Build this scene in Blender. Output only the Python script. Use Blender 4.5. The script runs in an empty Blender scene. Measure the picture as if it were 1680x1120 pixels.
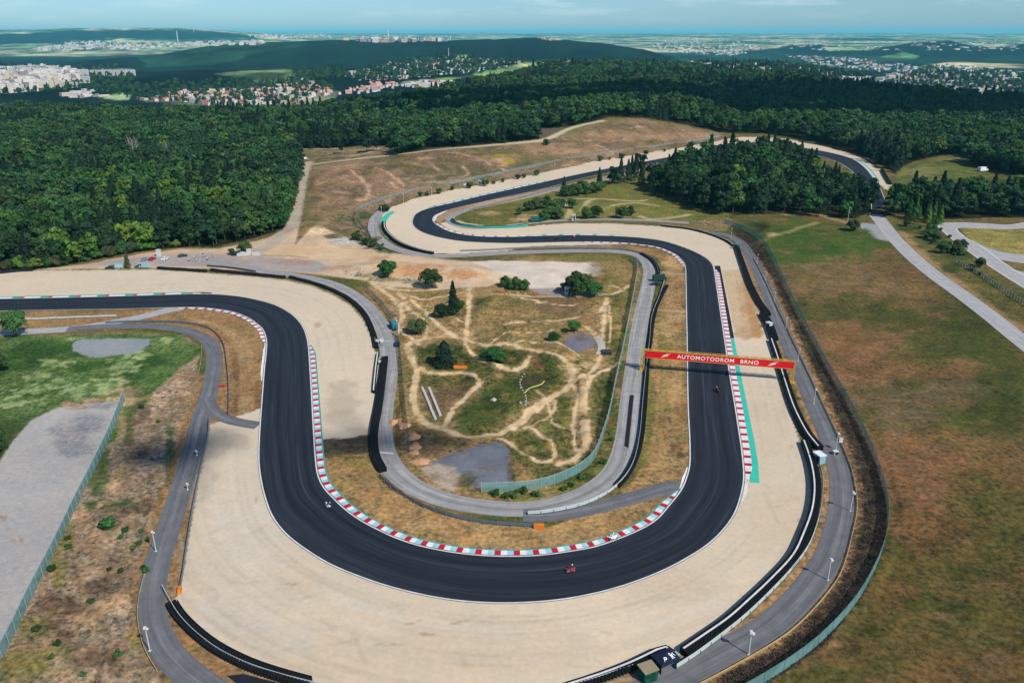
# A race circuit on a wooded plateau seen from the air.
HAZE = 3.3e-5; SUN_E = 4.6; SKY_S = .08; EXPO = .25
SKY_TINT = (.68, 1.0, 1.36, 1); CLOUD_COL = (7.6, 9.0, 9.8, 1)
CLOUDS = [(-40, 985, 120, 80, .92), (100, 1040, 110, 55, .92), (290, 1060, 150, 70, .92), (520, 1030, 130, 60, .92), (700, 1160, 160, 110, .92), (350, 1320, 260, 140, .92), (620, 1460, 260, 150, .92), (0, 1270, 150, 110, .92), (930, 1380, 150, 140, .92), (180, 1230, 260, 130, .92), (420, 1180, 240, 130, .92), (640, 1300, 220, 150, .92), (-90, 1150, 150, 60, .8), (480, 640, 90, 40, .8),
          (-91, 178, 12, 9, .8), (-80, 186, 9, 5, .62), (-44, 185, 9, 4, .62), (-25, 186, 16, 6, .62), (760, 1060, 160, 70, .62)]
import bpy, bmesh, math, random
import numpy as np
from mathutils import Vector, Matrix
R = math.radians
rnd = random.Random(7)
sc = bpy.context.scene
col = sc.collection
# ------------------------------------------------------------------ camera and pixel -> place
F = 1306.0; CX, CY = 840.0, 560.0; CAMH = 100.0
PITCH = math.atan(505.0 / F); SP, CP = math.sin(PITCH), math.cos(PITCH)
cam_d = bpy.data.cameras.new("camera"); cam = bpy.data.objects.new("camera", cam_d); col.objects.link(cam)
cam_d.sensor_width = 36.0; cam_d.lens = F / 1680.0 * 36.0
cam_d.clip_start = 1.0; cam_d.clip_end = 120000.0
cam.location = (0, 0, CAMH); cam.rotation_euler = (math.pi / 2 - PITCH, 0, 0)
sc.camera = cam

def ray(px, py):
    x = (px - CX) / F; u = (CY - py) / F
    return np.array([x, CP + u * SP, -SP + u * CP])

def P(px, py, z=0.0):
    d = ray(px, py); t = (z - CAMH) / d[2]
    return (d[0] * t, d[1] * t)

def PP(pts): return [P(a, b) for a, b in pts]

# sun: shadows fall to the upper left of the picture, as long as things are high
SUN = Vector((0.68, -0.73, 0.97)).normalized()

# ------------------------------------------------------------------ numpy noise
def _hash(ix, iy, seed):
    n = (ix.astype(np.int64) * 374761393 + iy.astype(np.int64) * 668265263 + seed * 1442695041) & 0x7fffffff
    n = ((n ^ (n >> 13)) * 1274126177) & 0x7fffffff
    n = (n ^ (n >> 16)) & 0xffff
    return n.astype(np.float32) / 65535.0

def vnoise(x, y, seed=0):
    ix = np.floor(x); iy = np.floor(y); fx = x - ix; fy = y - iy
    fx = fx * fx * (3 - 2 * fx); fy = fy * fy * (3 - 2 * fy)
    a = _hash(ix, iy, seed); b = _hash(ix + 1, iy, seed); c = _hash(ix, iy + 1, seed); d = _hash(ix + 1, iy + 1, seed)
    return (a + (b - a) * fx) * (1 - fy) + (c + (d - c) * fx) * fy

def fbm(x, y, seed=0, oct=4):
    x = np.asarray(x, float); y = np.asarray(y, float)
    s = 0; a = 1.0; t = 0
    for i in range(oct):
        s = s + a * vnoise(x * 2 ** i + 17.3 * i, y * 2 ** i - 9.1 * i, seed + i); t += a; a *= 0.5
    return s / t * 2 - 1

def sstep(e0, e1, x):
    t = np.clip((x - e0) / (e1 - e0), 0, 1); return t * t * (3 - 2 * t)

# ------------------------------------------------------------------ curves
def catmull(pts, step, closed=False):
    p = [np.array(q, float) for q in pts]; n = len(p); out = []
    rng = range(n if closed else n - 1)
    for i in rng:
        p0 = p[(i - 1) % n] if closed or i > 0 else 2 * p[0] - p[1]
        p1 = p[i]; p2 = p[(i + 1) % n]
        p3 = p[(i + 2) % n] if closed or i + 2 < n else 2 * p[-1] - p[-2]
        k = max(1, int(np.linalg.norm(p2 - p1) / step))
        for j in range(k):
            t = j / k
            out.append(0.5 * ((2 * p1) + (-p0 + p2) * t + (2 * p0 - 5 * p1 + 4 * p2 - p3) * t * t + (-p0 + 3 * p1 - 3 * p2 + p3) * t ** 3))
    if not closed: out.append(p[-1])
    return np.array(out)

def resample(pts, step):
    pts = np.asarray(pts, float); d = np.r_[0, np.cumsum(np.linalg.norm(np.diff(pts, axis=0), axis=1))]
    n = max(2, int(round(d[-1] / step)) + 1); s = np.linspace(0, d[-1], n)
    return np.stack([np.interp(s, d, pts[:, k]) for k in range(pts.shape[1])], 1)

def normals2(pts):
    t = np.gradient(pts, axis=0); t /= np.maximum(np.linalg.norm(t, axis=1, keepdims=True), 1e-9)
    return np.stack([-t[:, 1], t[:, 0]], 1)          # left-hand side

def line(px, step=2.0): return resample(catmull(PP(px), step), step)

# ------------------------------------------------------------------ heightfield
def pxh(x, y): return CX + F * 1.07 * x / np.maximum(y, 1.0)
foot = np.array(PP([(470, 392), (520, 372), (580, 352), (640, 330), (700, 315), (760, 302), (840, 287), (920, 271), (1000, 257), (1100, 242), (1190, 227)]))
BANK_PX = [440, 520, 620, 700, 800, 900, 1000, 1060, 1120, 1180, 1235]
BANK_A = [0, 1.5, 5, 9, 13, 17, 22, 21, 17, 8, 0]
bumps = [(705, 447, 20, 6, 3.2), (640, 440, 16, 6, 2.6), (770, 452, 14, 6, 2.4), (512, 383, 11, 9, 5.0), (540, 395, 14, 8, 2.0), (853, 362, 7, 3, 1.6),
         (956, 640, 1.8, 9, 1.3), (961, 705, 1.8, 6, 0.9), (830, 602, 5, 2.5, 1.2), (848, 672, 3, 2.5, 1.1), (800, 600, 4, 2, .9), (905, 590, 7, 5, .8), (700, 700, 7, 3, -0.4)]
bumps = [(P(a, b), rx, ry, h) for a, b, rx, ry, h in bumps]
R_PX = [-400, 0, 150, 300, 500, 600, 690, 760, 850, 930, 1000, 1150, 1250, 1330, 1420, 1500, 1680, 2100]
R_END = [1250, 1230, 1150, 1050, 1080, 1180, 1330, 1500, 1950, 2350, 2600, 2350, 2080, 1850, 1650, 1560, 1500, 1500]

def bank_h(x, y):
    d = np.full(np.shape(x), 1e9); 
    for a, b in zip(foot[:-1], foot[1:]):
        ab = b - a; L2 = ab @ ab
        t = np.clip(((x - a[0]) * ab[0] + (y - a[1]) * ab[1]) / L2, 0, 1)
        dx = x - a[0] - t * ab[0]; dy = y - a[1] - t * ab[1]
        dd = np.hypot(dx, dy); s = np.sign(ab[0] * dy - ab[1] * dx)
        d = np.where(dd < np.abs(d), dd * np.where(s == 0, 1, s), d)
    A = np.interp(pxh(x, y), BANK_PX, BANK_A)
    return A * sstep(0, 95, d) * (1 - 0.7 * sstep(150, 700, d)), d

def H(x, y):
    x = np.asarray(x, float); y = np.asarray(y, float)
    r = np.hypot(x, y); q = pxh(x, y)
    z, _ = bank_h(x, y)
    near = r < 420
    for (bx, by), rx, ry, h in bumps:
        z = z + h * np.exp(-(((x - bx) / rx) ** 2 + ((y - by) / ry) ** 2))
    # far land
    re = np.interp(q, R_PX, R_END)
    drop = sstep(0, 1, (r - re * 0.97) / 620.0)
    base = np.interp(r, [0, 1000, 2000, 3000, 5000, 8000, 12000, 15000, 22000, 30000, 45000, 80000], [0, 0, -70, -85, -85, -70, -35, 5, 55, 80, 110, 130])
    und = 9 * fbm(x / 420, y / 420, 3, 3) * sstep(900, 1500, r)
    z = z * (1 - drop) + base * drop + und
    z = z + (1 - drop) * sstep(1100, 2600, r) * (-6)
    far = sstep(2500, 4000, r)
    z = z + far * (14 * fbm(x / 1500, y / 1500, 5, 4) * sstep(60000, 12000, r) + 0.0)
    def hill(cpx, crest, r0, wn, wf):
        c = np.interp(q, cpx, crest)                       # wanted crest row in the picture
        zc = CAMH - r0 * np.tan(PITCH - np.arctan((CY - c) / F))
        sh = sstep(r0 - wn, r0, r) * (1 - sstep(r0, r0 + wf, r))
        rough = 40 * fbm(x / 700, y / 700, 11, 4) + 7 * fbm(x / 90, y / 90, 12, 2)
        b = np.interp(r0, [0, 1000, 2000, 3000, 5000, 8000, 12000, 15000, 22000], [0, 0, -70, -85, -85, -70, -35, 5, 60])
        return np.maximum(zc - b, 0) * sh, sh * np.clip((zc - b) / 40, 0, 1) * rough
    for a in HILLS:
        h1, h2 = hill(*a); z = np.where(h1 > 0, np.maximum(z, np.interp(r, [0, 3000, 5000, 8000, 15000], [0, -85, -85, -70, 5]) + h1) + h2 * .6, z)
    return z
HILLS = [([100, 160, 230, 330, 450, 560, 700, 740, 800, 880, 1000, 1060, 1100, 1140], [118, 112, 90, 75, 69, 65, 68, 69, 66, 64, 70, 80, 92, 110], 5200, 1500, 1500),
         ([-500, -100, 0, 80, 130, 220, 300], [80, 88, 100, 103, 96, 92, 118], 4700, 900, 1200),
         ([480, 540, 620, 700, 742, 850, 920], [138, 122, 104, 96, 92, 100, 118], 3500, 500, 700),
         ([-500, 0, 130, 250, 330, 420, 480, 560], [50, 51, 49, 46.5, 49, 56, 62, 70], 14500, 4200, 6000),
         ([1360, 1420, 1500, 1560, 1600, 1650, 1680, 2200], [92, 82, 71, 68, 74, 76, 71, 66], 8200, 1500, 2500),
         ([1150, 1250, 1330, 1400, 1450], [90, 76, 72, 78, 92], 9000, 1500, 2000),
         ([1020, 1100, 1250, 1350, 1450, 1520], [118, 103, 101, 110, 128, 150], 2900, 700, 500)]

# ------------------------------------------------------------------ materials
def s2l(c): return tuple(((v / 255) / 12.92 if v / 255 <= .04045 else ((v / 255 + .055) / 1.055) ** 2.4) for v in c)
KEXP = 1.42
def C(r, g, b, k=KEXP): return tuple(min(v / k, .85) for v in s2l((r, g, b)))

class NT:
    def __init__(s, m): s.t = m.node_tree; s.n = s.t.nodes; s.l = s.t.links
    def new(s, ty, **kw):
        n = s.n.new(ty)
        for k, v in kw.items():
            if k.startswith("i_"): n.inputs[int(k[2:]) if k[2:].isdigit() else k[2:].replace("_", " ")].default_value = v
            else: setattr(n, k, v)
        return n
    def link(s, a, b): s.l.new(a, b)

def base_mat(name, rough=.8, spec=.2):
    m = bpy.data.materials.new(name); m.use_nodes = True; t = NT(m)
    b = t.n["Principled BSDF"]; b.inputs["Roughness"].default_value = rough; b.inputs["Specular IOR Level"].default_value = spec
    return m, t, b

_mc = {}
def M(name, c, rough=.7, spec=.25, metal=0.0, var=.12, scale=3.0):
    """plain colour with a little dirt and wear"""
    if name in _mc: return _mc[name]
    m, t, b = base_mat(name, rough, spec); b.inputs["Metallic"].default_value = metal
    tc = t.new("ShaderNodeTexCoord"); no = t.new("ShaderNodeTexNoise", i_Scale=scale, i_Detail=4.0)
    t.link(tc.outputs["Object"], no.inputs["Vector"])
    mr = t.new("ShaderNodeMapRange"); mr.inputs[3].default_value = 1 - var * 1.6; mr.inputs[4].default_value = 1 + var
    t.link(no.outputs["Fac"], mr.inputs[0])
    mx = t.new("ShaderNodeMix", data_type="RGBA", blend_type="MULTIPLY"); mx.inputs[0].default_value = 1
    mx.inputs[6].default_value = (*c, 1); t.link(mr.outputs[0], mx.inputs[7]); t.link(mx.outputs[2], b.inputs["Base Color"])
    _mc[name] = m; return m

# ------------------------------------------------------------------ object helpers
def link(o, parent=None):
    col.objects.link(o)
    if parent is not None: o.parent = parent
    return o
def tag(o, label=None, cat=None, group=None, kind=None):
    if label: o["label"] = label
    if cat: o["category"] = cat
    if group: o["group"] = group
    if kind: o["kind"] = kind
    return o
def mesh_np(name, co, faces, mats, smooth=False, mi=None):
    me = bpy.data.meshes.new(name); me.from_pydata([tuple(c) for c in co], [], faces)
    for m in (mats if isinstance(mats, (list, tuple)) else [mats]): me.materials.append(m)
    if mi is not None: me.polygons.foreach_set("material_index", np.array(mi, np.int32))
    if smooth: me.polygons.foreach_set("use_smooth", np.ones(len(me.polygons), bool))
    me.update(); return me
def obj(name, me, parent=None, loc=None, rz=0):
    o = bpy.data.objects.new(name, me); link(o, parent)
    if loc is not None: o.location = loc
    if rz: o.rotation_euler = (0, 0, rz)
    return o
def empty(name, loc=(0, 0, 0), rz=0):
    o = bpy.data.objects.new(name, None); link(o); o.location = loc; o.rotation_euler = (0, 0, rz); o.empty_display_size = .5
    return o
class MB:
    """collects simple solids into one mesh"""
    def __init__(s): s.v = []; s.f = []; s.m = []
    def add(s, v, f, m=0):
        k = len(s.v); s.v += [tuple(a) for a in v]; s.f += [tuple(i + k for i in q) for q in f]; s.m += [m] * len(f); return s
    def box(s, c, d, rz=0, m=0, taper=1.0, shift=(0, 0)):
        x, y, z = d[0] / 2, d[1] / 2, d[2] / 2; cs, sn = math.cos(rz), math.sin(rz); v = []
        for k in (-1, 1):
            q = taper if k > 0 else 1; ox, oy = shift if k > 0 else (0, 0)
            for a, b in ((-1, -1), (1, -1), (1, 1), (-1, 1)):
                lx, ly = a * x * q + ox, b * y * q + oy
                v.append((c[0] + lx * cs - ly * sn, c[1] + lx * sn + ly * cs, c[2] + k * z))
        return s.add(v, [(0, 3, 2, 1), (4, 5, 6, 7), (0, 1, 5, 4), (1, 2, 6, 5), (2, 3, 7, 6), (3, 0, 4, 7)], m)
    def tube(s, pts, rad, n=8, m=0, cap=True):
        pts = [Vector(p) for p in pts]; rr = rad if isinstance(rad, (list, tuple)) else [rad] * len(pts); v = []; f = []
        for i, p in enumerate(pts):
            d = (pts[min(i + 1, len(pts) - 1)] - pts[max(i - 1, 0)]).normalized()
            a = d.orthogonal().normalized() if abs(d.z) < .95 else Vector((1, 0, 0)); a = (a - d * a.dot(d)).normalized(); b = d.cross(a)
            for k in range(n):
                t = 2 * math.pi * k / n; v.append(p + a * math.cos(t) * rr[i] + b * math.sin(t) * rr[i])
        for i in range(len(pts) - 1):
            for k in range(n): f.append((i * n + k, i * n + (k + 1) % n, (i + 1) * n + (k + 1) % n, (i + 1) * n + k))
        if cap: f += [tuple(range(n - 1, -1, -1)), tuple((len(pts) - 1) * n + k for k in range(n))]
        return s.add(v, f, m)
    def bar(s, a, b, w, m=0):
        return s.tube([a, b], w / 2 * 1.3, 4, m)
    def disc(s, c, axis, r, w, n=14, m=0):
        ax = Vector(axis).normalized(); c = Vector(c); return s.tube([c - ax * w / 2, c + ax * w / 2], r, n, m)
    def ell(s, c, r, nu=10, nv=6, m=0, rot=None):
        v = []; f = []
        for j in range(nv + 1):
            th = math.pi * j / nv
            for i in range(nu):
                ph = 2 * math.pi * i / nu; q = Vector((r[0] * math.sin(th) * math.cos(ph), r[1] * math.sin(th) * math.sin(ph), r[2] * math.cos(th)))
                if rot is not None: q = rot @ q
                v.append(Vector(c) + q)
        for j in range(nv):
            for i in range(nu): f.append((j * nu + i, (j + 1) * nu + i, (j + 1) * nu + (i + 1) % nu, j * nu + (i + 1) % nu))
        return s.add(v, f, m)
    def prism(s, prof, x0, x1, m=0, axis="y"):
        """profile (a, z) pushed along an axis"""
        n = len(prof); mk = (lambda a, z, t: (a, t, z)) if axis == "y" else (lambda a, z, t: (t, a, z))
        v = [mk(a, z, x0) for a, z in prof] + [mk(a, z, x1) for a, z in prof]
        f = [tuple(range(n)), tuple(range(2 * n - 1, n - 1, -1))] + [(i, i + n, (i + 1) % n + n, (i + 1) % n) for i in range(n)]
        return s.add(v, f, m)
    def mesh(s, name, mats, smooth=False):
        me = mesh_np(name, s.v, s.f, mats, smooth, s.m)
        bm = bmesh.new(); bm.from_mesh(me); bmesh.ops.recalc_face_normals(bm, faces=bm.faces); bm.to_mesh(me); bm.free(); return me
    def build(s, name, mats, parent=None, loc=None, rz=0, smooth=False):
        return obj(name, s.mesh(name, mats, smooth), parent, loc, rz)
def copy_tree(o, parent=None):
    c = o.copy(); col.objects.link(c)
    if parent is not None: c.parent = parent
    for ch in o.children: copy_tree(ch, c)
    return c
# ------------------------------------------------------------------ the land
def project(x, y, z):
    zz = z - CAMH
    dep = y * CP - zz * SP
    v = y * SP + zz * CP
    dep = np.maximum(dep, 1e-3)
    return CX + F * x / dep, CY - F * v / dep, dep

az = np.unique(np.round(np.concatenate([np.arange(-80, -37, .8), np.arange(-37, 37, .145), np.arange(37, 80.1, .8)]), 4)) * math.pi / 180
rr = np.concatenate([np.geomspace(18, 85, 24)[:-1], np.geomspace(85, 1250, 640)[:-1], np.geomspace(1250, 60000, 330)])
NA, NR = len(az), len(rr)
X = (np.sin(az)[None, :] * rr[:, None]).ravel(); Y = (np.cos(az)[None, :] * rr[:, None]).ravel(); RD = np.repeat(rr, NA)
# beyond the sector's edge keep the height well behaved
Z = H(X, np.maximum(Y, 1.0))
PX, PY, DEP = project(X, Y, Z)
ZG = Z.reshape(NR, NA); _lr = np.log(rr)
def Hg(x, y):
    """height read back from the finished land grid"""
    r = np.hypot(x, y); a = np.arctan2(x, y)
    fi = np.interp(np.log(r), _lr, np.arange(NR)); fj = np.interp(a, az, np.arange(NA)); i = np.minimum(fi.astype(int), NR - 2); j = np.minimum(fj.astype(int), NA - 2); u = fi - i; v = fj - j
    return (ZG[i, j] * (1 - v) + ZG[i, j + 1] * v) * (1 - u) + (ZG[i + 1, j] * (1 - v) + ZG[i + 1, j + 1] * v) * u
_PT = np.concatenate([np.arange(80, 1500, 3.0), np.geomspace(1500, 40000, 1600)])
def PG(px, py):
    """where the line of sight through a pixel meets the land"""
    d = ray(px, py); t = _PT / math.hypot(d[0], d[1])
    f = CAMH + d[2] * t - Hg(d[0] * t, d[1] * t); neg = f < 0
    if not neg.any(): return None
    k = int(np.argmax(neg)); k0 = max(k - 1, 0); w = f[k0] / (f[k0] - f[k] + 1e-12) if k > k0 else 0
    m = t[k0] + (t[k] - t[k0]) * w
    return (d[0] * m, d[1] * m, CAMH + d[2] * m)
_, BD = bank_h(X, np.maximum(Y, 1.0))
BA = np.interp(pxh(X, Y), BANK_PX, BANK_A)
N = len(X)
COL = np.zeros((N, 4), np.float32); ZONE = np.zeros(N, np.int32)
NZ = {s: fbm(X / s, Y / s, int(s * 7) + 1, 4) for s in (2.0, 6.0, 18.0, 55.0)}
HID = (BD > 105) & (BA > 6)                         # land behind the crest of the bank

def polydist(px, py, poly):
    p = np.array(poly, float); inside = np.zeros(px.shape, bool); d2 = np.full(px.shape, 1e18)
    for (ax, ay), (bx, by) in zip(p, np.roll(p, -1, 0)):
        c = ((ay > py) != (by > py)); 
        with np.errstate(divide="ignore", invalid="ignore"):
            xi = (bx - ax) * (py - ay) / (by - ay) + ax
        inside ^= c & (px < xi)
        L2 = (bx - ax) ** 2 + (by - ay) ** 2 + 1e-12
        t = np.clip(((px - ax) * (bx - ax) + (py - ay) * (by - ay)) / L2, 0, 1)
        d2 = np.minimum(d2, (px - ax - t * (bx - ax)) ** 2 + (py - ay - t * (by - ay)) ** 2)
    d = np.sqrt(d2); return np.where(inside, -d, d)

def blend(idx, w, c1, c2=None, ns=18.0, grass=.5, mixk=1.6, mixo=.5):
    c = np.array(c1, np.float32)[None, :]
    if c2 is not None:
        m = np.clip(NZ[ns][idx] * mixk + mixo, 0, 1)[:, None]
        c = c * (1 - m) + np.array(c2, np.float32)[None, :] * m
    w = w[:, None].astype(np.float32)
    COL[idx, :3] = COL[idx, :3] * (1 - w) + c * w
    COL[idx, 3] = COL[idx, 3] * (1 - w[:, 0]) + grass * w[:, 0]

def paint(poly, c1, c2=None, fe=3.0, amp=4.0, an=6.0, ns=18.0, grass=.5, alpha=1.0, zone=None, mixk=1.6, mixo=.5, hid=False):
    """poly: outline on the ground seen in the photograph; amp: how ragged its rim is"""
    p = np.array(poly, float); mg = fe + amp + 4
    idx = np.where((PX > p[:, 0].min() - mg) & (PX < p[:, 0].max() + mg) & (PY > p[:, 1].min() - mg) & (PY < p[:, 1].max() + mg) & (RD < 2500) & (hid | ~HID))[0]
    if len(idx) == 0: return
    d = polydist(PX[idx], PY[idx], p) + amp * NZ[an][idx]
    w = sstep(fe, -fe, d) * alpha
    blend(idx, w, c1, c2, ns, grass, mixk, mixo)
    if zone is not None: ZONE[idx[w > .5 * alpha]] = zone

def blob(px, py, rx, ry, c1, c2=None, alpha=.8, amp=.7, an=6.0, grass=.6, ns=6.0):
    """a soft patch of another ground tone"""
    idx = np.where((np.abs(PX - px) < rx * 2.2) & (np.abs(PY - py) < ry * 2.2) & (RD < 2500) & ~HID)[0]
    if len(idx) == 0: return
    d = np.hypot((PX[idx] - px) / rx, (PY[idx] - py) / ry) + amp * NZ[an][idx]
    blend(idx, sstep(1.25, .55, d) * alpha, c1, c2, ns, grass)

def path(px, width, c1, c2=None, fe=.7, amp=.5, grass=0.05, alpha=1.0, an=6.0, zone=None, ns=6.0, ruts=0.0, onhill=False, world=None):
    pts = world if world is not None else [PG(a, b)[:2] for a, b in px] if onhill else PP(px)
    pts = resample(catmull(pts, 2.5), 2.5); hw = width / 2
    mg = hw + fe + amp + 1
    idx = np.where((X > pts[:, 0].min() - mg) & (X < pts[:, 0].max() + mg) & (Y > pts[:, 1].min() - mg) & (Y < pts[:, 1].max() + mg))[0]
    if len(idx) == 0: return
    d = np.full(len(idx), 1e9); x = X[idx]; y = Y[idx]
    for a, b in zip(pts[:-1], pts[1:]):
        near = (np.abs(x - (a[0] + b[0]) / 2) < mg + 3) & (np.abs(y - (a[1] + b[1]) / 2) < mg + 3)
        if not near.any(): continue
        ab = b - a; t = np.clip(((x[near] - a[0]) * ab[0] + (y[near] - a[1]) * ab[1]) / (ab @ ab), 0, 1)
        d[near] = np.minimum(d[near], np.hypot(x[near] - a[0] - t * ab[0], y[near] - a[1] - t * ab[1]))
    d0 = d; d = d + amp * NZ[an][idx]
    w = sstep(hw + fe, hw - fe, d) * alpha
    if ruts: w = w * (1 - ruts * np.exp(-((d0 / max(hw, .1) ) / .35) ** 2))
    blend(idx, w, c1, c2, ns, grass)
    if zone is not None: ZONE[idx[w > .5]] = zone

OPEN = [(-900, 470), (0, 445), (60, 441), (100, 437), (160, 425), (230, 412), (300, 405), (350, 405), (400, 395), (450, 381), (472, 368), (480, 345), (488, 315), (492, 285), (490, 262), (478, 250), (500, 245), (560, 243), (600, 239), (640, 240), (660, 243), (700, 243), (760, 240), (820, 236), (862, 233), (885, 232), (882, 212), (900, 211), (935, 209), (975, 200), (985, 195), (1000, 192), (1060, 194), (1120, 204), (1185, 218), (1210, 219), (1250, 219), (1290, 223), (1340, 233), (1380, 243), (1420, 258), (1450, 274), (1468, 286), (1480, 274), (1500, 265), (1540, 256), (1572, 253), (1588, 261), (1580, 269), (1625, 279), (1680, 290), (2400, 320), (2400, 3000), (-900, 3000)]
GROVE = [(1058, 304), (1095, 286), (1175, 266), (1260, 257), (1312, 270), (1346, 290), (1385, 312), (1425, 330), (1450, 344), (1442, 342), (1402, 359), (1330, 356), (1290, 351), (1180, 353), (1140, 345), (1100, 328), (1064, 318)]
STRIP = [(1442, 350), (1470, 336), (1560, 332), (1800, 328), (1800, 357), (1620, 357), (1560, 360), (1520, 358), (1480, 357), (1455, 362)]
def in_forest(x, y, z):
    px, py, _ = project(x, y, z); r = np.hypot(x, y)
    _, bd = bank_h(x, y); ba = np.interp(pxh(x, y), BANK_PX, BANK_A)
    hid = (bd > 108) & (ba > 6)
    f = (polydist(px, py, OPEN) > 0) | hid
    f |= polydist(px, py, GROVE) < 0
    f |= polydist(px, py, STRIP) < 0
    return f & (r > 250)

# ---- the forest floor and the open ground under everything
near = RD < 3200
idx = np.where(near)[0]
blend(idx, np.ones(len(idx)), C(120, 104, 66), C(92, 92, 48), 18.0, .8)
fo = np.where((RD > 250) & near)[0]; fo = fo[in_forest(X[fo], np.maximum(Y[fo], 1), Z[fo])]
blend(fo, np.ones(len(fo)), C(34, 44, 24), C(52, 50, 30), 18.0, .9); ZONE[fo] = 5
GRAVEL = C(216, 198, 171); GRAVEL2 = C(224, 204, 175)
# ---- the meadow on the right
MEADOW = [(1195, 362), (1250, 353), (1300, 350), (1390, 362), (1430, 372), (1460, 392), (1520, 447), (1600, 508), (1680, 562), (2600, 1000), (2600, 1700), (1000, 1700), (1240, 1130), (1290, 1105), (1360, 1055), (1422, 972), (1452, 900), (1459, 830), (1440, 760), (1400, 680), (1350, 590), (1300, 500), (1250, 400)]
paint(MEADOW, C(92, 86, 46), C(114, 90, 57), 3, 2, ns=18.0, grass=.8, zone=2)
for a in [(1290, 385, 90, 30), (1400, 400, 60, 28), (1240, 375, 45, 14), (1330, 425, 90, 18)]: blob(*a, C(62, 90, 36), C(76, 98, 40), .85)
for a in [(1380, 450, 100, 26), (1330, 470, 60, 25), (1450, 470, 60, 18)]: blob(*a, C(132, 104, 74), C(112, 98, 58), .75)
for a in [(1430, 520, 100, 22), (1560, 560, 90, 45), (1640, 640, 70, 70), (1480, 640, 60, 18), (1540, 690, 80, 20), (1600, 520, 60, 30)]: blob(*a, C(70, 80, 36), C(58, 70, 34), .7)
for a in [(1400, 570, 70, 22), (1420, 610, 60, 25), (1380, 540, 40, 18), (1500, 735, 90, 30), (1530, 780, 90, 40), (1490, 820, 60, 40), (1540, 860, 70, 30), (1570, 610, 50, 14)]: blob(*a, C(134, 98, 68), C(118, 88, 54), .8)
for a in [(1450, 655, 80, 28), (1560, 645, 60, 25), (1480, 690, 60, 20), (1420, 460, 30, 10)]: blob(*a, C(122, 100, 78), C(104, 90, 66), .45)
for a in [(1560, 960, 150, 80), (1500, 1040, 140, 70), (1620, 860, 70, 80), (1480, 930, 60, 50), (1650, 1060, 80, 70), (1400, 1090, 90, 40)]: blob(*a, C(82, 80, 40), C(100, 88, 48), .7)
for a in [(1440, 980, 60, 30), (1380, 1060, 70, 26), (1600, 1100, 120, 40), (1560, 900, 60, 20), (1650, 780, 60, 25)]: blob(*a, C(120, 90, 58), C(100, 82, 46), .7)
for a in [(1640, 690, 50, 40), (1530, 995, 60, 22), (1420, 1030, 40, 18)]: blob(*a, C(58, 66, 32), C(66, 74, 34), .6)
path([(1222, 412), (1242, 399), (1262, 390), (1300, 378), (1340, 365)], 3.0, C(168, 150, 105), fe=1.6, amp=1.0, alpha=.6, grass=.5)
blob(1264, 386, 9, 4, C(196, 170, 120), None, .9, .5)
# ---- heather bank between the outer service road and the fence
HEATH = [(1196, 372), (1215, 398), (1245, 435), (1285, 510), (1318, 582), (1345, 640), (1378, 720), (1403, 800), (1407, 842), (1399, 880), (1385, 934), (1363, 972), (1313, 1028), (1262, 1066), (1180, 1112), (1100, 1170), (1000, 1700), (1235, 1130), (1290, 1103), (1358, 1053), (1420, 970), (1450, 900), (1457, 830), (1438, 760), (1398, 680), (1348, 590), (1298, 500), (1250, 402), (1225, 380)]
paint(HEATH, C(74, 64, 50), C(54, 48, 38), 1.5, 1.5, 2.0, 2.0, grass=1.0, zone=3)
for i in range(46):
    t = rnd.random(); k = rnd.choice([(1260, 440), (1300, 520), (1330, 590), (1365, 665), (1400, 740), (1428, 820), (1428, 880), (1400, 950), (1350, 1020), (1290, 1075), (1240, 395)])
    blob(k[0] + rnd.uniform(-22, 22), k[1] + rnd.uniform(-30, 30), rnd.uniform(6, 18), rnd.uniform(4, 11), *rnd.choice([(C(84, 84, 46),), (C(36, 32, 30),), (C(96, 80, 66),), (C(70, 78, 42),)]), alpha=.7, an=2.0)
# ---- left fields
paint([(-700, 556), (-100, 553), (60, 550), (180, 546), (260, 546), (310, 553), (331, 574), (334, 600), (322, 650), (300, 700), (270, 790), (240, 900), (225, 960), (232, 1040), (262, 1110), (300, 1700), (-900, 1700)], C(166, 142, 114), C(138, 116, 90), 2, 3, ns=6.0, grass=.9)
paint([(-700, 556), (-100, 553), (60, 550), (180, 547), (260, 547), (305, 553), (328, 572), (322, 585), (300, 600), (270, 625), (240, 655), (210, 690), (190, 720), (160, 740), (-20, 760), (-700, 900)], C(72, 98, 48), C(96, 116, 64), 3, 7, ns=6.0, grass=1)
for a in [(60, 580, 90, 14), (20, 600, 60, 12), (150, 600, 60, 10), (60, 640, 50, 10), (215, 625, 20, 30), (240, 590, 30, 18)]: blob(*a, C(46, 76, 34), C(56, 90, 38), .7)
for a in [(90, 596, 28, 6), (62, 618, 22, 7), (100, 626, 20, 7), (60, 640, 40, 9), (20, 660, 40, 10), (128, 640, 32, 13), (180, 632, 32, 12), (205, 600, 24, 14), (225, 580, 18, 9), (118, 556, 14, 2.5), (195, 660, 20, 10), (20, 690, 20, 8), (270, 560, 20, 6)]: blob(*a, C(170, 180, 122), C(116, 140, 80), .75, 1.1, 2.0, ns=2.0)
for a in [(30, 712, 60, 18), (60, 690, 30, 9), (20, 740, 40, 16), (0, 700, 30, 20)]: blob(*a, C(58, 78, 40), C(78, 86, 50), .8)
for a in [(210, 700, 12, 40), (225, 655, 20, 30), (160, 780, 17, 34), (172, 755, 14, 20), (280, 760, 8, 90), (265, 830, 8, 40), (330, 600, 6, 40), (178, 862, 17, 14), (150, 830, 12, 10), (200, 830, 30, 12)]: blob(*a, C(58, 84, 38), C(80, 96, 52), .85, .8, 2.0)
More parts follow.
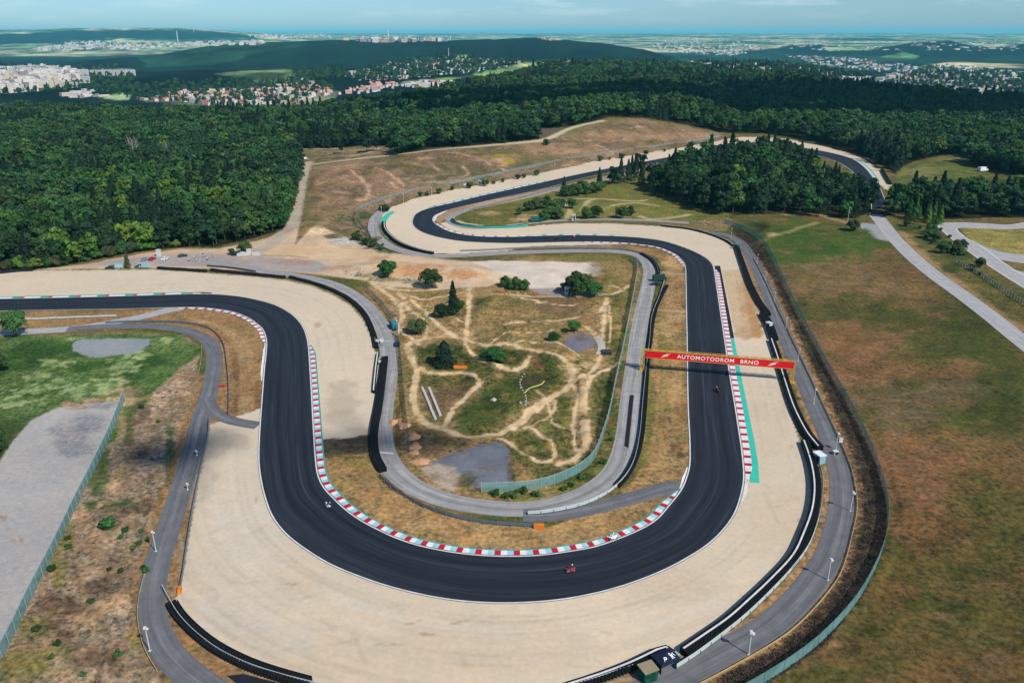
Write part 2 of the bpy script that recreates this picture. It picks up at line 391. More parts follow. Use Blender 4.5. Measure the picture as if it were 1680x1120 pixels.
for a in [(100, 935, 14, 26), (90, 910, 10, 20), (60, 1030, 40, 22), (60, 1080, 80, 22), (20, 1100, 50, 20), (230, 1060, 25, 30), (110, 880, 14, 30), (230, 990, 8, 60)]: blob(*a, C(136, 124, 66), C(112, 112, 58), .75)
for a in [(175, 905, 20, 12), (150, 930, 30, 14), (130, 980, 30, 25), (140, 1010, 25, 20), (205, 650, 22, 22), (215, 745, 10, 16), (180, 1000, 26, 22), (200, 690, 8, 30), (190, 800, 8, 20), (165, 880, 22, 10)]: blob(*a, C(188, 160, 124), C(160, 130, 98), .7, 1.0, 2.0)
for a in [(240, 830, 18, 16), (200, 840, 22, 12), (235, 675, 20, 16), (90, 985, 26, 20), (110, 1040, 20, 22), (120, 1000, 26, 14), (160, 1080, 40, 20), (150, 960, 30, 16)]: blob(*a, C(112, 84, 68), C(96, 78, 60), .7, 1.0, 2.0)
# old car park beyond the left fence
paint([(-900, 1010), (-200, 800), (-10, 770), (22, 722), (50, 690), (95, 668), (140, 662), (180, 659), (196, 660), (204, 645), (190, 690), (160, 750), (120, 820), (86, 895), (50, 975), (0, 1070), (-60, 1200), (-900, 2200)], C(174, 169, 163), C(184, 178, 170), 1.5, 1.6, 2.0, ns=18.0, grass=.08, zone=4)
for a in [(115, 720, 30, 34), (150, 690, 30, 20), (165, 668, 20, 8)]: blob(*a, C(122, 122, 126), None, .6, .8)  # thin cloud shadow on the lot, painted in as darker grey
for a in [(130, 668, 24, 6), (150, 656, 26, 5), (112, 663, 12, 5)]: blob(*a, C(172, 140, 112), None, .8, .8)
blob(30, 885, 9, 4, C(172, 150, 126), None, .7); blob(5, 850, 8, 5, C(150, 128, 112), None, .6)
# pale hard patch in the grass
paint([(118, 566), (128, 557), (180, 555), (243, 556), (247, 563), (225, 578), (190, 582), (160, 587), (138, 583), (120, 575)], C(152, 156, 156), C(142, 148, 150), 1, 1.6, 2.0, grass=.1, zone=4)
# ---- strip between track and inner barrier, left
paint([(-300, 516), (0, 512), (200, 509), (285, 506), (330, 507), (375, 514), (410, 528), (430, 545), (434, 575), (430, 640), (426, 690), (400, 693), (372, 685), (350, 660), (355, 600), (345, 565), (320, 545), (250, 536), (150, 535), (0, 545), (-300, 550)], C(160, 128, 86), C(142, 110, 72), 1.5, 1.5, grass=.7)
for a in [(405, 640, 22, 40), (400, 665, 26, 24), (395, 600, 16, 30)]: blob(*a, C(112, 84, 56), C(130, 98, 66), .8, .8, 2.0)
for i in range(4):
    k = i * 9
    path([(300 + k, 520 + k * .3), (345 + k, 530 + k * .3), (375 + k * .8, 548 + k * .3), (392 + k * .7, 580), (396 + k * .7, 620), (394 + k * .7, 680)], .9, C(178, 146, 102), fe=.6, amp=.8, alpha=.6, grass=.5)
# ---- inner brown field round the hairpin
INNER = [(524, 744), (560, 740), (608, 735), (615, 765), (625, 782), (660, 806), (720, 836), (780, 853), (850, 862), (900, 866), (960, 842), (1020, 812), (1050, 770), (1058, 690), (1068, 600), (1080, 520), (1092, 470), (1092, 440), (1075, 420), (1040, 412), (960, 406), (850, 405), (850, 400), (960, 398), (1040, 402), (1090, 412), (1118, 434), (1125, 460), (1128, 600), (1130, 700), (1130, 760), (1115, 802), (1090, 830), (1040, 868), (960, 895), (840, 909), (740, 902), (650, 880), (590, 848), (545, 808), (528, 780)]
paint(INNER, C(166, 134, 88), C(142, 112, 74), 1.2, 1.0, 2.0, 6.0, grass=.75)
for a in [(620, 770, 40, 20), (590, 760, 30, 15), (1090, 600, 12, 60), (1085, 520, 10, 50), (1080, 690, 12, 40), (1105, 800, 20, 12), (560, 790, 20, 14)]: blob(*a, C(126, 118, 62), C(150, 126, 74), .7)
for a in [(1112, 520, 12, 12), (1095, 540, 16, 20), (1100, 490, 10, 30), (1075, 560, 5, 40), (700, 862, 50, 10), (660, 840, 30, 10), (1108, 640, 14, 20), (1105, 430, 16, 10)]: blob(*a, C(196, 160, 112), C(178, 140, 98), .8, .9, 2.0)
for a in [(1110, 734, 14, 11), (1090, 690, 26, 6), (1118, 746, 8, 5), (1076, 735, 10, 14)]: blob(*a, C(92, 72, 50), None, .75, .8, 2.0)  # small cloud shadows painted into the verge as dark brown
for a in [(1066, 640, 7, 46), (1063, 700, 6, 44), (1056, 755, 8, 20), (1120, 560, 3, 40), (1093, 660, 6, 12)]: blob(*a, C(110, 116, 54), C(124, 120, 62), .75, .8, 2.0)
for pl in ([(575, 770), (620, 800), (680, 830), (760, 855), (840, 872), (920, 872)], [(560, 790), (600, 828), (660, 858), (740, 882), (840, 892), (930, 884)], [(552, 775), (590, 808), (650, 838), (740, 868), (830, 884)], [(1050, 790), (1010, 830), (960, 856), (900, 874)], [(1075, 780), (1040, 825), (990, 862)], [(1112, 480), (1112, 560)], [(1100, 585), (1098, 700)], [(1086, 600), (1082, 690), (1074, 780)], [(1112, 600), (1112, 690)]):
    path(pl, 2.4, C(186, 150, 100), fe=1.0, amp=.9, alpha=.55, grass=.5, ruts=.8); 
path([(1078, 508), (1090, 509), (1108, 510), (1124, 510)], 2.2, C(200, 170, 124), fe=.8, alpha=.7); path([(1090, 447), (1106, 449), (1122, 450)], 3, C(182, 158, 124), fe=1, alpha=.8)
# ---- lower left: darker ground at the end of the upper trap
paint([(524, 722), (560, 716), (590, 712), (610, 716), (606, 742), (560, 745), (526, 750)], C(96, 84, 66), C(76, 68, 54), 2, 2.5, 2.0, 2.0, grass=.5)
# ---- the infield
INFIELD = [(590, 472), (622, 470), (690, 466), (770, 470), (870, 420), (1000, 420), (1040, 428), (1052, 445), (1050, 490), (1042, 560), (1036, 640), (1030, 700), (1012, 752), (985, 785), (930, 812), (860, 826), (790, 826), (710, 810), (660, 780), (636, 745), (630, 700), (640, 640), (646, 590), (640, 555), (622, 515)]
paint(INFIELD, C(154, 126, 84), C(128, 112, 68), 1.2, 1.0, grass=.85)
paint([(668, 600), (700, 560), (760, 570), (830, 570), (930, 590), (985, 600), (1030, 560), (1036, 640), (1030, 700), (1010, 750), (985, 780), (900, 800), (850, 760), (800, 720), (700, 700), (668, 660)], C(76, 84, 42), C(104, 98, 54), 6, 12, 6.0, 6.0, grass=1)
for a in [(790, 670, 45, 24), (760, 690, 40, 16), (840, 640, 30, 20), (870, 690, 30, 22), (880, 735, 24, 14), (1000, 660, 14, 40), (1000, 560, 20, 26), (700, 572, 22, 14), (810, 583, 26, 12), (1008, 492, 14, 16), (785, 495, 20, 8)]: blob(*a, C(58, 72, 32), C(74, 86, 40), .85, .8, 2.0)
for a in [(740, 650, 32, 22), (722, 670, 24, 20), (700, 650, 16, 22), (720, 740, 26, 14), (690, 725, 24, 16), (1015, 640, 8, 30), (890, 480, 40, 14), (920, 500, 40, 16), (760, 450, 18, 8)]: blob(*a, C(112, 90, 66), C(128, 104, 76), .8, .8)
for a in [(700, 715, 24, 12), (730, 722, 50, 12), (680, 700, 10, 14), (880, 628, 24, 14), (770, 520, 20, 20), (652, 700, 8, 50)]: blob(*a, C(72, 66, 46), C(84, 80, 50), .7, .8)
for a in [(985, 470, 34, 16), (1000, 450, 22, 12), (1010, 520, 12, 30), (940, 640, 20, 16), (900, 720, 24, 16), (850, 480, 30, 8), (930, 690, 18, 16), (960, 424, 50, 6), (1020, 445, 14, 8), (880, 425, 50, 4)]: blob(*a, C(150, 132, 72), C(124, 118, 62), .7, .9, 2.0)
for a in [(960, 424, 60, 4), (1030, 480, 6, 26), (1026, 560, 7, 40), (1012, 700, 8, 40), (990, 770, 24, 12), (1040, 600, 4, 60), (690, 462, 50, 4), (620, 462, 20, 5), (940, 800, 40, 10), (860, 815, 40, 6)]: blob(*a, C(96, 108, 50), C(120, 122, 64), .8, .9, 2.0)
for a in [(850, 605, 8, 5), (884, 602, 8, 5), (875, 592, 10, 4), (835, 590, 14, 3), (1000, 690, 5, 12), (948, 690, 3, 10)]: blob(*a, C(150, 98, 72), None, .7)
# pale lot, asphalt pads
paint([(768, 430), (800, 428), (940, 430), (968, 432), (976, 440), (968, 448), (930, 470), (900, 475), (868, 474), (840, 458), (800, 440)], C(228, 211, 190), C(214, 197, 178), 1.2, 2, 6.0, 6.0, grass=.05, zone=6)
paint([(868, 474), (905, 472), (935, 476), (985, 476), (985, 484), (930, 487), (890, 484)], C(158, 148, 142), None, 2, 2, grass=.1)
blob(975, 442, 14, 9, C(166, 156, 142), None, .8)
paint([(930, 552), (950, 546), (972, 551), (978, 562), (970, 572), (948, 578), (930, 572), (924, 562)], C(128, 124, 130), C(116, 114, 120), 1.0, 1.4, 2.0, grass=.1)
paint([(704, 757), (740, 745), (790, 728), (820, 726), (834, 734), (838, 760), (840, 795), (780, 800), (745, 790), (715, 768)], C(126, 128, 136), C(112, 114, 122), 1, 1.6, 2.0, 6.0, grass=.1, zone=4)
paint([(692, 768), (715, 760), (745, 764), (756, 780), (745, 806), (720, 800), (700, 784)], C(186, 170, 150), C(164, 144, 122), 3, 4, 2.0, 2.0, grass=.2)
blob(765, 790, 18, 12, C(120, 100, 66), C(92, 88, 52), .8, .9, 2.0); blob(840, 765, 8, 26, C(84, 82, 48), None, .7, .9, 2.0)
for a in [(654, 692, 5, 5), (664, 700, 6, 5), (678, 716, 6, 9), (680, 735, 6, 10), (688, 757, 12, 6), (666, 730, 3, 22)]: blob(*a, C(204, 160, 122), C(186, 142, 106), .8, .5, 2.0)
def scatter(poly, n, rx, ry, pal, seed, alpha=.6, an=2.0):
    q = random.Random(seed); xs = [a for a, _ in poly]; ys = [b for _, b in poly]; k = 0
    while k < n:
        a, b2 = q.uniform(min(xs), max(xs)), q.uniform(min(ys), max(ys))
        if polydist(np.array([a]), np.array([b2]), poly)[0] > -2: continue
        f = .45 + .55 * (b2 - 300) / 700 if b2 > 300 else .45; blob(a, b2, q.uniform(*rx) * f, q.uniform(*ry) * f, C(*q.choice(pal)), C(*q.choice(pal)), alpha * q.uniform(.6, 1.2), .9, an); k += 1
scatter(INFIELD, 90, (6, 22), (3, 10), [(176, 146, 100), (92, 88, 48), (150, 120, 78), (78, 84, 42), (168, 134, 92), (104, 84, 58)], 1)
scatter([(240, 640), (320, 600), (300, 700), (240, 900), (225, 960), (230, 1040), (250, 1110), (20, 1110), (60, 1010), (110, 900), (170, 780)], 90, (5, 18), (4, 12), [(186, 160, 130), (118, 92, 72), (170, 140, 108), (134, 122, 78), (100, 78, 60), (150, 120, 96)], 2)
scatter(MEADOW[:8] + [(1680, 1115), (1260, 1115)] + MEADOW[-8:], 130, (14, 46), (3, 11), [(128, 98, 64), (72, 74, 36), (108, 84, 54), (92, 92, 46), (142, 112, 84), (60, 66, 32), (118, 96, 56)], 3, .38)
scatter(INNER, 70, (5, 16), (3, 10), [(186, 150, 102), (130, 104, 64), (112, 108, 58), (170, 136, 92)], 4, .5)
# motocross trails
SAND = C(226, 198, 156); SAND2 = C(206, 174, 128)
TR = [([(602, 455), (618, 470), (640, 485), (655, 500), (660, 520), (652, 535)], 3.6), ([(652, 535), (662, 545), (678, 556), (685, 562)], 3),
      ([(620, 468), (660, 476), (700, 476), (740, 472), (780, 464), (810, 462)], 4), ([(652, 482), (690, 505), (720, 535), (750, 552), (790, 563), (830, 566)], 3.4),
      ([(684, 556), (668, 566), (676, 590), (684, 610), (678, 650), (685, 678), (710, 700), (745, 712), (780, 715), (810, 714), (840, 703), (862, 685), (880, 668), (905, 650), (930, 636), (940, 618), (930, 598), (905, 585), (880, 578), (850, 571), (830, 566)], 4.0),
      ([(684, 600), (702, 609), (730, 612), (765, 612), (785, 622), (784, 636), (765, 650), (745, 668), (736, 690), (730, 700)], 3.0),
      ([(770, 470), (770, 500), (766, 540), (764, 566), (775, 578), (800, 592), (825, 605), (845, 608), (860, 600), (870, 588)], 3.0),
      ([(815, 480), (870, 486), (930, 487), (980, 484), (1012, 480), (1032, 468)], 2.6), ([(830, 530), (880, 527), (930, 522), (980, 512), (996, 490)], 2.2),
      ([(996, 490), (990, 530), (988, 570), (985, 588), (970, 610), (940, 628)], 2.6), ([(965, 540), (985, 560), (986, 585)], 2.0), ([(1014, 596), (990, 608), (970, 620), (963, 640), (961, 675)], 2.2),
      ([(940, 632), (948, 650), (940, 690), (942, 715), (945, 735), (960, 740)], 1.5), ([(870, 702), (890, 714), (908, 730), (912, 745), (896, 757), (870, 750), (850, 736), (832, 722), (815, 718)], 1.8),
      ([(860, 704), (890, 692), (908, 672), (912, 655)], 1.8), ([(962, 690), (962, 715), (957, 735), (940, 752), (915, 760)], 3.0), ([(660, 500), (690, 520), (700, 545), (690, 556)], 1.8),
      ([(960, 690), (962, 720)], 5.0), ([(957, 640), (957, 672)], 4.6), ([(840, 705), (880, 668), (895, 655)], 5.0), ([(690, 555), (715, 551), (740, 548)], 1.6), ([(760, 480), (700, 490), (655, 480)], 1.6), ([(640, 470), (670, 465), (720, 467)], 2.0)]
for p_, w_ in TR: path(p_, w_ * 1.2, C(178, 148, 104), C(160, 130, 88), fe=1.6, amp=1.8, an=2.0, alpha=.42, grass=.6, ns=2.0)
TR += [([(855, 488), (880, 494), (905, 496), (928, 500), (950, 497)], 1.8), ([(956, 534), (972, 542), (985, 556), (988, 572)], 1.8), ([(985, 468), (1010, 472), (1028, 476), (1008, 482)], 1.8), ([(846, 566), (880, 560), (920, 566), (950, 584)], 1.6), ([(700, 500), (735, 520), (760, 530)], 1.6), ([(800, 566), (835, 548), (870, 545), (905, 540)], 1.4), ([(1000, 500), (1002, 540), (998, 575)], 1.2), ([(880, 640), (900, 660), (905, 690), (925, 700)], 1.2)]
for a in [(700, 548, 36, 12), (768, 555, 16, 14), (660, 500, 14, 20), (690, 565, 14, 10), (940, 610, 16, 14), (965, 598, 22, 8), (960, 625, 14, 10), (690, 690, 10, 16), (735, 700, 18, 6), (770, 480, 12, 10), (930, 590, 20, 6), (965, 730, 10, 12), (935, 756, 18, 5)]: blob(*a, C(196, 164, 118), C(172, 140, 96), .65, .9, 2.0, grass=.4)
for p_, w_ in TR: path(p_, w_ * .52, SAND, SAND2, fe=.28, amp=.5, an=2.0, alpha=.97, ns=2.0)
# ---- bare ground between upper trap and forest
LOT = [(-300, 452), (0, 446), (70, 441), (150, 432), (230, 416), (300, 408), (360, 408), (400, 400), (440, 390), (470, 374), (490, 362), (520, 368), (560, 385), (600, 402), (650, 415), (720, 424), (770, 429), (800, 440), (840, 456), (800, 470), (720, 474), (640, 470), (600, 460), (560, 455), (500, 448), (420, 444), (330, 441), (250, 440), (0, 443), (-300, 446)]
paint(LOT, C(214, 188, 156), C(204, 174, 140), 1.5, 1.2, 6.0, 6.0, grass=.12, zone=6)
paint([(130, 436), (200, 424), (270, 417), (340, 415), (430, 420), (520, 428), (545, 440), (520, 448), (420, 441), (330, 437), (250, 437)], C(176, 164, 156), C(166, 152, 144), 2, 2, grass=.1, zone=6)
paint([(430, 418), (480, 402), (560, 405), (610, 415), (700, 425), (760, 430), (720, 436), (640, 428), (560, 424), (480, 424)], C(224, 194, 156), C(214, 180, 140), 2, 3, grass=.1, zone=6)
for a in [(690, 446, 50, 10), (640, 438, 28, 8), (760, 450, 30, 9)]: blob(*a, C(206, 156, 106), C(190, 138, 92), .85, .7, 2.0, grass=.3)
for a in [(700, 436, 30, 4), (620, 424, 20, 4), (480, 430, 40, 5), (560, 440, 30, 5)]: blob(*a, C(168, 128, 96), None, .5, .8, 2.0, grass=.3)
blob(512, 378, 26, 9, C(226, 200, 158), None, .95, .4); blob(566, 396, 30, 5, C(188, 188, 184), C(170, 172, 168), .85, .6)
for a in [(630, 458, 26, 5), (690, 462, 40, 5), (600, 452, 16, 4)]: blob(*a, C(112, 112, 60), C(128, 120, 74), .8, .8, 2.0)
path([(430, 418), (445, 419), (475, 420), (505, 423)], 1.4, C(84, 72, 54), fe=.8, amp=.8, alpha=.7)
# ---- hillside
BANKP = [(485, 400), (500, 330), (512, 275), (560, 264), (700, 246), (860, 234), (890, 230), (940, 212), (985, 200), (1000, 195), (1060, 196), (1120, 205), (1190, 222), (1195, 232), (1100, 250), (1000, 266), (920, 281), (840, 296), (760, 312), (700, 325), (640, 341), (620, 352), (612, 372), (640, 402), (640, 412), (600, 402), (560, 384), (520, 366)]
paint(BANKP, C(146, 120, 92), C(124, 104, 74), 2, 2, 6.0, 18.0, grass=.85, zone=7)
for a in [(505, 340, 14, 50), (520, 365, 30, 12), (580, 380, 50, 8), (690, 272, 50, 12), (760, 285, 60, 12), (720, 300, 40, 10), (820, 250, 60, 10), (880, 262, 40, 9), (1040, 210, 50, 6), (960, 215, 40, 8), (640, 260, 40, 6)]: blob(*a, C(98, 96, 56), C(112, 104, 66), .7)
for a in [(790, 275, 60, 12), (700, 290, 50, 8), (860, 270, 40, 6), (1050, 205, 30, 4), (1010, 240, 40, 5)]: blob(*a, C(92, 84, 66), None, .6, .9)
for a in [(560, 290, 30, 14), (620, 300, 40, 16), (900, 245, 50, 10), (1000, 225, 60, 9), (1100, 222, 50, 6), (1150, 222, 30, 4), (590, 330, 30, 10), (960, 250, 50, 8)]: blob(*a, C(166, 134, 104), C(152, 120, 90), .6)
for a in [(818, 258, 13, 4), (832, 264, 12, 4)]: blob(*a, C(168, 140, 40), C(150, 130, 60), .8, .8)
for p_ in ([(570, 280), (595, 298), (605, 315), (600, 330)], [(615, 275), (645, 290), (665, 305)], [(760, 272), (768, 285), (755, 292)], [(590, 290), (610, 310)], [(700, 262), (720, 280)], [(960, 232), (1000, 246), (1005, 252)], [(730, 250), (790, 262), (830, 280)], [(640, 300), (660, 312)]): path(p_, 2.2, C(204, 168, 134), fe=1.0, amp=1.4, alpha=.85, grass=.4, onhill=True)
for a in [(570, 360, 30, 7), (600, 352, 22, 7), (545, 388, 14, 4), (620, 405, 24, 5), (600, 395, 16, 4), (640, 412, 24, 4)]: blob(*a, C(54, 76, 36), C(70, 86, 42), .85, .8, 2.0)
paint([(496, 252), (520, 246), (600, 240), (680, 243), (720, 247), (640, 256), (560, 263), (510, 268)], C(148, 124, 96), C(104, 96, 66), 1.5, 3, 6.0, 6.0, grass=.7, zone=7)
path([(540, 252), (580, 247), (620, 243), (600, 252), (560, 256)], 4, C(186, 166, 136), fe=1.5, amp=1.5, onhill=True, alpha=.8)
scatter(BANKP, 90, (14, 44), (4, 10), [(168, 138, 108), (112, 98, 66), (96, 92, 58), (150, 120, 94), (128, 104, 82), (176, 142, 112), (190, 156, 124), (84, 84, 52)], 5, .8)
path([(478, 246), (510, 244), (560, 243)], 4, C(176, 168, 150), fe=1.5, onhill=True)
paint([(882, 212), (935, 209), (930, 216), (905, 228), (886, 232)], C(104, 88, 72), None, 1, 1, grass=.6, hid=True)
ROAD = C(192, 178, 156)
path([(405, 424), (430, 408), (460, 390), (478, 372), (487, 340), (494, 305), (502, 275), (508, 268)], 7.5, ROAD, C(180, 164, 142), fe=1.2, amp=.8, zone=6)
path([(500, 272), (540, 266), (600, 259), (680, 250), (760, 242), (830, 236), (884, 231), (905, 225), (935, 211), (965, 203), (990, 198)], 5.0, C(196, 182, 150), None, fe=1.5, amp=.6, onhill=True)
# ---- the strip by the far service road
paint([(612, 368), (620, 350), (640, 337), (700, 319), (760, 306), (840, 290), (960, 268), (1100, 246), (1100, 252), (960, 275), (840, 299), (760, 313), (700, 327), (660, 337), (640, 345), (628, 358), (625, 375), (645, 400), (640, 404)], C(136, 112, 86), C(108, 98, 60), 1, 1, 6.0, 6.0, grass=.9)
# ---- the land inside the far hairpin
paint([(735, 360), (750, 347), (800, 335), (880, 318), (940, 303), (1000, 290), (1060, 280), (1090, 300), (1140, 335), (1200, 350), (1190, 366), (1100, 362), (1000, 360), (900, 363), (850, 368), (790, 372), (750, 370)], C(104, 108, 54), C(120, 112, 60), 1.5, 1.5, 6.0, 6.0, grass=.95)
paint([(712, 360), (720, 350), (760, 336), (840, 322), (920, 305), (1000, 287), (1050, 276), (1052, 281), (1000, 293), (920, 312), (840, 331), (770, 345), (748, 352), (728, 362), (720, 366)], C(186, 152, 114), C(170, 138, 104), 1, .8, grass=.4)
for a in [(870, 355, 18, 4), (855, 360, 20, 3), (800, 350, 20, 4)]: blob(*a, C(186, 156, 112), None, .7, .6)
for p_ in ([(925, 335), (935, 345), (930, 358)], [(925, 335), (940, 327), (980, 326), (1040, 330), (1060, 328)], [(955, 345), (965, 330), (975, 327)], [(985, 345), (1010, 336), (1045, 333), (1080, 338)], [(1050, 355), (1070, 360), (1110, 356), (1130, 352)]): path(p_, 3.2, C(196, 180, 128), fe=1.4, amp=.8, alpha=.85)
for a in [(1010, 312, 40, 8), (1040, 320, 30, 6), (980, 340, 30, 5), (1060, 345, 40, 6)]: blob(*a, C(110, 116, 52), C(130, 124, 66), .7)
# ---- right: olive verge, kart circuit infield, clearing
paint([(1440, 358), (1470, 352), (1530, 356), (1545, 372), (1600, 420), (1680, 480), (1800, 560), (1760, 600), (1680, 556), (1600, 498), (1530, 448), (1480, 400)], C(120, 106, 62), C(92, 92, 48), 2, 3, 6.0, 6.0, grass=.9)
path([(1478, 380), (1510, 415), (1560, 455), (1620, 500), (1680, 545)], 4.5, C(176, 140, 100), None, fe=2, amp=2, alpha=.7, grass=.4)
for a in [(1490, 372, 22, 8), (1530, 392, 26, 12), (1570, 420, 26, 12), (1560, 440, 20, 8)]: blob(*a, C(52, 66, 32), C(66, 78, 38), .9, .7)
paint([(1574, 376), (1600, 374), (1800, 380), (1800, 425), (1700, 419), (1660, 416), (1620, 408), (1595, 396)], C(158, 144, 82), C(132, 122, 66), 1, 1, 6.0, 6.0, grass=.9)
paint([(1645, 432), (1800, 436), (1800, 446), (1665, 441)], C(128, 108, 62), None, 1, 1, grass=.8)
paint([(1468, 290), (1480, 276), (1510, 266), (1545, 258), (1572, 254), (1590, 262), (1600, 272), (1640, 284), (1800, 300), (1800, 326), (1560, 330), (1480, 335), (1462, 318)], C(106, 110, 58), C(84, 94, 46), 2, 3, 18.0, 6.0, grass=.95)
for a in [(1510, 282, 28, 10), (1550, 262, 30, 4)]: blob(*a, C(134, 124, 76), None, .6)
paint([(1460, 312), (1500, 298), (1680, 292), (1800, 300), (1800, 330), (1480, 338)], C(60, 70, 40), C(74, 80, 46), 4, 6, 18.0, 6.0, grass=.95)  # shadowed lower part of the clearing, shade painted into the grass
path([(1410, 372), (1425, 369), (1440, 378), (1455, 392)], 9, C(160, 160, 158), None, fe=2, amp=2, grass=.1)
path([(1290, 352), (1340, 352), (1370, 360), (1400, 368)], 4, C(172, 142, 104), None, fe=2, amp=1.5, alpha=.8, grass=.4)
paint([(1130, 368), (1160, 362), (1195, 358), (1205, 366), (1190, 378), (1160, 380)], C(124, 110, 70), C(150, 126, 90), 2, 3, 6.0, grass=.8)
# ---- worn verges of the service roads
VERGE = C(172, 136, 98); VERGE2 = C(150, 118, 80)
path([(1212, 404), (1240, 440), (1258, 478), (1278, 525), (1300, 575), (1324, 630), (1348, 685), (1368, 735), (1381, 785), (1382, 830), (1374, 872), (1358, 914), (1338, 944), (1308, 982), (1256, 1030), (1188, 1066), (1138, 1093), (1085, 1120), (1020, 1150)], 8.6, VERGE, VERGE2, fe=.8, amp=1.0, an=2.0, alpha=.9, grass=.6, ns=2.0)
path([(349, 620), (338, 660), (328, 690), (320, 735), (307, 785), (293, 830), (278, 880), (266, 925), (260, 965), (262, 1000), (272, 1035), (300, 1070), (340, 1100), (400, 1130)], 9.5, C(160, 122, 84), C(138, 108, 72), fe=1.2, amp=1.2, an=2.0, alpha=.85, grass=.6, ns=2.0)
for a in [(1318, 690, 4, 16), (1350, 760, 3, 20), (1330, 930, 6, 8), (1290, 560, 3, 16), (1262, 1000, 8, 4), (320, 1065, 16, 6), (250, 880, 4, 40)]: blob(*a, C(112, 108, 60), C(130, 116, 70), .7, .9, 2.0)
# ---- gravel traps
G1o = [(345, 697), (338, 740), (325, 800), (312, 870), (303, 930), (296, 970), (283, 990), (298, 1015), (340, 1052), (400, 1085), (450, 1104), (512, 1122), (600, 1170), (850, 1160), (930, 1124), (1000, 1097), (1060, 1072), (1082, 1064), (1104, 1066), (1112, 1076), (1150, 1049), (1190, 1021), (1225, 990), (1262, 957), (1297, 918), (1314, 884), (1329, 842), (1333, 802), (1329, 770), (1316, 730), (1312, 724), (1302, 695), (1285, 650), (1272, 600), (1264, 560), (1250, 520), (1238, 495), (1225, 460), (1215, 425), (1202, 403), (1170, 386), (1130, 376), (1080, 371), (1000, 366.5), (930, 366), (880, 370), (840, 376), (800, 381), (770, 384)]
LEFT_E = [(-120, 492), (0, 490), (100, 488), (200, 485.5), (300, 482.5), (350, 482.3), (390, 485.5), (420, 491), (451, 499.5), (475, 512), (491, 526), (500.5, 541), (506, 560), (508.5, 585), (510.5, 615), (512.5, 645), (515, 690), (517, 722), (519, 750), (523, 778), (532, 798), (547, 815), (567, 834), (592, 852), (620, 867), (650, 881), (690, 894), (740, 904), (790, 909.5), (840, 911), (890, 909), (940, 902), (977, 895), (1015, 882), (1052, 866), (1077, 850), (1098, 826), (1114, 806), (1124, 785), (1130, 760), (1130, 720), (1128, 680), (1127, 640), (1126.5, 600), (1126, 550), (1125, 500), (1124.5, 460), (1123, 436), (1115, 424), (1103, 415), (1080, 406), (1060, 402.5), (1030, 399), (990, 397), (940, 397), (880, 398.5), (840, 399.2), (790, 398), (750, 395), (715, 388.5), (692, 381), (679, 372), (676, 362), (683, 350), (705, 341), (740, 333), (790, 321), (840, 310), (890, 299), (950, 285.5), (1002, 275.5), (1050, 266.5), (1100, 257), (1150, 247), (1190, 240), (1225, 236), (1260, 236.5), (1300, 240), (1330, 244.5), (1365, 251), (1398, 260.5), (1419, 275), (1433, 292), (1446, 312), (1455, 335)]
RIGHT_E = [(-120, 513), (0, 510.5), (100, 508.7), (200, 507.2), (280, 504.8), (325, 504.5), (360, 508), (385, 513), (407, 522), (421, 531.5), (431, 542), (436, 558), (435.5, 578), (432.5, 605), (430, 635), (427.5, 667), (424, 715), (423, 755), (427, 790), (436, 825), (448, 852), (470, 878.5), (502, 903), (540, 926), (585, 945), (630, 960.5), (690, 976), (750, 986), (810, 990), (870, 989), (930, 983), (990, 971), (1040, 956), (1090, 936), (1130, 915), (1165, 892), (1192, 865), (1209, 838), (1219, 805), (1222, 780), (1219, 742), (1213, 702), (1206, 658), (1198, 612), (1190, 558), (1182, 505), (1175.5, 462), (1171, 437), (1163, 426), (1148, 416.5), (1125, 406.5), (1090, 395.5), (1050, 389.7), (1000, 386.8), (940, 385.5), (880, 387), (840, 388.3), (795, 388), (760, 384.5), (738, 379.5), (722, 372), (712, 364), (711, 357.5), (717, 352), (735, 345), (765, 337.5), (805, 328.5), (850, 319), (900, 307.5), (955, 293), (1005, 282), (1055, 272), (1105, 262), (1155, 252), (1195, 245.5), (1228, 242), (1260, 243), (1296, 247), (1320, 251), (1350, 258), (1376, 267), (1395, 279), (1411, 295), (1425, 318), (1430, 345)]
MID = [((a[0] + b[0]) / 2, (a[1] + b[1]) / 2) for a, b in zip(LEFT_E, RIGHT_E)]
def trap(poly, amp=.9, fe=.5, c1=GRAVEL, c2=GRAVEL2): paint(poly, c1, c2, fe, amp, 2.0, 55.0, grass=0.0, zone=1)
trap(G1o + MID[15:57][::-1])
trap([(-300, 449), (0, 446), (60, 444), (250, 442), (340, 448), (420, 454), (465, 459), (510, 469), (545, 483), (575, 501), (596, 525), (609, 555), (614, 575), (626, 588), (621, 640), (613, 690), (608, 712), (560, 719), (524, 720)] + MID[:18][::-1], 1.0, .8)
trap([(624, 366), (627, 352), (640, 341), (680, 326), (740, 312.5), (800, 300.5), (880, 285.5), (960, 268.5), (1040, 254), (1100, 245), (1160, 235), (1190, 228.5), (1215, 225), (1250, 225), (1290, 228), (1330, 235), (1380, 246), (1420, 262), (1447, 282), (1462, 304), (1455, 312)] + MID[51:82][::-1] + [(870, 404), (830, 411.5), (760, 416), (710, 416), (680, 408), (655, 397), (638, 385)])
trap([(722, 366), (740, 363), (752, 362), (765, 366), (800, 371), (850, 373), (880, 372), (880, 384), (840, 387), (790, 386), (755, 382), (735, 376)], .3)
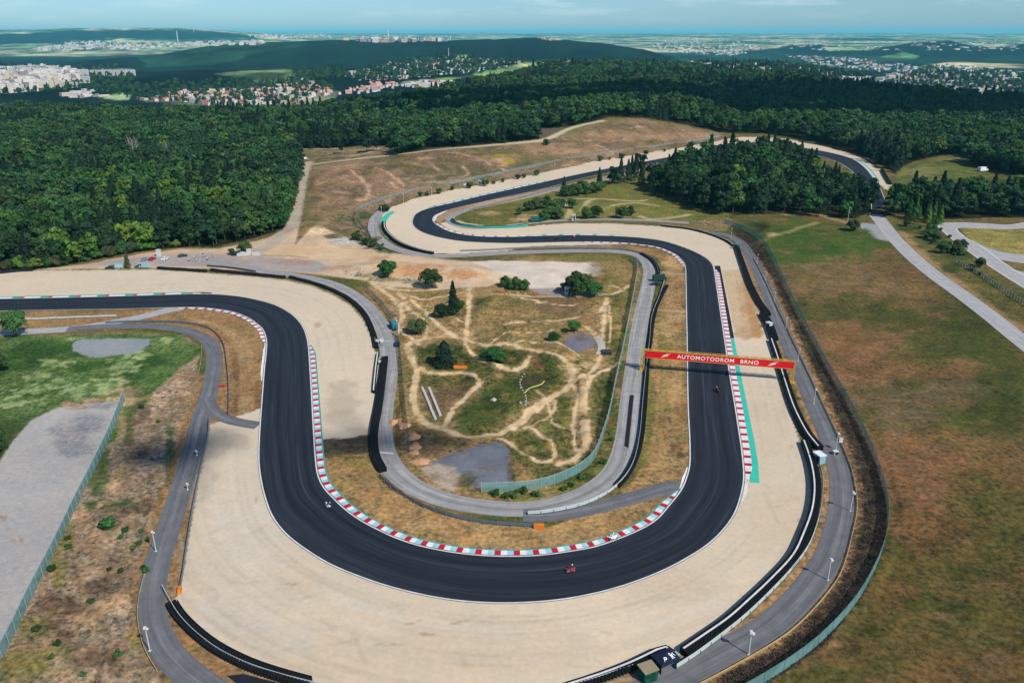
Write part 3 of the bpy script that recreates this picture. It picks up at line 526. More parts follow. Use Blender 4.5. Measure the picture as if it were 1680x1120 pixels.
# disturbed ground on the right-hand run-off
paint([(1184, 444), (1214, 441), (1233, 462), (1246, 500), (1250, 530), (1246, 552), (1222, 558), (1207, 552)], C(196, 168, 130), C(206, 178, 142), 2, 2.5, 2.0, 6.0, grass=.15)
for a in [(1228, 500, 14, 26), (1236, 530, 16, 22), (1222, 470, 12, 16), (1216, 545, 12, 8), (1244, 548, 8, 8)]: blob(*a, C(190, 142, 92), C(178, 132, 88), .8, .8, 2.0, grass=.2)
for p_ in ([(1200, 445), (1218, 552)], [(1212, 450), (1228, 545)], [(1192, 450), (1212, 552)]): path(p_, 1.5, C(214, 190, 154), fe=1, amp=.8, alpha=.5)
# gravel tones, stains and rake marks
for a in [(330, 780, 26, 50), (355, 730, 22, 26), (392, 722, 26, 16), (570, 690, 40, 16), (560, 650, 30, 30), (590, 706, 22, 7)]: blob(*a, C(176, 160, 138), None, .5, .7, 6.0, grass=0.0)  # duller patches, partly faint cloud shade painted into the gravel
for a in [(600, 1060, 180, 50), (850, 1060, 160, 40), (1100, 960, 100, 40), (1250, 700, 40, 60), (1280, 860, 50, 60), (480, 960, 40, 30)]: blob(*a, C(216, 194, 164), C(204, 184, 158), .6, .8, 18.0, grass=0.0, ns=18.0)
for a in [(400, 860, 60, 70), (380, 1000, 70, 40), (450, 1040, 70, 30), (1180, 1000, 50, 22)]: blob(*a, C(216, 203, 183), None, .5, .7, 18.0, grass=0.0)
for a in [(420, 820, 3, 8), (670, 1022, 10, 2.5), (760, 1018, 10, 2), (748, 1022, 8, 2), (690, 1018, 6, 1.5), (1298, 733, 4, 3), (520, 533, 6, 5), (640, 1057, 22, 1.8), (700, 1040, 10, 1.6), (478, 958, 8, 1.5), (1310, 870, 3, 16)]: blob(*a, C(172, 140, 104), None, .6, .9, 2.0, grass=.1)
for k in range(26):
    a = rnd.choice([(420, 980, 120), (620, 1040, 200), (850, 1060, 200), (1080, 1010, 120), (1260, 820, 60), (360, 860, 40), (560, 600, 40), (250, 462, 200)])
    x0 = a[0] + rnd.uniform(-a[2], a[2]); y0 = a[1] + rnd.uniform(-30, 30); an_ = rnd.uniform(-.5, 1.2); L = rnd.uniform(15, 60)
    path([(x0, y0), (x0 + L * .5 * math.cos(an_), y0 + L * .5 * math.sin(an_) + 2), (x0 + L * math.cos(an_), y0 + L * math.sin(an_))], .5, C(184, 168, 144), fe=.4, amp=.6, alpha=.4, grass=0)
RE_ = resample(catmull(PP(RIGHT_E), 2.0), 2.0); LE_ = resample(catmull(PP(LEFT_E), 2.0), 2.0)
def rake(edge, sg, a, b, offs, seed):
    q = random.Random(seed); i0 = int(np.argmin(np.linalg.norm(edge - np.array(P(*a)), axis=1))); i1 = int(np.argmin(np.linalg.norm(edge - np.array(P(*b)), axis=1))); i0, i1 = sorted((i0, i1))
    for o_ in offs:
        k = q.randrange(i0, max(i0 + 1, i1 - 20)); L = q.randrange(16, 60); e = edge[k:min(i1, k + L)]
        if len(e) < 6: continue
        path(None, .5, C(*q.choice([(188, 172, 150), (226, 214, 194), (180, 162, 138)])), fe=.35, amp=.35, alpha=.22, grass=.05, world=(e + normals2(e) * sg * o_)[::4])
rake(RE_, -1, (424, 720), (1207, 842), [random.Random(77 + k).uniform(1.5, 26) for k in range(46)], 5); rake(LE_, 1, (-40, 490), (512, 640), [random.Random(177 + k).uniform(2, 16) for k in range(24)], 6); rake(RE_, -1, (1222, 790), (1195, 580), [random.Random(277 + k).uniform(5, 16) for k in range(16)], 7)
# ---- far land: woods, fields, built-up ground
far = np.where(RD >= 1250)[0]; xf, yf, rf = X[far], Y[far], RD[far]; pxf, pyf = PX[far], PY[far]
fcol = np.zeros((len(far), 3), np.float32); fcol[:] = C(30, 56, 36)
cell = vnoise(xf / 520 + 2 * fbm(xf / 900, yf / 900, 21, 2), yf / 340, 31)
fieldw = sstep(.42, .5, vnoise(xf / 1900, yf / 1500, 33) * .8 + .25 * sstep(6500, 10000, rf) - .12 * sstep(6500, 4000, rf))
fields = np.where((cell > .62)[:, None], np.array(C(184, 176, 136), np.float32), np.where((cell > .34)[:, None], np.array(C(122, 146, 104), np.float32), np.array(C(60, 84, 44), np.float32)))
hb = np.zeros(len(far))
fcol = fcol * (1 - fieldw[:, None]) + fields * fieldw[:, None]
def farpoly(poly, c, fe=1.2, amp=1.5, rlo=1250, rhi=60000):
    global fcol
    d = polydist(pxf, pyf, poly) + amp * fbm(xf / 150, yf / 150, 41, 3); w = (sstep(fe, -fe, d) * (rf > rlo) * (rf < rhi))[:, None]
    fcol = fcol * (1 - w) + np.array(c, np.float32) * w
WOOD = C(14, 30, 20)  # dark base colour includes the canopy's self-shadowing
farpoly([(-500, 170), (-500, 60), (100, 78), (220, 84), (240, 112), (340, 108), (560, 60), (760, 62), (1000, 66), (1110, 95), (1000, 118), (900, 130), (1000, 150), (1700, 160), (1700, 250), (-500, 250)], WOOD, 1.5, 3, 1250, 7000)
farpoly([(-500, 66), (0, 56), (130, 50), (330, 50), (420, 58), (420, 64), (200, 64), (0, 74)], WOOD, 1.5, 3, 9000, 20000)
farpoly([(1420, 92), (1420, 80), (1560, 66), (1700, 70), (1700, 92), (1560, 96)], WOOD, 1, 2, 5500, 11000)
farpoly([(1260, 80), (1330, 72), (1420, 80), (1420, 90), (1300, 90)], WOOD, 1, 2, 5500, 11000)
farpoly([(1100, 100), (1260, 101), (1360, 112), (1440, 130), (1480, 146), (1300, 146), (1100, 130)], WOOD, 1, 2)
GREEN = C(118, 150, 86)
farpoly([(352, 121), (400, 116), (530, 113), (542, 116), (500, 122), (440, 130), (380, 126)], C(120, 146, 92), .8, .8, 1250, 5000)
farpoly([(392, 136), (420, 128), (470, 126), (480, 134), (440, 141)], GREEN, .8, .8, 1250, 5000)
farpoly([(640, 134), (700, 131), (780, 122), (836, 110), (842, 108), (860, 102), (940, 104), (985, 110), (930, 117), (850, 122), (760, 128), (700, 137)], GREEN, .6, .8, 1250, 5000)
farpoly([(840, 108), (900, 100), (960, 101), (990, 105), (920, 108), (870, 110)], C(182, 178, 120), .5, .6, 1250, 5000)
farpoly([(882, 121), (900, 114), (912, 107), (918, 107), (905, 116), (890, 122)], C(190, 186, 130), .4, .3, 1250, 5000)
farpoly([(743, 92), (770, 89), (770, 96), (750, 97)], GREEN, .5, .5, 1250, 5000)
farpoly([(162, 158), (200, 154), (215, 157), (212, 164), (180, 163)], C(132, 150, 104), .6, .6)
farpoly([(1550, 154), (1600, 150), (1640, 152), (1600, 158)], C(120, 140, 90), .6, .6)
farpoly([(1440, 95), (1480, 86), (1510, 92), (1500, 97)], C(96, 140, 84), .6, .6); farpoly([(1515, 108), (1560, 102), (1680, 106), (1680, 112), (1560, 112)], C(188, 176, 128), .6, .6); farpoly([(1620, 124), (1680, 122), (1680, 132), (1640, 130)], C(150, 160, 92), .6, .6); farpoly([(1350, 78), (1440, 76), (1440, 82), (1360, 84)], C(140, 160, 104), .6, .8)
# pale ground inside the built-up areas
for poly in ([(220, 160), (300, 148), (430, 142), (500, 134), (560, 150), (540, 165), (380, 176), (240, 170)], [(0, 112), (120, 112), (140, 135), (60, 150), (0, 155)], [(1430, 130), (1520, 110), (1680, 132), (1680, 152), (1500, 150)]):
    farpoly(poly, C(112, 118, 88), 2, 6)
tex = fbm(xf / 130, yf / 200, 71, 4) * 1.5 + fbm(xf / 500, yf / 600, 72, 3) * .7; fcol = fcol * (1 + np.where(rf > 2200, tex, 0))[:, None].clip(.25, 2.4)
w = sstep(1250, 1400, rf)[:, None]; inn = in_forest(xf, np.maximum(yf, 1), Z[far]) & (rf < np.interp(pxh(xf, yf), R_PX, R_END) * 1.05)
fcol = np.where(inn[:, None], np.array(C(36, 50, 26), np.float32), fcol)
COL[far, :3] = COL[far, :3] * (1 - w) + fcol * w; COL[far, 3] = np.where(inn, .9, 1.2); ZONE[far] = 8; ZONE[far[inn]] = 5

# ground material: base colour from the painted soil map, broken up by fine growth
mg_, t, b = base_mat("ground_soil_and_grass", 1.0, .05)
at = t.new("ShaderNodeAttribute", attribute_name="Soil"); tc = t.new("ShaderNodeTexCoord"); obc = tc.outputs["Object"]
n1 = t.new("ShaderNodeTexNoise", i_Scale=.9, i_Detail=8.0, i_Roughness=.72); t.link(obc, n1.inputs["Vector"])
n2 = t.new("ShaderNodeTexNoise", i_Scale=.13, i_Detail=6.0, i_Roughness=.65); t.link(obc, n2.inputs["Vector"])
n3 = t.new("ShaderNodeTexNoise", i_Scale=.012, i_Detail=8.0, i_Roughness=.7); t.link(obc, n3.inputs["Vector"])
def mrange(n, a, b2, c, d):
    m = t.new("ShaderNodeMapRange"); m.inputs[1].default_value = a; m.inputs[2].default_value = b2; m.inputs[3].default_value = c; m.inputs[4].default_value = d; t.link(n, m.inputs[0]); return m.outputs[0]
def math_(op, a, b2):
    m = t.new("ShaderNodeMath", operation=op)
    for i, q in enumerate((a, b2)):
        if isinstance(q, (int, float)): m.inputs[i].default_value = q
        else: t.link(q, m.inputs[i])
    return m.outputs[0]
f1 = mrange(n1.outputs["Fac"], .30, .70, -1, 1); f2 = mrange(n2.outputs["Fac"], .3, .7, -1, 1); f3 = mrange(n3.outputs["Fac"], .3, .7, -1, 1)
amp = mrange(at.outputs["Alpha"], 0, 1, .085, 1.05)
amp2 = mrange(at.outputs["Alpha"], 0, 1, .045, .32)
n4 = t.new("ShaderNodeTexNoise", i_Scale=.36, i_Detail=7.0, i_Roughness=.7); t.link(obc, n4.inputs["Vector"]); f4 = mrange(n4.outputs["Fac"], .3, .7, -1, 1)
f2 = math_("ADD", math_("MULTIPLY", f2, .7), math_("MULTIPLY", f4, .9))
v = math_("ADD", math_("ADD", math_("MULTIPLY", f1, amp), math_("MULTIPLY", f2, amp2)), math_("MULTIPLY", f3, math_("MULTIPLY", amp2, 1.1)))
v = math_("MAXIMUM", math_("ADD", v, 1.0), .12)
mx = t.new("ShaderNodeMix", data_type="RGBA", blend_type="MULTIPLY"); mx.inputs[0].default_value = 1
t.link(at.outputs["Color"], mx.inputs[6]); cb = t.new("ShaderNodeCombineColor")
vr = math_("MULTIPLY", v, math_("ADD", 1.0, math_("MULTIPLY", f2, math_("MULTIPLY", amp2, .7))))
vb = math_("MULTIPLY", v, math_("SUBTRACT", 1.0, math_("MULTIPLY", f2, math_("MULTIPLY", amp2, .5))))
t.link(vr, cb.inputs[0]); t.link(v, cb.inputs[1]); t.link(vb, cb.inputs[2]); t.link(cb.outputs[0], mx.inputs[7]); t.link(mx.outputs[2], b.inputs["Base Color"])
bp = t.new("ShaderNodeBump", i_Strength=.5, i_Distance=.25); t.link(math_("MULTIPLY", n1.outputs["Fac"], at.outputs["Alpha"]), bp.inputs["Height"]); t.link(bp.outputs[0], b.inputs["Normal"])

# ---- small relief: hummocks, hollows and banks
def relief(poly, fall, terms, keep=(), spots=(), lo=-.5, inset=1.5):
    idx = np.where((RD < 2000) & ~HID)[0]; p = np.array(poly, float)
    idx = idx[(PX[idx] > p[:, 0].min()) & (PX[idx] < p[:, 0].max()) & (PY[idx] > p[:, 1].min()) & (PY[idx] < p[:, 1].max())]
    m = sstep(-inset, -fall - inset, polydist(PX[idx], PY[idx], poly)); h = sum(a * fbm(X[idx] / s, Y[idx] / s, 300 + int(s * 3), 3) for a, s in terms)
    for k in keep: m = m * sstep(0, 7, polydist(PX[idx], PY[idx], k))
    for (sx, sy, r_) in spots:
        q = P(sx, sy); m = m * (1 - np.exp(-((X[idx] - q[0]) ** 2 + (Y[idx] - q[1]) ** 2) / r_ ** 2))
    Z[idx] += np.maximum(m * h, lo)
relief(INFIELD, 12, [(1.9, 10.0), (.9, 4.0)], keep=([(768, 430), (968, 432), (976, 440), (930, 470), (985, 478), (985, 486), (890, 486), (840, 458)], [(930, 552), (972, 550), (990, 560), (985, 576), (948, 580), (924, 564)], [(704, 757), (790, 726), (834, 734), (840, 796), (780, 802), (690, 790)]), spots=((705, 650, 6), (714, 675, 7), (995, 580, 5), (755, 604, 5), (810, 656, 3), (876, 637, 6), (858, 630, 6), (857, 655, 5), (684, 735, 8), (670, 700, 8), (690, 757, 7), (663, 538, 5), (846, 481, 9), (671, 460, 6)), inset=17)
relief(BANKP, 9, [(3.2, 24.0), (1.3, 8.0)], lo=-1.5)
relief(MEADOW[:8] + [(1700, 580), (1700, 1140), (1262, 1140)] + MEADOW[-8:], 16, [(1.3, 22.0), (.55, 6.0)], inset=9)
relief([(240, 640), (318, 590), (300, 700), (262, 800), (230, 920), (220, 1000), (230, 1060), (262, 1140), (-20, 1140), (40, 1040), (100, 920), (160, 800), (205, 690)], 8, [(1.0, 9.0), (.5, 3.5)], spots=((308, 803, 3), (323, 747, 3), (256, 904, 3), (246, 1067, 3)), inset=5)
# one sheet, cut along the borders of its zones
i0 = np.arange(NR - 1)[:, None] * NA + np.arange(NA - 1)[None, :]
quads = np.stack([i0, i0 + 1, i0 + 1 + NA, i0 + NA], -1).reshape(-1, 4)
fz = ZONE[quads[:, 0]]
ZN = {0: "ground", 1: "gravel_trap", 2: "meadow", 3: "heather_ground", 4: "asphalt_yard", 5: "forest_floor", 6: "bare_ground", 7: "grass_hillside", 8: "valley_and_hills"}
XYZ = np.stack([X, Y, Z], 1).astype(np.float32)
for k, nm in ZN.items():
    q = quads[fz == k]
    if len(q) == 0: continue
    u, inv = np.unique(q.ravel(), return_inverse=True)
    me = bpy.data.meshes.new(nm); me.vertices.add(len(u)); me.vertices.foreach_set("co", XYZ[u].ravel())
    me.loops.add(len(inv)); me.loops.foreach_set("vertex_index", inv.astype(np.int32)); me.polygons.add(len(q))
    me.polygons.foreach_set("loop_start", np.arange(0, len(inv), 4, dtype=np.int32)); me.polygons.foreach_set("loop_total", np.full(len(q), 4, np.int32))
    me.update(calc_edges=True)
    a = me.color_attributes.new("Soil", "FLOAT_COLOR", "POINT"); a.data.foreach_set("color", COL[u].ravel())
    me.polygons.foreach_set("use_smooth", np.ones(len(q), bool)); me.materials.append(mg_)
    o = obj(nm, me); tag(o, kind="structure")
# ------------------------------------------------------------------ asphalt sheets
def asphalt(name, c, streak=.25, spec=.25, rough=.75, fine=.10, lanes=None):
    m, t, b = base_mat(name, rough, spec)
    uv = t.new("ShaderNodeUVMap", uv_map="UV"); mp = t.new("ShaderNodeMapping"); mp.inputs["Scale"].default_value = (.75, .012, 1)
    t.link(uv.outputs[0], mp.inputs[0])
    a = t.new("ShaderNodeTexNoise", i_Scale=1.0, i_Detail=5.0, i_Roughness=.6); t.link(mp.outputs[0], a.inputs["Vector"])
    mp2 = t.new("ShaderNodeMapping"); mp2.inputs["Scale"].default_value = (2.2, .05, 1); t.link(uv.outputs[0], mp2.inputs[0])
    a2 = t.new("ShaderNodeTexNoise", i_Scale=1.0, i_Detail=3.0); t.link(mp2.outputs[0], a2.inputs["Vector"])
    tc = t.new("ShaderNodeTexCoord"); g = t.new("ShaderNodeTexNoise", i_Scale=.25, i_Detail=7.0, i_Roughness=.7); t.link(tc.outputs["Object"], g.inputs["Vector"])
    def mr(n, lo, hi, a0=.3, a1=.7):
        q = t.new("ShaderNodeMapRange"); q.inputs[1].default_value = a0; q.inputs[2].default_value = a1; q.inputs[3].default_value = lo; q.inputs[4].default_value = hi; t.link(n, q.inputs[0]); return q.outputs[0]
    def mul(x, y):
        q = t.new("ShaderNodeMath", operation="MULTIPLY"); t.link(x, q.inputs[0]); t.link(y, q.inputs[1]); return q.outputs[0]
    v = mul(mul(mr(a.outputs["Fac"], 1 - streak, 1 + streak), mr(a2.outputs["Fac"], 1 - streak * .8, 1 + streak * .8)), mr(g.outputs["Fac"], 1 - fine, 1 + fine))
    if lanes:
        sx = t.new("ShaderNodeSeparateXYZ"); t.link(uv.outputs[0], sx.inputs[0])
        for (u0, wd, k) in lanes:      # worn line: lighter or darker band along the road, broken by noise
            s = t.new("ShaderNodeMath", operation="SUBTRACT"); t.link(sx.outputs[0], s.inputs[0]); s.inputs[1].default_value = u0
            ab = t.new("ShaderNodeMath", operation="ABSOLUTE"); t.link(s.outputs[0], ab.inputs[0])
            q = t.new("ShaderNodeMapRange"); q.inputs[1].default_value = wd; q.inputs[2].default_value = wd * .3; q.inputs[3].default_value = 0; q.inputs[4].default_value = k; t.link(ab.outputs[0], q.inputs[0])
            nn = mul(q.outputs[0], mr(a2.outputs["Fac"], .1, 1.2)); ad = t.new("ShaderNodeMath", operation="ADD"); t.link(nn, ad.inputs[0]); ad.inputs[1].default_value = 1; v = mul(v, ad.outputs[0])
    mx = t.new("ShaderNodeMix", data_type="RGBA", blend_type="MULTIPLY"); mx.inputs[0].default_value = 1; mx.inputs[6].default_value = (*c, 1)
    t.link(v, mx.inputs[7]); t.link(mx.outputs[2], b.inputs["Base Color"]); return m

def ribbon(name, L, Rr, z, mat, kind="structure", nu=2):
    L = np.asarray(L); Rr = np.asarray(Rr); n = len(L); v = []; uvs = []; s = np.r_[0, np.cumsum(np.linalg.norm(np.diff((L + Rr) / 2, axis=0), axis=1))]
    wm = np.linalg.norm(L - Rr, axis=1)
    for i in range(n):
        for k in range(nu):
            f = k / (nu - 1); p = L[i] * (1 - f) + Rr[i] * f; v.append((p[0], p[1], z)); uvs.append((wm[i] * f, s[i]))
    f = [(i * nu + k, i * nu + k + 1, (i + 1) * nu + k + 1, (i + 1) * nu + k) for i in range(n - 1) for k in range(nu - 1)]
    me = mesh_np(name, v, f, mat)
    bm = bmesh.new(); bm.from_mesh(me); bmesh.ops.recalc_face_normals(bm, faces=bm.faces)
    if sum(q.normal.z for q in bm.faces) < 0: bmesh.ops.reverse_faces(bm, faces=bm.faces)
    bm.to_mesh(me); bm.free()
    ul = me.uv_layers.new(name="UV"); li = np.zeros(len(me.loops), np.int32); me.loops.foreach_get("vertex_index", li)
    ul.data.foreach_set("uv", np.array(uvs, np.float32)[li].ravel())
    o = obj(name, me); tag(o, kind=kind); return o

m_track = asphalt("race_track_asphalt", C(37, 42, 50), .42, .22, .78, .08, lanes=[(.2, 1.5, .55), (14.7, 1.0, .35), (5.2, .45, .7), (9.8, 1.2, -.3), (3.0, .8, -.25), (12.3, .9, .3), (7.6, .35, .35)])
m_serv = asphalt("service_asphalt", C(158, 156, 153), .22, .1, .9, .2, lanes=[(3.0, .5, -.18), (1.4, .6, .12), (4.6, .6, .12)])
m_servd = asphalt("dark_service_asphalt", C(112, 112, 114), .2, .1, .9, .18, lanes=[(2.6, .8, .28)])
m_pale = asphalt("pale_service_asphalt", C(176, 174, 172), .12, .1, .9, .14)
m_patch = asphalt("fresh_asphalt", C(34, 37, 46), .12, .2, .8, .1)

LA = catmull(PP(LEFT_E), 2.0); 
def paired(a, b, step=2.0):
    p = np.array([(x, y, u, w) for (x, y), (u, w) in zip(PP(a), PP(b))]); q = catmull(p, step); return q[:, :2], q[:, 2:]
TL, TR_ = paired(LEFT_E, RIGHT_E)
ribbon("race_track", TL, TR_, .050, m_track, nu=5)
m_white = M("road_marking_white", C(216, 214, 210, 1.2), .7, .2, 0, .25, .5)
def offset(pts, d): return pts + normals2(pts) * d
for e, sg in ((TL, -1), (TR_, 1)):
    e = resample(e, 2.0); ribbon("edge_line", offset(e, sg * .10), offset(e, sg * .42), .066, m_white)

def service(px, w, m, name="service_road", z=.03, step=2.0):
    c = resample(catmull(PP(px), step), step); return ribbon(name, offset(c, w / 2), offset(c, -w / 2), z, m, nu=3)
service([(-160, 545), (0, 545.5), (60, 543), (110, 540), (150, 535), (200, 526), (240, 518), (275, 509), (300, 505)], 6.0, m_pale)
service([(110, 540), (150, 537), (200, 535), (250, 535), (295, 540), (325, 549), (345, 564), (352, 585), (349, 620), (338, 660), (328, 690), (317, 735), (303, 785), (288, 830), (272, 880), (258, 925), (250, 965), (248, 1000), (256, 1035), (275, 1070), (310, 1105), (360, 1140), (440, 1180)], 5.2, m_servd, z=.034)
service([(338, 652), (346, 668), (362, 682), (385, 691), (424, 698)], 4.2, m_servd, z=.038)
R3 = [(330, 428), (380, 437), (440, 446), (500, 455), (545, 466), (580, 484), (607, 508), (626, 535), (636, 562), (638, 600), (633, 640), (627, 680), (626, 715), (634, 750), (655, 780), (690, 804), (740, 822), (800, 832), (860, 835), (920, 825), (970, 805), (1003, 780), (1020, 750), (1029, 710), (1034, 660), (1040, 610), (1046, 560), (1054, 510), (1063, 470), (1066, 445), (1060, 428), (1045, 418), (1010, 412.5), (960, 411.5), (900, 412.5), (830, 415), (770, 418.5), (720, 420), (675, 415), (640, 404), (618, 388), (612, 372), (616, 357), (628, 345)]
service(R3, 6.0, m_serv)
service([(858, 845), (900, 845), (950, 838), (1000, 826), (1050, 813), (1095, 800), (1116, 795)], 5.0, m_servd, z=.036)
service([(1148, 380), (1185, 384), (1210, 394), (1226, 412), (1240, 438), (1257, 475), (1277, 525), (1298, 575), (1322, 630), (1346, 685), (1367, 735), (1380, 785), (1381, 830), (1373, 872), (1359, 914), (1341, 942), (1312, 980), (1260, 1028), (1190, 1067), (1140, 1094), (1085, 1122), (1020, 1152)], 5.6, m_servd, z=.034)
service([(1130, 366), (1080, 362.5), (1000, 360), (930, 361), (870, 366), (820, 372), (775, 374), (748, 369), (738, 362), (742, 354), (765, 345), (800, 336), (850, 325.5), (900, 314), (950, 304), (1000, 294), (1050, 285)], 5.0, m_serv)
service([(1436, 352), (1448, 366), (1462, 385), (1480, 404), (1505, 428), (1540, 456), (1585, 488), (1630, 522), (1680, 562), (1800, 655)], 8.0, m_pale)
# kart circuit at the right edge
KA = [(1800, 361), (1720, 362), (1690, 364), (1655, 369), (1620, 367), (1580, 365.5), (1548, 366), (1539, 370), (1548, 380), (1575, 402), (1620, 434), (1680, 472), (1800, 545)]
KB = [(1800, 371), (1720, 372), (1690, 374), (1650, 376), (1620, 375), (1590, 374), (1572, 374), (1571, 378), (1585, 390), (1610, 404), (1640, 426), (1680, 452), (1800, 520)]
a_, b_ = paired(KA, KB); ribbon("kart_track", a_, b_, .04, m_pale, nu=3)
for e, sg in ((a_, 1), (b_, -1)):
    e = resample(e, 3); ribbon("edge_line", offset(e, 0.2), offset(e, -.35), .06, m_white)
a_, b_ = paired([(1598, 396), (1625, 408), (1660, 416), (1700, 419), (1800, 424)], [(1628, 422), (1650, 428), (1680, 432), (1720, 434), (1800, 437)]); ribbon("kart_track", a_, b_, .045, m_pale, nu=3)
a_, b_ = paired([(1640, 432), (1665, 443), (1700, 447), (1800, 450)], [(1660, 452), (1680, 466), (1700, 478), (1800, 520)]); ribbon("kart_track", a_, b_, .048, m_pale, nu=3)

def sheet(name, px, z, mat):
    p = PP(px); 
    from mathutils.geometry import tessellate_polygon
    v = [Vector((a, b, z)) for a, b in p]; f = [tuple(q) for q in tessellate_polygon([v])]
    me = mesh_np(name, v, f, mat); bm = bmesh.new(); bm.from_mesh(me); bmesh.ops.recalc_face_normals(bm, faces=bm.faces)
    if sum(q.normal.z for q in bm.faces) < 0: bmesh.ops.reverse_faces(bm, faces=bm.faces)
    bm.to_mesh(me); bm.free(); me.uv_layers.new(name="UV"); ul = me.uv_layers["UV"].data
    for l in me.loops: ul[l.index].uv = me.vertices[l.vertex_index].co[:2]
    o = obj(name, me); tag(o, kind="structure"); return o
sheet("run_off_asphalt", [(1172.5, 436), (1181.5, 436), (1194, 500), (1204.5, 555), (1193, 555), (1184, 500)], .040, m_patch)
m_green = M("green_run_off_paint", C(64, 190, 164, 1.25), .85, .1, 0, .16, .35)
sheet("painted_run_off", [(1193.5, 556), (1204.5, 556), (1213, 600), (1224, 655), (1237, 720), (1244, 760), (1246, 792), (1230, 791), (1231, 775), (1227, 740), (1216, 672), (1204, 604)], .042, m_green)
sheet("painted_run_off", [(624, 360), (632, 352), (643, 346), (648, 348), (640, 354), (634, 362), (632, 374), (640, 388), (636, 392), (626, 378)], .03, m_green)
sheet("run_off_asphalt", [(302, 481), (300, 479.8), (330, 479), (347, 480), (348, 481.5)], .04, m_patch)
sheet("fresh_asphalt_strip", [(1033, 648), (1040, 648), (1031, 735), (1024, 731)], .050, m_patch)
sheet("fresh_asphalt_strip", [(372, 1108), (400, 1105), (450, 1118), (520, 1138), (520, 1160), (420, 1145)], .050, m_patch)
# grid bays painted on the inner service road
mk = MB()
for k in range(14):
    a = P(1046 - k * .95, 568 + k * 4.8); b2 = P(1052.5 - k * .95, 568.6 + k * 4.8); d = np.array(b2) - np.array(a); d /= np.linalg.norm(d); nn = np.array([-d[1], d[0]]) * .09
    mk.add([(a[0] + nn[0], a[1] + nn[1], .052), (a[0] - nn[0], a[1] - nn[1], .052), (b2[0] - nn[0], b2[1] - nn[1], .052), (b2[0] + nn[0], b2[1] + nn[1], .052)], [(0, 1, 2, 3)])
tag(mk.build("bay_lines", m_servd), kind="structure")
sheet("stop_line", [(623, 740.5), (645.5, 742.5), (645.5, 745), (623, 743)], .052, m_white)
sheet("speed_hump", [(628, 558), (640, 559), (640.5, 561), (628, 560.4)], .052, m_pale)

# ------------------------------------------------------------------ kerbs
mk_r = M("kerb_red_paint", C(190, 30, 44, 1.2), .55, .3, 0, .30, .9); mk_w = M("kerb_white_paint", C(228, 225, 222, 1.2), .55, .3, 0, .26, .9); mk_b = M("kerb_blue_paint", C(160, 205, 214, 1.25), .55, .3, 0, .26, .9); mk_g = M("kerb_green_paint", C(56, 160, 142, 1.25), .7, .2, 0, .2, .8)
def near_i(pts, px):
    q = np.array(P(*px)); return int(np.argmin(np.linalg.norm(pts - q, axis=1)))
def kerb(edge, p0, p1, sg, pat, w=1.7, h=.11, step=1.35, back=0.0, gap=.12):
    """blocks rising gently from the track edge; pat: material per block"""
    i, j = sorted((near_i(edge, p0), near_i(edge, p1))); e = resample(edge[i:j + 1], step); nrm = normals2(e) * sg; mb = MB()
    n = len(e)
    def wd(k): return w * min(1, .25 + k / 7, .25 + (n - 1 - k) / 7)
    for k in range(n - 1):
        a0 = e[k] + nrm[k] * gap; b0 = e[k + 1] + nrm[k + 1] * gap; a1 = e[k] + nrm[k] * (gap + wd(k)); b1 = e[k + 1] + nrm[k + 1] * (gap + wd(k + 1))
        v = [(*a0, .055), (*b0, .055), (*b1, h), (*a1, h), (*a1, -.05), (*b1, -.05)]
        mb.add(v, [(0, 1, 2, 3), (3, 2, 5, 4)], pat[k % len(pat)])
        if back:
            a2 = a1 + nrm[k] * back; b2 = b1 + nrm[k + 1] * back
            mb.add([(*a1, .048), (*b1, .048), (*b2, .046), (*a2, .046)], [(0, 1, 2, 3)], 3)
    o = mb.build("kerb", [mk_r, mk_w, mk_b, mk_g]); tag(o, kind="structure"); return o
kerb(TL, (508, 568), (1112, 808), 1, [0, 1, 2], w=1.5, back=.4)
kerb(TL, (1116, 803), (1131, 765), 1, [1], w=.8)
kerb(TR_, (1173, 441), (1224, 790), -1, [0, 1, 1], w=1.7)
kerb(TR_, (1223, 782), (1214, 822), -1, [1], w=.9)
kerb(TL, (-60, 491), (330, 482.5), 1, [0, 1, 1, 1, 1, 3, 3], w=1.6, back=1.1, step=1.6)
kerb(TR_, (284, 505), (436, 566), -1, [0, 1, 1], w=1.5)
kerb(TR_, (436, 562), (431, 625), -1, [1], w=.7)
kerb(TL, (1123, 437), (955, 397), 1, [1, 1, 0], w=1.4, step=1.6)
kerb(TR_, (706, 366), (885, 388), -1, [1, 1, 0, 1], w=1.5, step=1.6)
kerb(TR_, (708, 364), (735, 346), -1, [1], w=1.6)
kerb(TL, (705, 341), (905, 296), 1, [1, 1, 3, 1], w=1.5, back=1.2, step=2.2)
kerb(TR_, (850, 388), (1020, 387.5), -1, [1, 1, 3, 1], w=1.4, back=.8, step=2.2)
kerb(TL, (1395, 259), (1440, 300), 1, [1, 1, 2, 2], w=1.6, step=2.0, back=1.0)

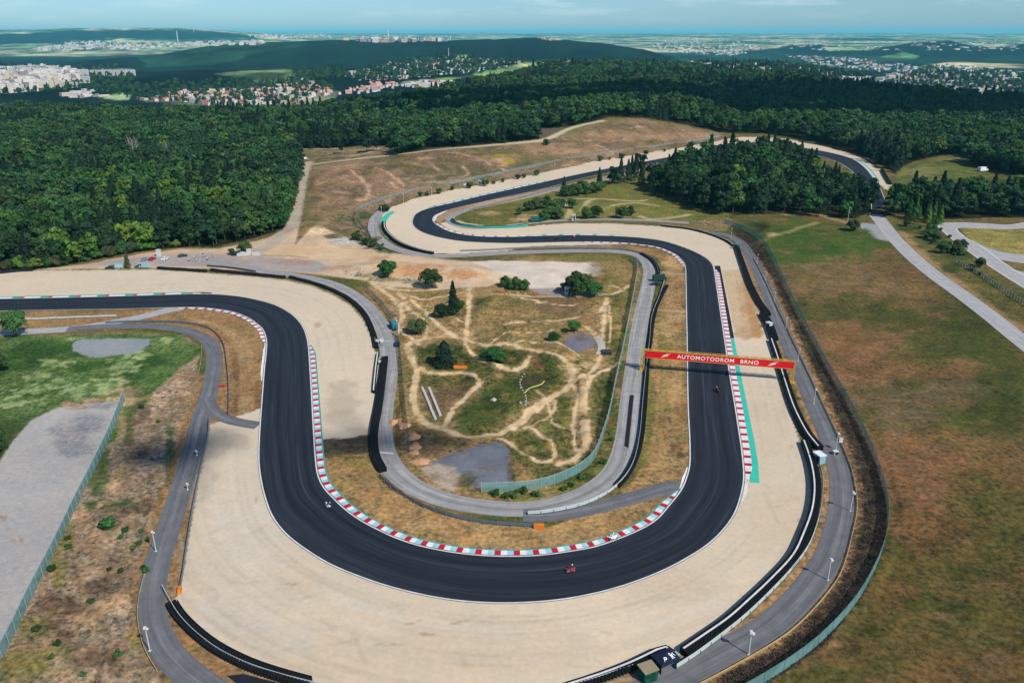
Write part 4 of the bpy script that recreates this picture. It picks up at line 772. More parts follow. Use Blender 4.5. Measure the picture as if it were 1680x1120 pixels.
# ------------------------------------------------------------------ guard rails, tyre walls, fences
m_steel = M("galvanised_steel", C(150, 160, 166), .45, .5, .35, .18, .5)
m_steel_blue = M("weathered_steel_blue", C(110, 134, 148), .5, .4, .3, .2, .5)
m_pale_rail = M("pale_painted_rail", C(206, 216, 212), .5, .3, 0, .12, .4)
m_tyre = M("old_tyre_rubber", C(30, 32, 36), .85, .15, 0, .35, 1.2)
m_belt = M("black_conveyor_belt", C(26, 28, 34), .7, .25, 0, .2, .6)
m_post_g = M("fence_post_green", C(70, 120, 110), .6, .2, 0, .15)
m_post_w = M("fence_post_pale", C(172, 192, 190), .6, .2, 0, .15)
m_orange = M("safety_orange", C(236, 132, 36), .6, .3, 0, .1)
rail_post = MB().box((0, 0, .42), (.12, .14, .84)).mesh("post", m_steel)
def guardrail(px, label, mat, h=.80, name="guardrail", post=3.0, beams=2, group="guardrails along the service roads", endm=None, pitch=None):
    c = resample(catmull(PP(px), 1.5), 1.5); root = empty(name, (*c[0], 0)); tag(root, label, "guardrail", group); o = c[0]
    mb = MB(); n = normals2(c)
    hh = h / beams
    for bmi in range(beams):
        z0 = .28 + bmi * hh * .9 if beams > 1 else h - .35; z1 = z0 + hh * .78
        prof = [(0, z0), (.09, z0 + (z1 - z0) * .25), (.02, (z0 + z1) / 2), (.09, z0 + (z1 - z0) * .75), (0, z1), (-.05, z1), (-.05, z0)]
        k = len(prof); v = []; f = []
        for p, q in zip(c, n):
            for a, z in prof: v.append((p[0] - o[0] + q[0] * (a + .10), p[1] - o[1] + q[1] * (a + .10), z))
        for i in range(len(c) - 1):
            for j in range(k): f.append((i * k + j, i * k + (j + 1) % k, (i + 1) * k + (j + 1) % k, (i + 1) * k + j))
        mb.add(v, f)
    mb.build("rail", mat, root)
    for p in resample(c, post):
        q = bpy.data.objects.new("post", rail_post); link(q, root); q.location = (p[0] - o[0], p[1] - o[1], 0)
    if endm: MB().box((c[-1][0] - o[0], c[-1][1] - o[1], .5), (2.2, .9, 1.0), math.atan2(*(c[-1] - c[-2])[::-1])).build("end_cushion", endm, root)
    return root
guardrail([(174, 531), (230, 529), (290, 530), (330, 536), (352, 547), (366, 566), (372, 600), (375, 640), (375, 682)], "steel guardrail curving along the inside of the left service road bend", m_steel_blue)
guardrail([(-60, 528), (0, 527), (60, 525), (120, 522.5), (192, 520)], "straight pale guardrail below the upper left straight near the round tree", m_pale_rail)
guardrail([(622, 783), (640, 800), (665, 817), (700, 835), (745, 850), (800, 860), (850, 864), (884, 866)], "long steel guardrail around the inside of the bottom bend ending in an orange cushion", m_steel_blue, h=1.0, endm=m_orange)
guardrail([(866, 845), (900, 842), (950, 832), (990, 815), (1020, 792), (1040, 760), (1050, 715), (1055, 660), (1060, 610), (1066, 560), (1070, 520), (1082, 488), (1090, 462), (1092, 450)], "pale guardrail beside the infield service road from the bottom bend to the dark truck", m_pale_rail, h=1.0)
guardrail([(343, 690), (340, 720), (329, 770), (317, 830), (307, 890), (300, 940), (296, 962)], "dark weathered guardrail along the left rim of the big gravel trap", m_steel_blue, h=.9)
guardrail([(266, 966), (276, 985), (292, 1012), (320, 1042), (360, 1072), (410, 1096), (470, 1115), (540, 1132)], "pale guardrail behind the tyre wall at the lower left corner", m_pale_rail, h=1.0)
guardrail([(755, 413), (800, 411.5), (860, 408.5), (930, 407.5), (1000, 408.5), (1040, 414), (1064, 425), (1076, 437), (1080, 450)], "grey guardrail behind the brown verge of the middle straight", m_steel, h=.9)
guardrail([(1110, 1098), (1152, 1070), (1215, 1021), (1260, 979), (1300, 936), (1326, 900), (1340, 865), (1348, 830), (1350, 792), (1345, 766)], "pale guardrail behind the curved tyre wall on the right of the big trap", m_pale_rail, h=1.1)
guardrail([(926, 1134), (970, 1122), (1010, 1108), (1040, 1098)], "short pale guardrail in front of the green cabin at the bottom edge", m_pale_rail, h=1.1)
guardrail([(770, 345), (830, 331), (900, 313), (940, 303), (960, 297)], "thin grey guardrail below the far upper straight", m_steel, h=.8)
guardrail([(1440, 277), (1428, 267), (1405, 255), (1380, 248), (1350, 240), (1310, 233)], "dark guardrail at the outer rim of the farthest gravel strip", m_tyre, h=1.2, post=6)
guardrail([(420, 1000 - 1000 + 447), (380, 441), (340, 437.5)], "short dark rail above the upper gravel strip", m_tyre, h=.8, post=6)

def tyrewall(px, label, rows=2, h=1.05, stripe=True, belt=True, side=1, name="tyre_wall", belt_m=None, topm=None):
    """stacked tyres behind a conveyor belt; the white line is the belt's rim"""
    c = resample(catmull(PP(px), .66), .66); root = empty(name, (*c[0], 0)); tag(root, label, "tyre wall", "tyre walls around the gravel traps"); o = c[0]; n = normals2(c) * side
    mb = MB(); K = 8; cs = [(math.cos(2 * math.pi * k / K + .2), math.sin(2 * math.pi * k / K + .2)) for k in range(K)]
    for r_ in range(rows):
        for i, p in enumerate(c):
            hh = h * (1 + .05 * math.sin(i * 12.9898 + r_ * 7)); x = p[0] - o[0] + n[i][0] * (.35 + r_ * .66); y = p[1] - o[1] + n[i][1] * (.35 + r_ * .66)
            v = [(x + a * .31, y + b2 * .31, 0) for a, b2 in cs] + [(x + a * .31, y + b2 * .31, hh) for a, b2 in cs] + [(x + a * .16, y + b2 * .16, hh) for a, b2 in cs] + [(x + a * .14, y + b2 * .14, hh - .3) for a, b2 in cs]
            f = [(q * K + k, q * K + (k + 1) % K, (q + 1) * K + (k + 1) % K, (q + 1) * K + k) for q in range(3) for k in range(K)] + [tuple(3 * K + k for k in range(K))]
            mb.add(v, f)
    mb.build("tyres", topm or m_tyre, root)
    if belt:
        e = resample(c, 2.0); q = normals2(e) * side
        def strip(nm, off, w, z0, z1, m):
            v = []; f = []
            for p, d in zip(e, q):
                for a, z in ((off, z0), (off, z1), (off - w, z1), (off - w, z0)): v.append((p[0] - o[0] + d[0] * a, p[1] - o[1] + d[1] * a, z))
            for i in range(len(e) - 1):
                for k in range(4): f.append((i * 4 + k, i * 4 + (k + 1) % 4, (i + 1) * 4 + (k + 1) % 4, (i + 1) * 4 + k))
            f += [(0, 1, 2, 3), tuple((len(e) - 1) * 4 + k for k in (3, 2, 1, 0))]
            s_ = MB().add(v, f); s_.build(nm, m, root)
        strip("belt", -.04, .10, 0, h + .06, belt_m or m_belt)
        if stripe: strip("white_strip", .36 + .66 * (rows - 1) * .3, .34, h + .055, h + .10, m_white)
    return root
tyrewall([(1314, 728), (1321, 748), (1327, 770), (1331, 802), (1327, 840), (1312, 882), (1295, 916), (1260, 954), (1225, 987), (1190, 1018), (1150, 1046), (1116, 1069)], "long black tyre wall with a white strip curving round the right of the big gravel trap", 3, 1.2, side=1)
tyrewall([(1262, 560), (1272, 590), (1284, 630), (1298, 672), (1316, 709), (1328, 726), (1338, 738)], "black tyre wall with white strip passing under the right end of the banner gantry", 3, 1.2, side=1)
tyrewall([(1246, 517), (1256, 536), (1264, 558)], "short double black tyre wall above the right gantry tower", 4, 1.2, stripe=False)
tyrewall([(1206, 408), (1214, 432), (1226, 466), (1240, 495), (1256, 518)], "plain black tyre wall along the orange disturbed ground on the right run-off", 3, 1.2, stripe=False)
tyrewall([(1085, 371.5), (1130, 377), (1165, 386), (1190, 396), (1203, 405)], "curved tyre wall at the upper right corner of the middle bend", 2, 1.0)
tyrewall([(291, 990), (304, 1010), (330, 1036), (365, 1062), (415, 1087), (465, 1104), (512, 1117)], "thick black tyre wall at the lower left corner of the big gravel trap", 3, 1.0, stripe=False, side=-1)
tyrewall([(930, 1128), (980, 1112), (1030, 1093), (1070, 1074), (1086, 1067), (1100, 1069), (1106, 1076)], "black tyre wall with white strip in front of the green cabin", 2, 1.2, side=-1)
tyrewall([(474, 457), (510, 466), (545, 479), (572, 494), (594, 515), (608, 542), (615, 572)], "dark green and black tyre wall curving round the upper gravel trap to the marshal post", 2, 1.1, stripe=False)
tyrewall([(345, 445), (400, 451), (466, 457)], "dark brown tyre wall beside the gap in the upper gravel trap", 2, 1.1, stripe=False, side=1)
tyrewall([(258, 442), (300, 444.5), (337, 447)], "short dark tyre wall below the parked cars", 2, 1.1, stripe=False)
tyrewall([(627, 590), (622, 630), (616, 670), (610, 700), (608, 725), (612, 755), (622, 775)], "black tyre wall beside the inner service road left of the motocross ground", 3, 1.2, stripe=False, side=1)
tyrewall([(619, 582), (615, 612), (612, 645)], "short thin black belt barrier at the edge of the upper gravel trap", 1, 1.0)
tyrewall([(632, 366), (634, 378), (645, 391), (662, 402), (690, 412), (712, 416.5)], "black tyre wall round the outside of the far hairpin", 3, 1.2, side=-1)
tyrewall([(1066, 545), (1060, 590), (1057, 630), (1053, 680), (1048, 720), (1040, 750), (1026, 778), (1010, 797)], "black belt barrier beside the pale guardrail right of the infield", 2, .9, stripe=False, side=1)
tyrewall([(1092, 470), (1086, 480), (1076, 500), (1069, 525), (1066, 543)], "curved black belt barrier below the dark truck", 2, .9, stripe=False, side=1)
tyrewall([(1050, 417), (1066, 427), (1076, 440), (1078, 449), (1074, 456)], "black tyre wall on the bend above the dark truck", 2, .9, stripe=False, side=1)
tyrewall([(1458, 303), (1450, 290), (1445, 280)], "black tyre wall at the right tip of the farthest gravel strip", 3, 1.4, stripe=False, side=-1)
tyrewall([(740, 362), (745, 367), (760, 371), (790, 374.5), (840, 374), (866, 371)], "green belted barrier round the inside of the far hairpin", 2, 1.2, stripe=False, side=1, belt_m=mk_g)
tyrewall([(-40, 451), (0, 449), (30, 446), (52, 445)], "dark tyre wall at the far left of the upper gravel strip", 2, 1.2, stripe=False)
def mesh_mat(name, c, a):
    m = bpy.data.materials.new(name); m.use_nodes = True; t = NT(m); b = t.n["Principled BSDF"]; b.inputs["Base Color"].default_value = (*c, 1); b.inputs["Roughness"].default_value = .8; b.inputs["Specular IOR Level"].default_value = .1
    tr = t.new("ShaderNodeBsdfTransparent"); mx = t.new("ShaderNodeMixShader"); tc = t.new("ShaderNodeTexCoord"); no = t.new("ShaderNodeTexNoise", i_Scale=.4, i_Detail=3.0); t.link(tc.outputs["Object"], no.inputs["Vector"])
    mr = t.new("ShaderNodeMapRange"); mr.inputs[1].default_value = .3; mr.inputs[2].default_value = .7; mr.inputs[3].default_value = a - .14; mr.inputs[4].default_value = a + .14; t.link(no.outputs["Fac"], mr.inputs[0])
    t.link(mr.outputs[0], mx.inputs[0]); t.link(tr.outputs[0], mx.inputs[1]); t.link(b.outputs[0], mx.inputs[2]); t.link(mx.outputs[0], t.n["Material Output"].inputs["Surface"]); return m
m_mesh_t = mesh_mat("wire_mesh_teal", C(126, 172, 168), .62); m_mesh_g = mesh_mat("wire_mesh_grey", C(150, 164, 160), .5); m_mesh_d = mesh_mat("wire_mesh_dark", C(92, 108, 100), .42)
_posts = {}
def fence(px, label, mat, pm, h=3.0, post=4.0, wdt=.08, arm=True, onhill=False, cat="fence", group="wire mesh fences"):
    if onhill:
        q = [PG(*a) for a in px]; c = resample(catmull([a[:2] for a in q], 2.0), 2.0); zs = Hg(c[:, 0], c[:, 1])
    else: c = resample(catmull(PP(px), 2.0), 2.0); zs = np.zeros(len(c))
    root = empty("wire_fence", (*c[0], float(zs[0]))); tag(root, label, cat, group); o = c[0]; z0 = zs[0]; v = []; f = []
    for p, z in zip(c, zs):
        v += [(p[0] - o[0], p[1] - o[1], z - z0 + .05), (p[0] - o[0], p[1] - o[1], z - z0 + h)]
    f = [(2 * i, 2 * i + 2, 2 * i + 3, 2 * i + 1) for i in range(len(c) - 1)]
    me = mesh_np("mesh_panel", v, f, mat); obj("mesh_panel", me, root)
    MB().tube([(p[0] - o[0], p[1] - o[1], z - z0 + h) for p, z in zip(c, zs)], .05, 5).build("top_wire", pm, root)
    key = (h, wdt, pm.name, arm)
    if key not in _posts:
        pb = MB().box((0, 0, h / 2), (wdt, wdt, h + .05))
        if arm: pb.tube([(0, 0, h), (0, .25, h + .35)], wdt / 2, 5)
        _posts[key] = pb.mesh("post", pm)
    cc = resample(np.c_[c, zs], post); nn = normals2(cc[:, :2])
    for p, q in zip(cc[:100], nn):
        ob = bpy.data.objects.new("post", _posts[key]); link(ob, root); ob.location = (p[0] - o[0], p[1] - o[1], p[2] - z0); ob.rotation_euler = (0, 0, math.atan2(q[1], q[0]) - math.pi / 2)
    return root
fence([(-40, 1150), (0, 1084), (24, 1040), (50, 985), (78, 930), (105, 875), (130, 822), (160, 762), (185, 708), (205, 655)], "tall teal mesh fence along the right edge of the old car park", m_mesh_t, m_post_w, 3.0, 3.2)
fence([(1188, 366), (1220, 378), (1248, 396), (1270, 430), (1292, 478), (1318, 530), (1352, 595), (1392, 665), (1424, 730), (1446, 790), (1456, 845), (1450, 895), (1430, 945), (1400, 995), (1350, 1050), (1300, 1090), (1240, 1128), (1180, 1160)], "very long teal mesh fence between the heather bank and the big meadow on the right", m_mesh_t, m_post_g, 2.4, 5.0)
fence([(790, 808), (840, 806), (880, 802), (920, 790), (955, 772), (975, 752), (988, 720), (1000, 680), (1010, 630), (1022, 575), (1033, 520), (1042, 470), (1046, 440), (1038, 428)], "green mesh fence round the right and bottom of the motocross ground", m_mesh_t, m_post_w, 2.6, 3.6)
fence([(596, 474), (612, 488), (630, 508), (645, 530), (654, 560), (659, 600), (663, 650), (668, 700), (672, 742)], "grey green mesh fence on the left of the motocross ground behind the parked truck", m_mesh_g, m_post_g, 2.4, 4.0)
fence([(610, 398), (604, 386), (592, 372), (584, 358), (586, 348), (600, 340), (640, 326), (700, 311), (760, 299), (840, 283), (920, 266), (1000, 253), (1090, 240), (1180, 226)], "long grey mesh fence along the foot of the brown hillside", m_mesh_g, m_post_g, 2.8, 7.0, .12)
fence([(1570, 432), (1600, 448), (1640, 474), (1690, 508), (1760, 556)], "post and mesh fence between the pale road and the kart circuit", m_mesh_d, m_post_w, 1.8, 2.4, .14, False)
fence([(1236, 424), (1252, 455), (1275, 505), (1300, 558), (1327, 615), (1352, 668), (1377, 722), (1398, 775), (1406, 830), (1398, 877), (1383, 932), (1361, 970), (1311, 1025), (1260, 1062), (1180, 1107), (1120, 1138)], "low pale rail fence along the outer edge of the right service road", mesh_mat("pale_rail_mesh", C(200, 176, 124), .75), M("pale_wood", C(206, 184, 140), .8, .1), .55, 6.0, .12, False, group="low edge fences")
fence([(331, 570), (329, 600), (318, 645), (306, 690)], "low yellowish wire fence at the grass edge left of the service road", mesh_mat("straw_mesh", C(150, 150, 84), .6), M("pale_wood", C(206, 184, 140), .8, .1), .7, 5.0, .1, False, group="low edge fences")
fence([(238, 945), (230, 975), (226, 1010), (232, 1050), (244, 1080), (258, 1102)], "low pale wire fence left of the curve of the lower service road", mesh_mat("straw_mesh_2", C(190, 178, 130), .6), M("pale_wood", C(206, 184, 140), .8, .1), .7, 5.0, .1, False, group="low edge fences")
# ------------------------------------------------------------------ banner gantry
m_yel = M("yellow_lattice_paint", C(226, 178, 70), .55, .3, 0, .15); m_red = M("banner_red", C(222, 24, 34, 1.15), .65, .2, 0, .06, .3); m_let = M("banner_white", C(244, 236, 236, 1.1), .6, .2, 0, .05)
GA = np.array(P(1053, 607)); GB = np.array(P(1297, 627)); gl = float(np.linalg.norm(GB - GA)); gr = math.atan2(*(GB - GA)[::-1])
root = empty("banner_gantry", (*GA, 0), gr); tag(root, "red banner gantry on yellow lattice towers spanning the race track", "gantry")
GH = 7.3
def lattice(mb, a, b, s, nb, w=.14):
    """square lattice boom from a to b"""
    a = Vector(a); b = Vector(b); d = (b - a).normalized(); p = d.orthogonal().normalized() if abs(d.z) < .9 else Vector((1, 0, 0))
    if abs(d.z) < .9: p = Vector((0, 0, 1))
    q = d.cross(p); cor = [(p * i + q * j) * s / 2 for i, j in ((-1, -1), (1, -1), (1, 1), (-1, 1))]
    for c in cor: mb.bar(a + c, b + c, w)
    for k in range(nb):
        t0 = a + (b - a) * k / nb; t1 = a + (b - a) * (k + 1) / nb
        for i in range(4):
            c0, c1 = cor[i], cor[(i + 1) % 4]
            mb.bar(t0 + (c0 if k % 2 else c1), t1 + (c1 if k % 2 else c0), w * .6); mb.bar(t1 + c0, t1 + c1, w * .6)
for x in (0, gl): 
    tw = MB(); lattice(tw, (x, 0, 0), (x, 0, GH), 1.15, 8); tw.box((x, 0, .12), (1.9, 1.9, .24)); tw.build("tower", m_yel, root)
tb = MB(); lattice(tb, (.4, .1, GH - .75), (gl - .4, .1, GH - .75), 1.2, 34); tb.build("lattice_beam", m_yel, root)
bz0, bz1 = GH - 2.55, GH - .25
bn = MB(); bn.box(((gl + .6) / 2 + .3, -.66, (bz0 + bz1) / 2), (gl - .9, .10, bz1 - bz0)).build("banner", m_red, root)
tr_ = MB(); tr_.bar((.9, -.74, bz0 - .03), (gl + .3, -.74, bz0 - .03), .12); tr_.bar((.9, -.74, bz1 + .03), (gl + .3, -.74, bz1 + .03), .12); tr_.build("banner_edge", m_yel, root)
def text_mesh(s, size, depth=.03, bold=.0, sx=1.0):
    cu = bpy.data.curves.new("lettering", "FONT"); cu.body = s; cu.size = size; cu.extrude = depth; cu.offset = bold; cu.align_x = "CENTER"; cu.align_y = "CENTER"; cu.space_character = 1.12
    ob = bpy.data.objects.new("lettering", cu); me = bpy.data.meshes.new_from_object(ob); bpy.data.objects.remove(ob)
    return me
def fit_text(s, w, h, mat, depth=.03, bold=.010):
    me = text_mesh(s, 1.0, depth, bold); co = np.zeros(len(me.vertices) * 3, np.float32); me.vertices.foreach_get("co", co); co = co.reshape(-1, 3)
    lo, hi = co.min(0), co.max(0); co[:, 0] = (co[:, 0] - (lo[0] + hi[0]) / 2) / (hi[0] - lo[0]) * w; co[:, 1] = (co[:, 1] - (lo[1] + hi[1]) / 2) / (hi[1] - lo[1]) * h
    me.vertices.foreach_set("co", co.ravel()); me.update(); me.materials.clear(); me.materials.append(mat); me.name = "lettering"; return me
bw = gl - .9; bx0 = (gl + .6) / 2 + .3 - bw / 2
for s, f0, f1 in (("AUTOMOTODROM", .215, .603), ("BRNO", .647, .768)):
    o = obj("lettering", fit_text(s, (f1 - f0) * bw, 1.22, m_let), root); o.location = (bx0 + (f0 + f1) / 2 * bw, -.745, (bz0 + bz1) / 2); o.rotation_euler = (math.pi / 2, 0, 0)
def swoosh(cx):
    """slanting winged mark: two strokes and a flying tail"""
    mb = MB(); z = (bz0 + bz1) / 2; y = -.745
    for pl in ([(-1.5, -.62), (-.7, -.60), (.1, -.15), (.7, .12), (.5, .22), (-.1, .08), (-.8, -.36)], [(-.2, .20), (.6, .36), (1.6, .62), (1.2, .64), (.3, .52)], [(-.9, -.12), (-.2, .06), (.2, .18), (-.2, .20), (-.7, .06)], [(.1, -.36), (.5, -.2), (.9, .05), (.75, .1), (.3, -.16)]):
        n = len(pl); mb.add([(cx + a, y, z + b) for a, b in pl] + [(cx + a, y + .05, z + b) for a, b in pl], [tuple(range(n)), tuple(range(2 * n - 1, n - 1, -1))] + [(i, (i + 1) % n, (i + 1) % n + n, i + n) for i in range(n)])
    return mb
swoosh(bx0 + .135 * bw).build("emblem", m_let, root); swoosh(bx0 + .862 * bw).build("emblem", m_let, root)

# ------------------------------------------------------------------ camera poles and small posts
m_polew = M("white_pole_paint", C(214, 213, 208, 1.3), .5, .3, 0, .12); m_dark = M("dark_plastic", C(40, 44, 50), .6, .3)
def cam_pole(base, label, h=4.8, big=1.0, sign=False, group="white loudspeaker poles beside the service roads"):
    x, y = P(*base); r = empty("speaker_pole", (x, y, 0), rnd.uniform(-.5, .5)); tag(r, label, "pole", group)
    MB().tube([(0, 0, 0), (0, 0, h)], [.10 * big, .075 * big], 8).box((0, 0, .06), (.4, .4, .12)).build("pole", m_polew, r)
    hd = MB().box((0, -.12, h + .1), (.44 * big, .56 * big, .34 * big), .3, taper=.85).box((.25 * big, .05, h - .25), (.3 * big, .4 * big, .28 * big), -.6); hd.build("loudspeaker", m_polew, r)
    if sign: MB().box((.9, -.1, h * .62), (1.0, .06, 1.3), .2).build("sign_board", m_polew, r)
    return r
cam_pole((1358, 951), "white loudspeaker pole beside the right service road below the bend", big=1.15)
cam_pole((1228, 1073), "white loudspeaker pole at the lower right beside the service road, nearest the camera", big=1.3)
cam_pole((1395, 838), "white loudspeaker pole at the outer edge where the right service road turns", big=1.1)
cam_pole((1371, 738), "white pole with a small sign board beside the white roadside box", sign=True, big=1.1)
cam_pole((1335, 662), "white pole on the heather edge below the gantry's right tower", 4.6)
cam_pole((1309, 592), "thin white pole just right of the gantry's right tower", 4.2, .8)
cam_pole((1289, 539), "thin white pole on the heather edge beside the double tyre wall", 4.2, .8)
cam_pole((1270, 496), "thin white pole on the heather edge beside the orange run-off ground", 4.2, .8)
cam_pole((1256, 460), "thin white pole on the heather edge above the orange run-off ground", 3.6, .7)
cam_pole((1242, 431), "thin white pole on the heather edge near the top of the right service road", 4.0, .7)
cam_pole((1199, 392), "tall pale pole at the upper right corner tyre wall", 5.5, .8)
cam_pole((256, 904), "pale leaning pole left of the lower service road", 4.8, .9)
cam_pole((246, 1067), "white loudspeaker pole left of the lower service road near the curve", 5.0, 1.0)
cam_pole((308, 803), "short white post beside the dark guardrail on the left", 1.6, .9); cam_pole((323, 747), "short white post above another on the left guardrail", 1.4, .9)
cam_pole((662, 333), "slender pale pole behind the outside of the far hairpin", 5.5, .9, group="far poles"); cam_pole((626, 352), "slender pale pole left of the far hairpin's green corner", 4.5, .9, group="far poles")
cam_pole((613, 382), "slender pale pole by the fence left of the far hairpin", 7.0, .9, group="far poles"); cam_pole((708, 320), "slender pale pole behind the gravel beside the hillside fence", 5.0, 1, group="far poles")
cam_pole((797, 305), "slender pale pole above the far upper straight's gravel", 5.0, 1, group="far poles"); cam_pole((910, 278), "slender pale pole behind the far straight below the hillside", 5.0, 1, group="far poles")
cam_pole((1390, 367), "weathered pole beside the lone round bush at the edge of the grove", 9.0, 1.1, group="far poles"); cam_pole((1484, 338), "tall pale pole in front of the dark trees on the right", 14.0, 1.3, group="far poles")

# ------------------------------------------------------------------ motorcycles and riders
m_rub = M("tyre_black", C(24, 24, 26), .8, .2); m_rim = M("rim_metal", C(110, 112, 116), .4, .5, .5); m_glass = M("dark_glass", C(34, 42, 50), .12, .6, 0, .05)
def wheel(parent, loc, r, w, ax="y"):
    a = (0, 1, 0); o = MB().disc((0, 0, 0), a, r, w, 16).build("wheel", m_rub, parent, loc)
    MB().disc((0, 0, 0), a, r * .62, w * 1.06, 12).build("rim", m_rim, o); return o
def motorcycle(px, head, body, label, lean=.5):
    x, y = P(*px); r = empty("motorcycle", (x, y, .055), head); tag(r, label, "motorcycle", "racing motorcycles on the track"); r.rotation_euler = (-lean, 0, head)
    wheel(r, (-.68, 0, .31), .31, .19); wheel(r, (.70, 0, .30), .30, .13)
    fb = MB(); fb.prism([(-.45, .38), (.30, .22), (.62, .42), (.92, .72), (.86, .98), (.55, 1.02), (.28, .84), (-.05, .88), (-.42, .80), (-.55, .62)], -.17, .17); fb.prism([(.35, .45), (.80, .62), (.90, .80), (.45, .95)], -.23, .23)
    fb.build("fairing", body, r); MB().prism([(-.42, .80), (-1.02, 1.00), (-1.06, .90), (-.45, .64)], -.13, .13).build("tail", body, r)
    MB().prism([(.58, 1.02), (.86, .98), (.70, 1.20), (.56, 1.16)], -.14, .14).build("windscreen", m_glass, r)
    MB().prism([(-.5, .82), (-.05, .82), (-.08, .89), (-.48, .89)], -.12, .12).build("seat", m_dark, r)
    MB().tube([(.0, -.16, .3), (-.45, -.2, .34), (-.95, -.2, .52)], [.04, .05, .07], 8).build("exhaust", m_rim, r)
    MB().tube([(.52, -.34, .93), (.58, 0, .95), (.52, .34, .93)], .022, 6).build("handlebar", m_dark, r)
    fk = MB(); fk.tube([(.58, -.1, .9), (.70, -.1, .3)], .03, 6); fk.tube([(.58, .1, .9), (.70, .1, .3)], .03, 6); fk.build("front_fork", m_rim, r)
    return r
def skin(name, joints, edges, mat):
    """joints: (x, y, z, radius); one continuous surface grown along the bones"""
    me = bpy.data.meshes.new(name); me.from_pydata([j[:3] for j in joints], edges, []); ob = bpy.data.objects.new(name, me); col.objects.link(ob)
    md = ob.modifiers.new("s", "SKIN"); md.use_smooth_shade = True; me.skin_vertices.new() if not me.skin_vertices else None
    for i, j in enumerate(joints):
        me.skin_vertices[0].data[i].radius = (j[3], j[3]); me.skin_vertices[0].data[i].use_root = (i == 0)
    ob.modifiers.new("d", "SUBSURF").levels = 1
    dg = bpy.context.evaluated_depsgraph_get(); m2 = bpy.data.meshes.new_from_object(ob.evaluated_get(dg)); bpy.data.objects.remove(ob); m2.materials.clear(); m2.materials.append(mat); m2.name = name; return m2
def rider(px, head, suit, label, lean=.5):
    x, y = P(*px)
    J = [(-.30, 0, .92, .15), (-.12, 0, 1.06, .15), (.10, 0, 1.20, .16), (.24, 0, 1.27, .10), (.30, 0, 1.34, .065), (.36, 0, 1.42, .085),
         (.17, .20, 1.22, .075), (.36, .33, 1.06, .058), (.54, .30, .96, .042), (.17, -.20, 1.22, .075), (.36, -.33, 1.06, .058), (.54, -.30, .96, .042),
         (-.26, .14, .86, .11), (.08, .30, .72, .085), (-.22, .22, .42, .055), (-.12, .22, .36, .05), (-.26, -.14, .86, .11), (.08, -.26, .74, .085), (-.22, -.22, .42, .055), (-.12, -.22, .36, .05)]
    E = [(0, 1), (1, 2), (2, 3), (3, 4), (4, 5), (2, 6), (6, 7), (7, 8), (2, 9), (9, 10), (10, 11), (0, 12), (12, 13), (13, 14), (14, 15), (0, 16), (16, 17), (17, 18), (18, 19)]
    r = obj("person", skin("person", J, E, suit)); r.location = (x, y, .055); r.rotation_euler = (-lean, 0, head); tag(r, label, "person", "riders on racing motorcycles")
    hm = MB().ell((.40, 0, 1.47), (.17, .135, .155), 12, 8); hm.build("helmet", m_polew, r, smooth=True); MB().ell((.48, 0, 1.46), (.10, .115, .06), 10, 6).build("visor", m_glass, r, smooth=True)
    for s in (1, -1):
        g = MB(); g.box((.56, s * .30, .96), (.09, .09, .045))
        for k in range(4): g.tube([(.59, s * (.27 + k * .022), .97), (.63, s * (.27 + k * .022), .955), (.615, s * (.27 + k * .022), .925)], .011 - .001 * abs(k - 1), 5)
        g.tube([(.55, s * .255, .955), (.57, s * .24, .925), (.60, s * .245, .915)], .012, 5); g.build("glove", m_dark, r)
        MB().box((-.10, s * .22, .34), (.26, .09, .09)).build("boot", m_dark, r)
    return r
mc_w = M("white_fairing", C(232, 232, 234, 1.15), .35, .5, 0, .05); mc_r = M("red_fairing", C(150, 22, 50, 1.2), .35, .5, 0, .05); mc_k = M("black_fairing", C(30, 32, 40), .35, .5, 0, .05)
su_w = M("white_leather", C(222, 222, 226), .6, .3, 0, .3, 4); su_r = M("crimson_leather", C(120, 26, 48), .6, .3, 0, .2, 4); su_k = M("black_leather", C(36, 36, 44), .6, .3, 0, .2, 4)
for px, hd, bm_, sm_, lb, ln in [((536, 833), R(-50), mc_w, su_k, ("white motorcycle leaning through the left of the bottom bend", "rider in dark leathers and white helmet on the left of the bottom bend"), .5),
                                 ((1007, 886), R(24), mc_w, su_w, ("white motorcycle close to the striped kerb on the right of the bottom bend", "rider in pale leathers close to the striped kerb"), .6),
                                 ((937, 939), R(14), mc_r, su_r, ("red motorcycle on the middle of the bottom bend", "rider in crimson leathers and white helmet at the middle of the bottom bend"), .45),
                                 ((1177, 643), R(100), mc_k, su_r, ("dark motorcycle below the banner gantry on the right straight", "rider with a red back below the banner gantry"), .1),
                                 ((1194, 615), R(97), mc_k, su_k, ("black motorcycle close to the kerb just under the banner gantry", "rider in black beside the kerb just under the gantry"), .1),
                                 ((942, 390), R(178), mc_r, su_w, ("small red motorcycle far off on the middle straight", "far rider in pale leathers on the middle straight"), .1),
                                 ((913, 393), R(178), mc_k, su_k, ("small dark motorcycle ahead of the red one on the middle straight", "far rider in black on the middle straight"), .1)]:
    motorcycle(px, hd, bm_, lb[0], ln); rider(px, hd, sm_, lb[1], ln)

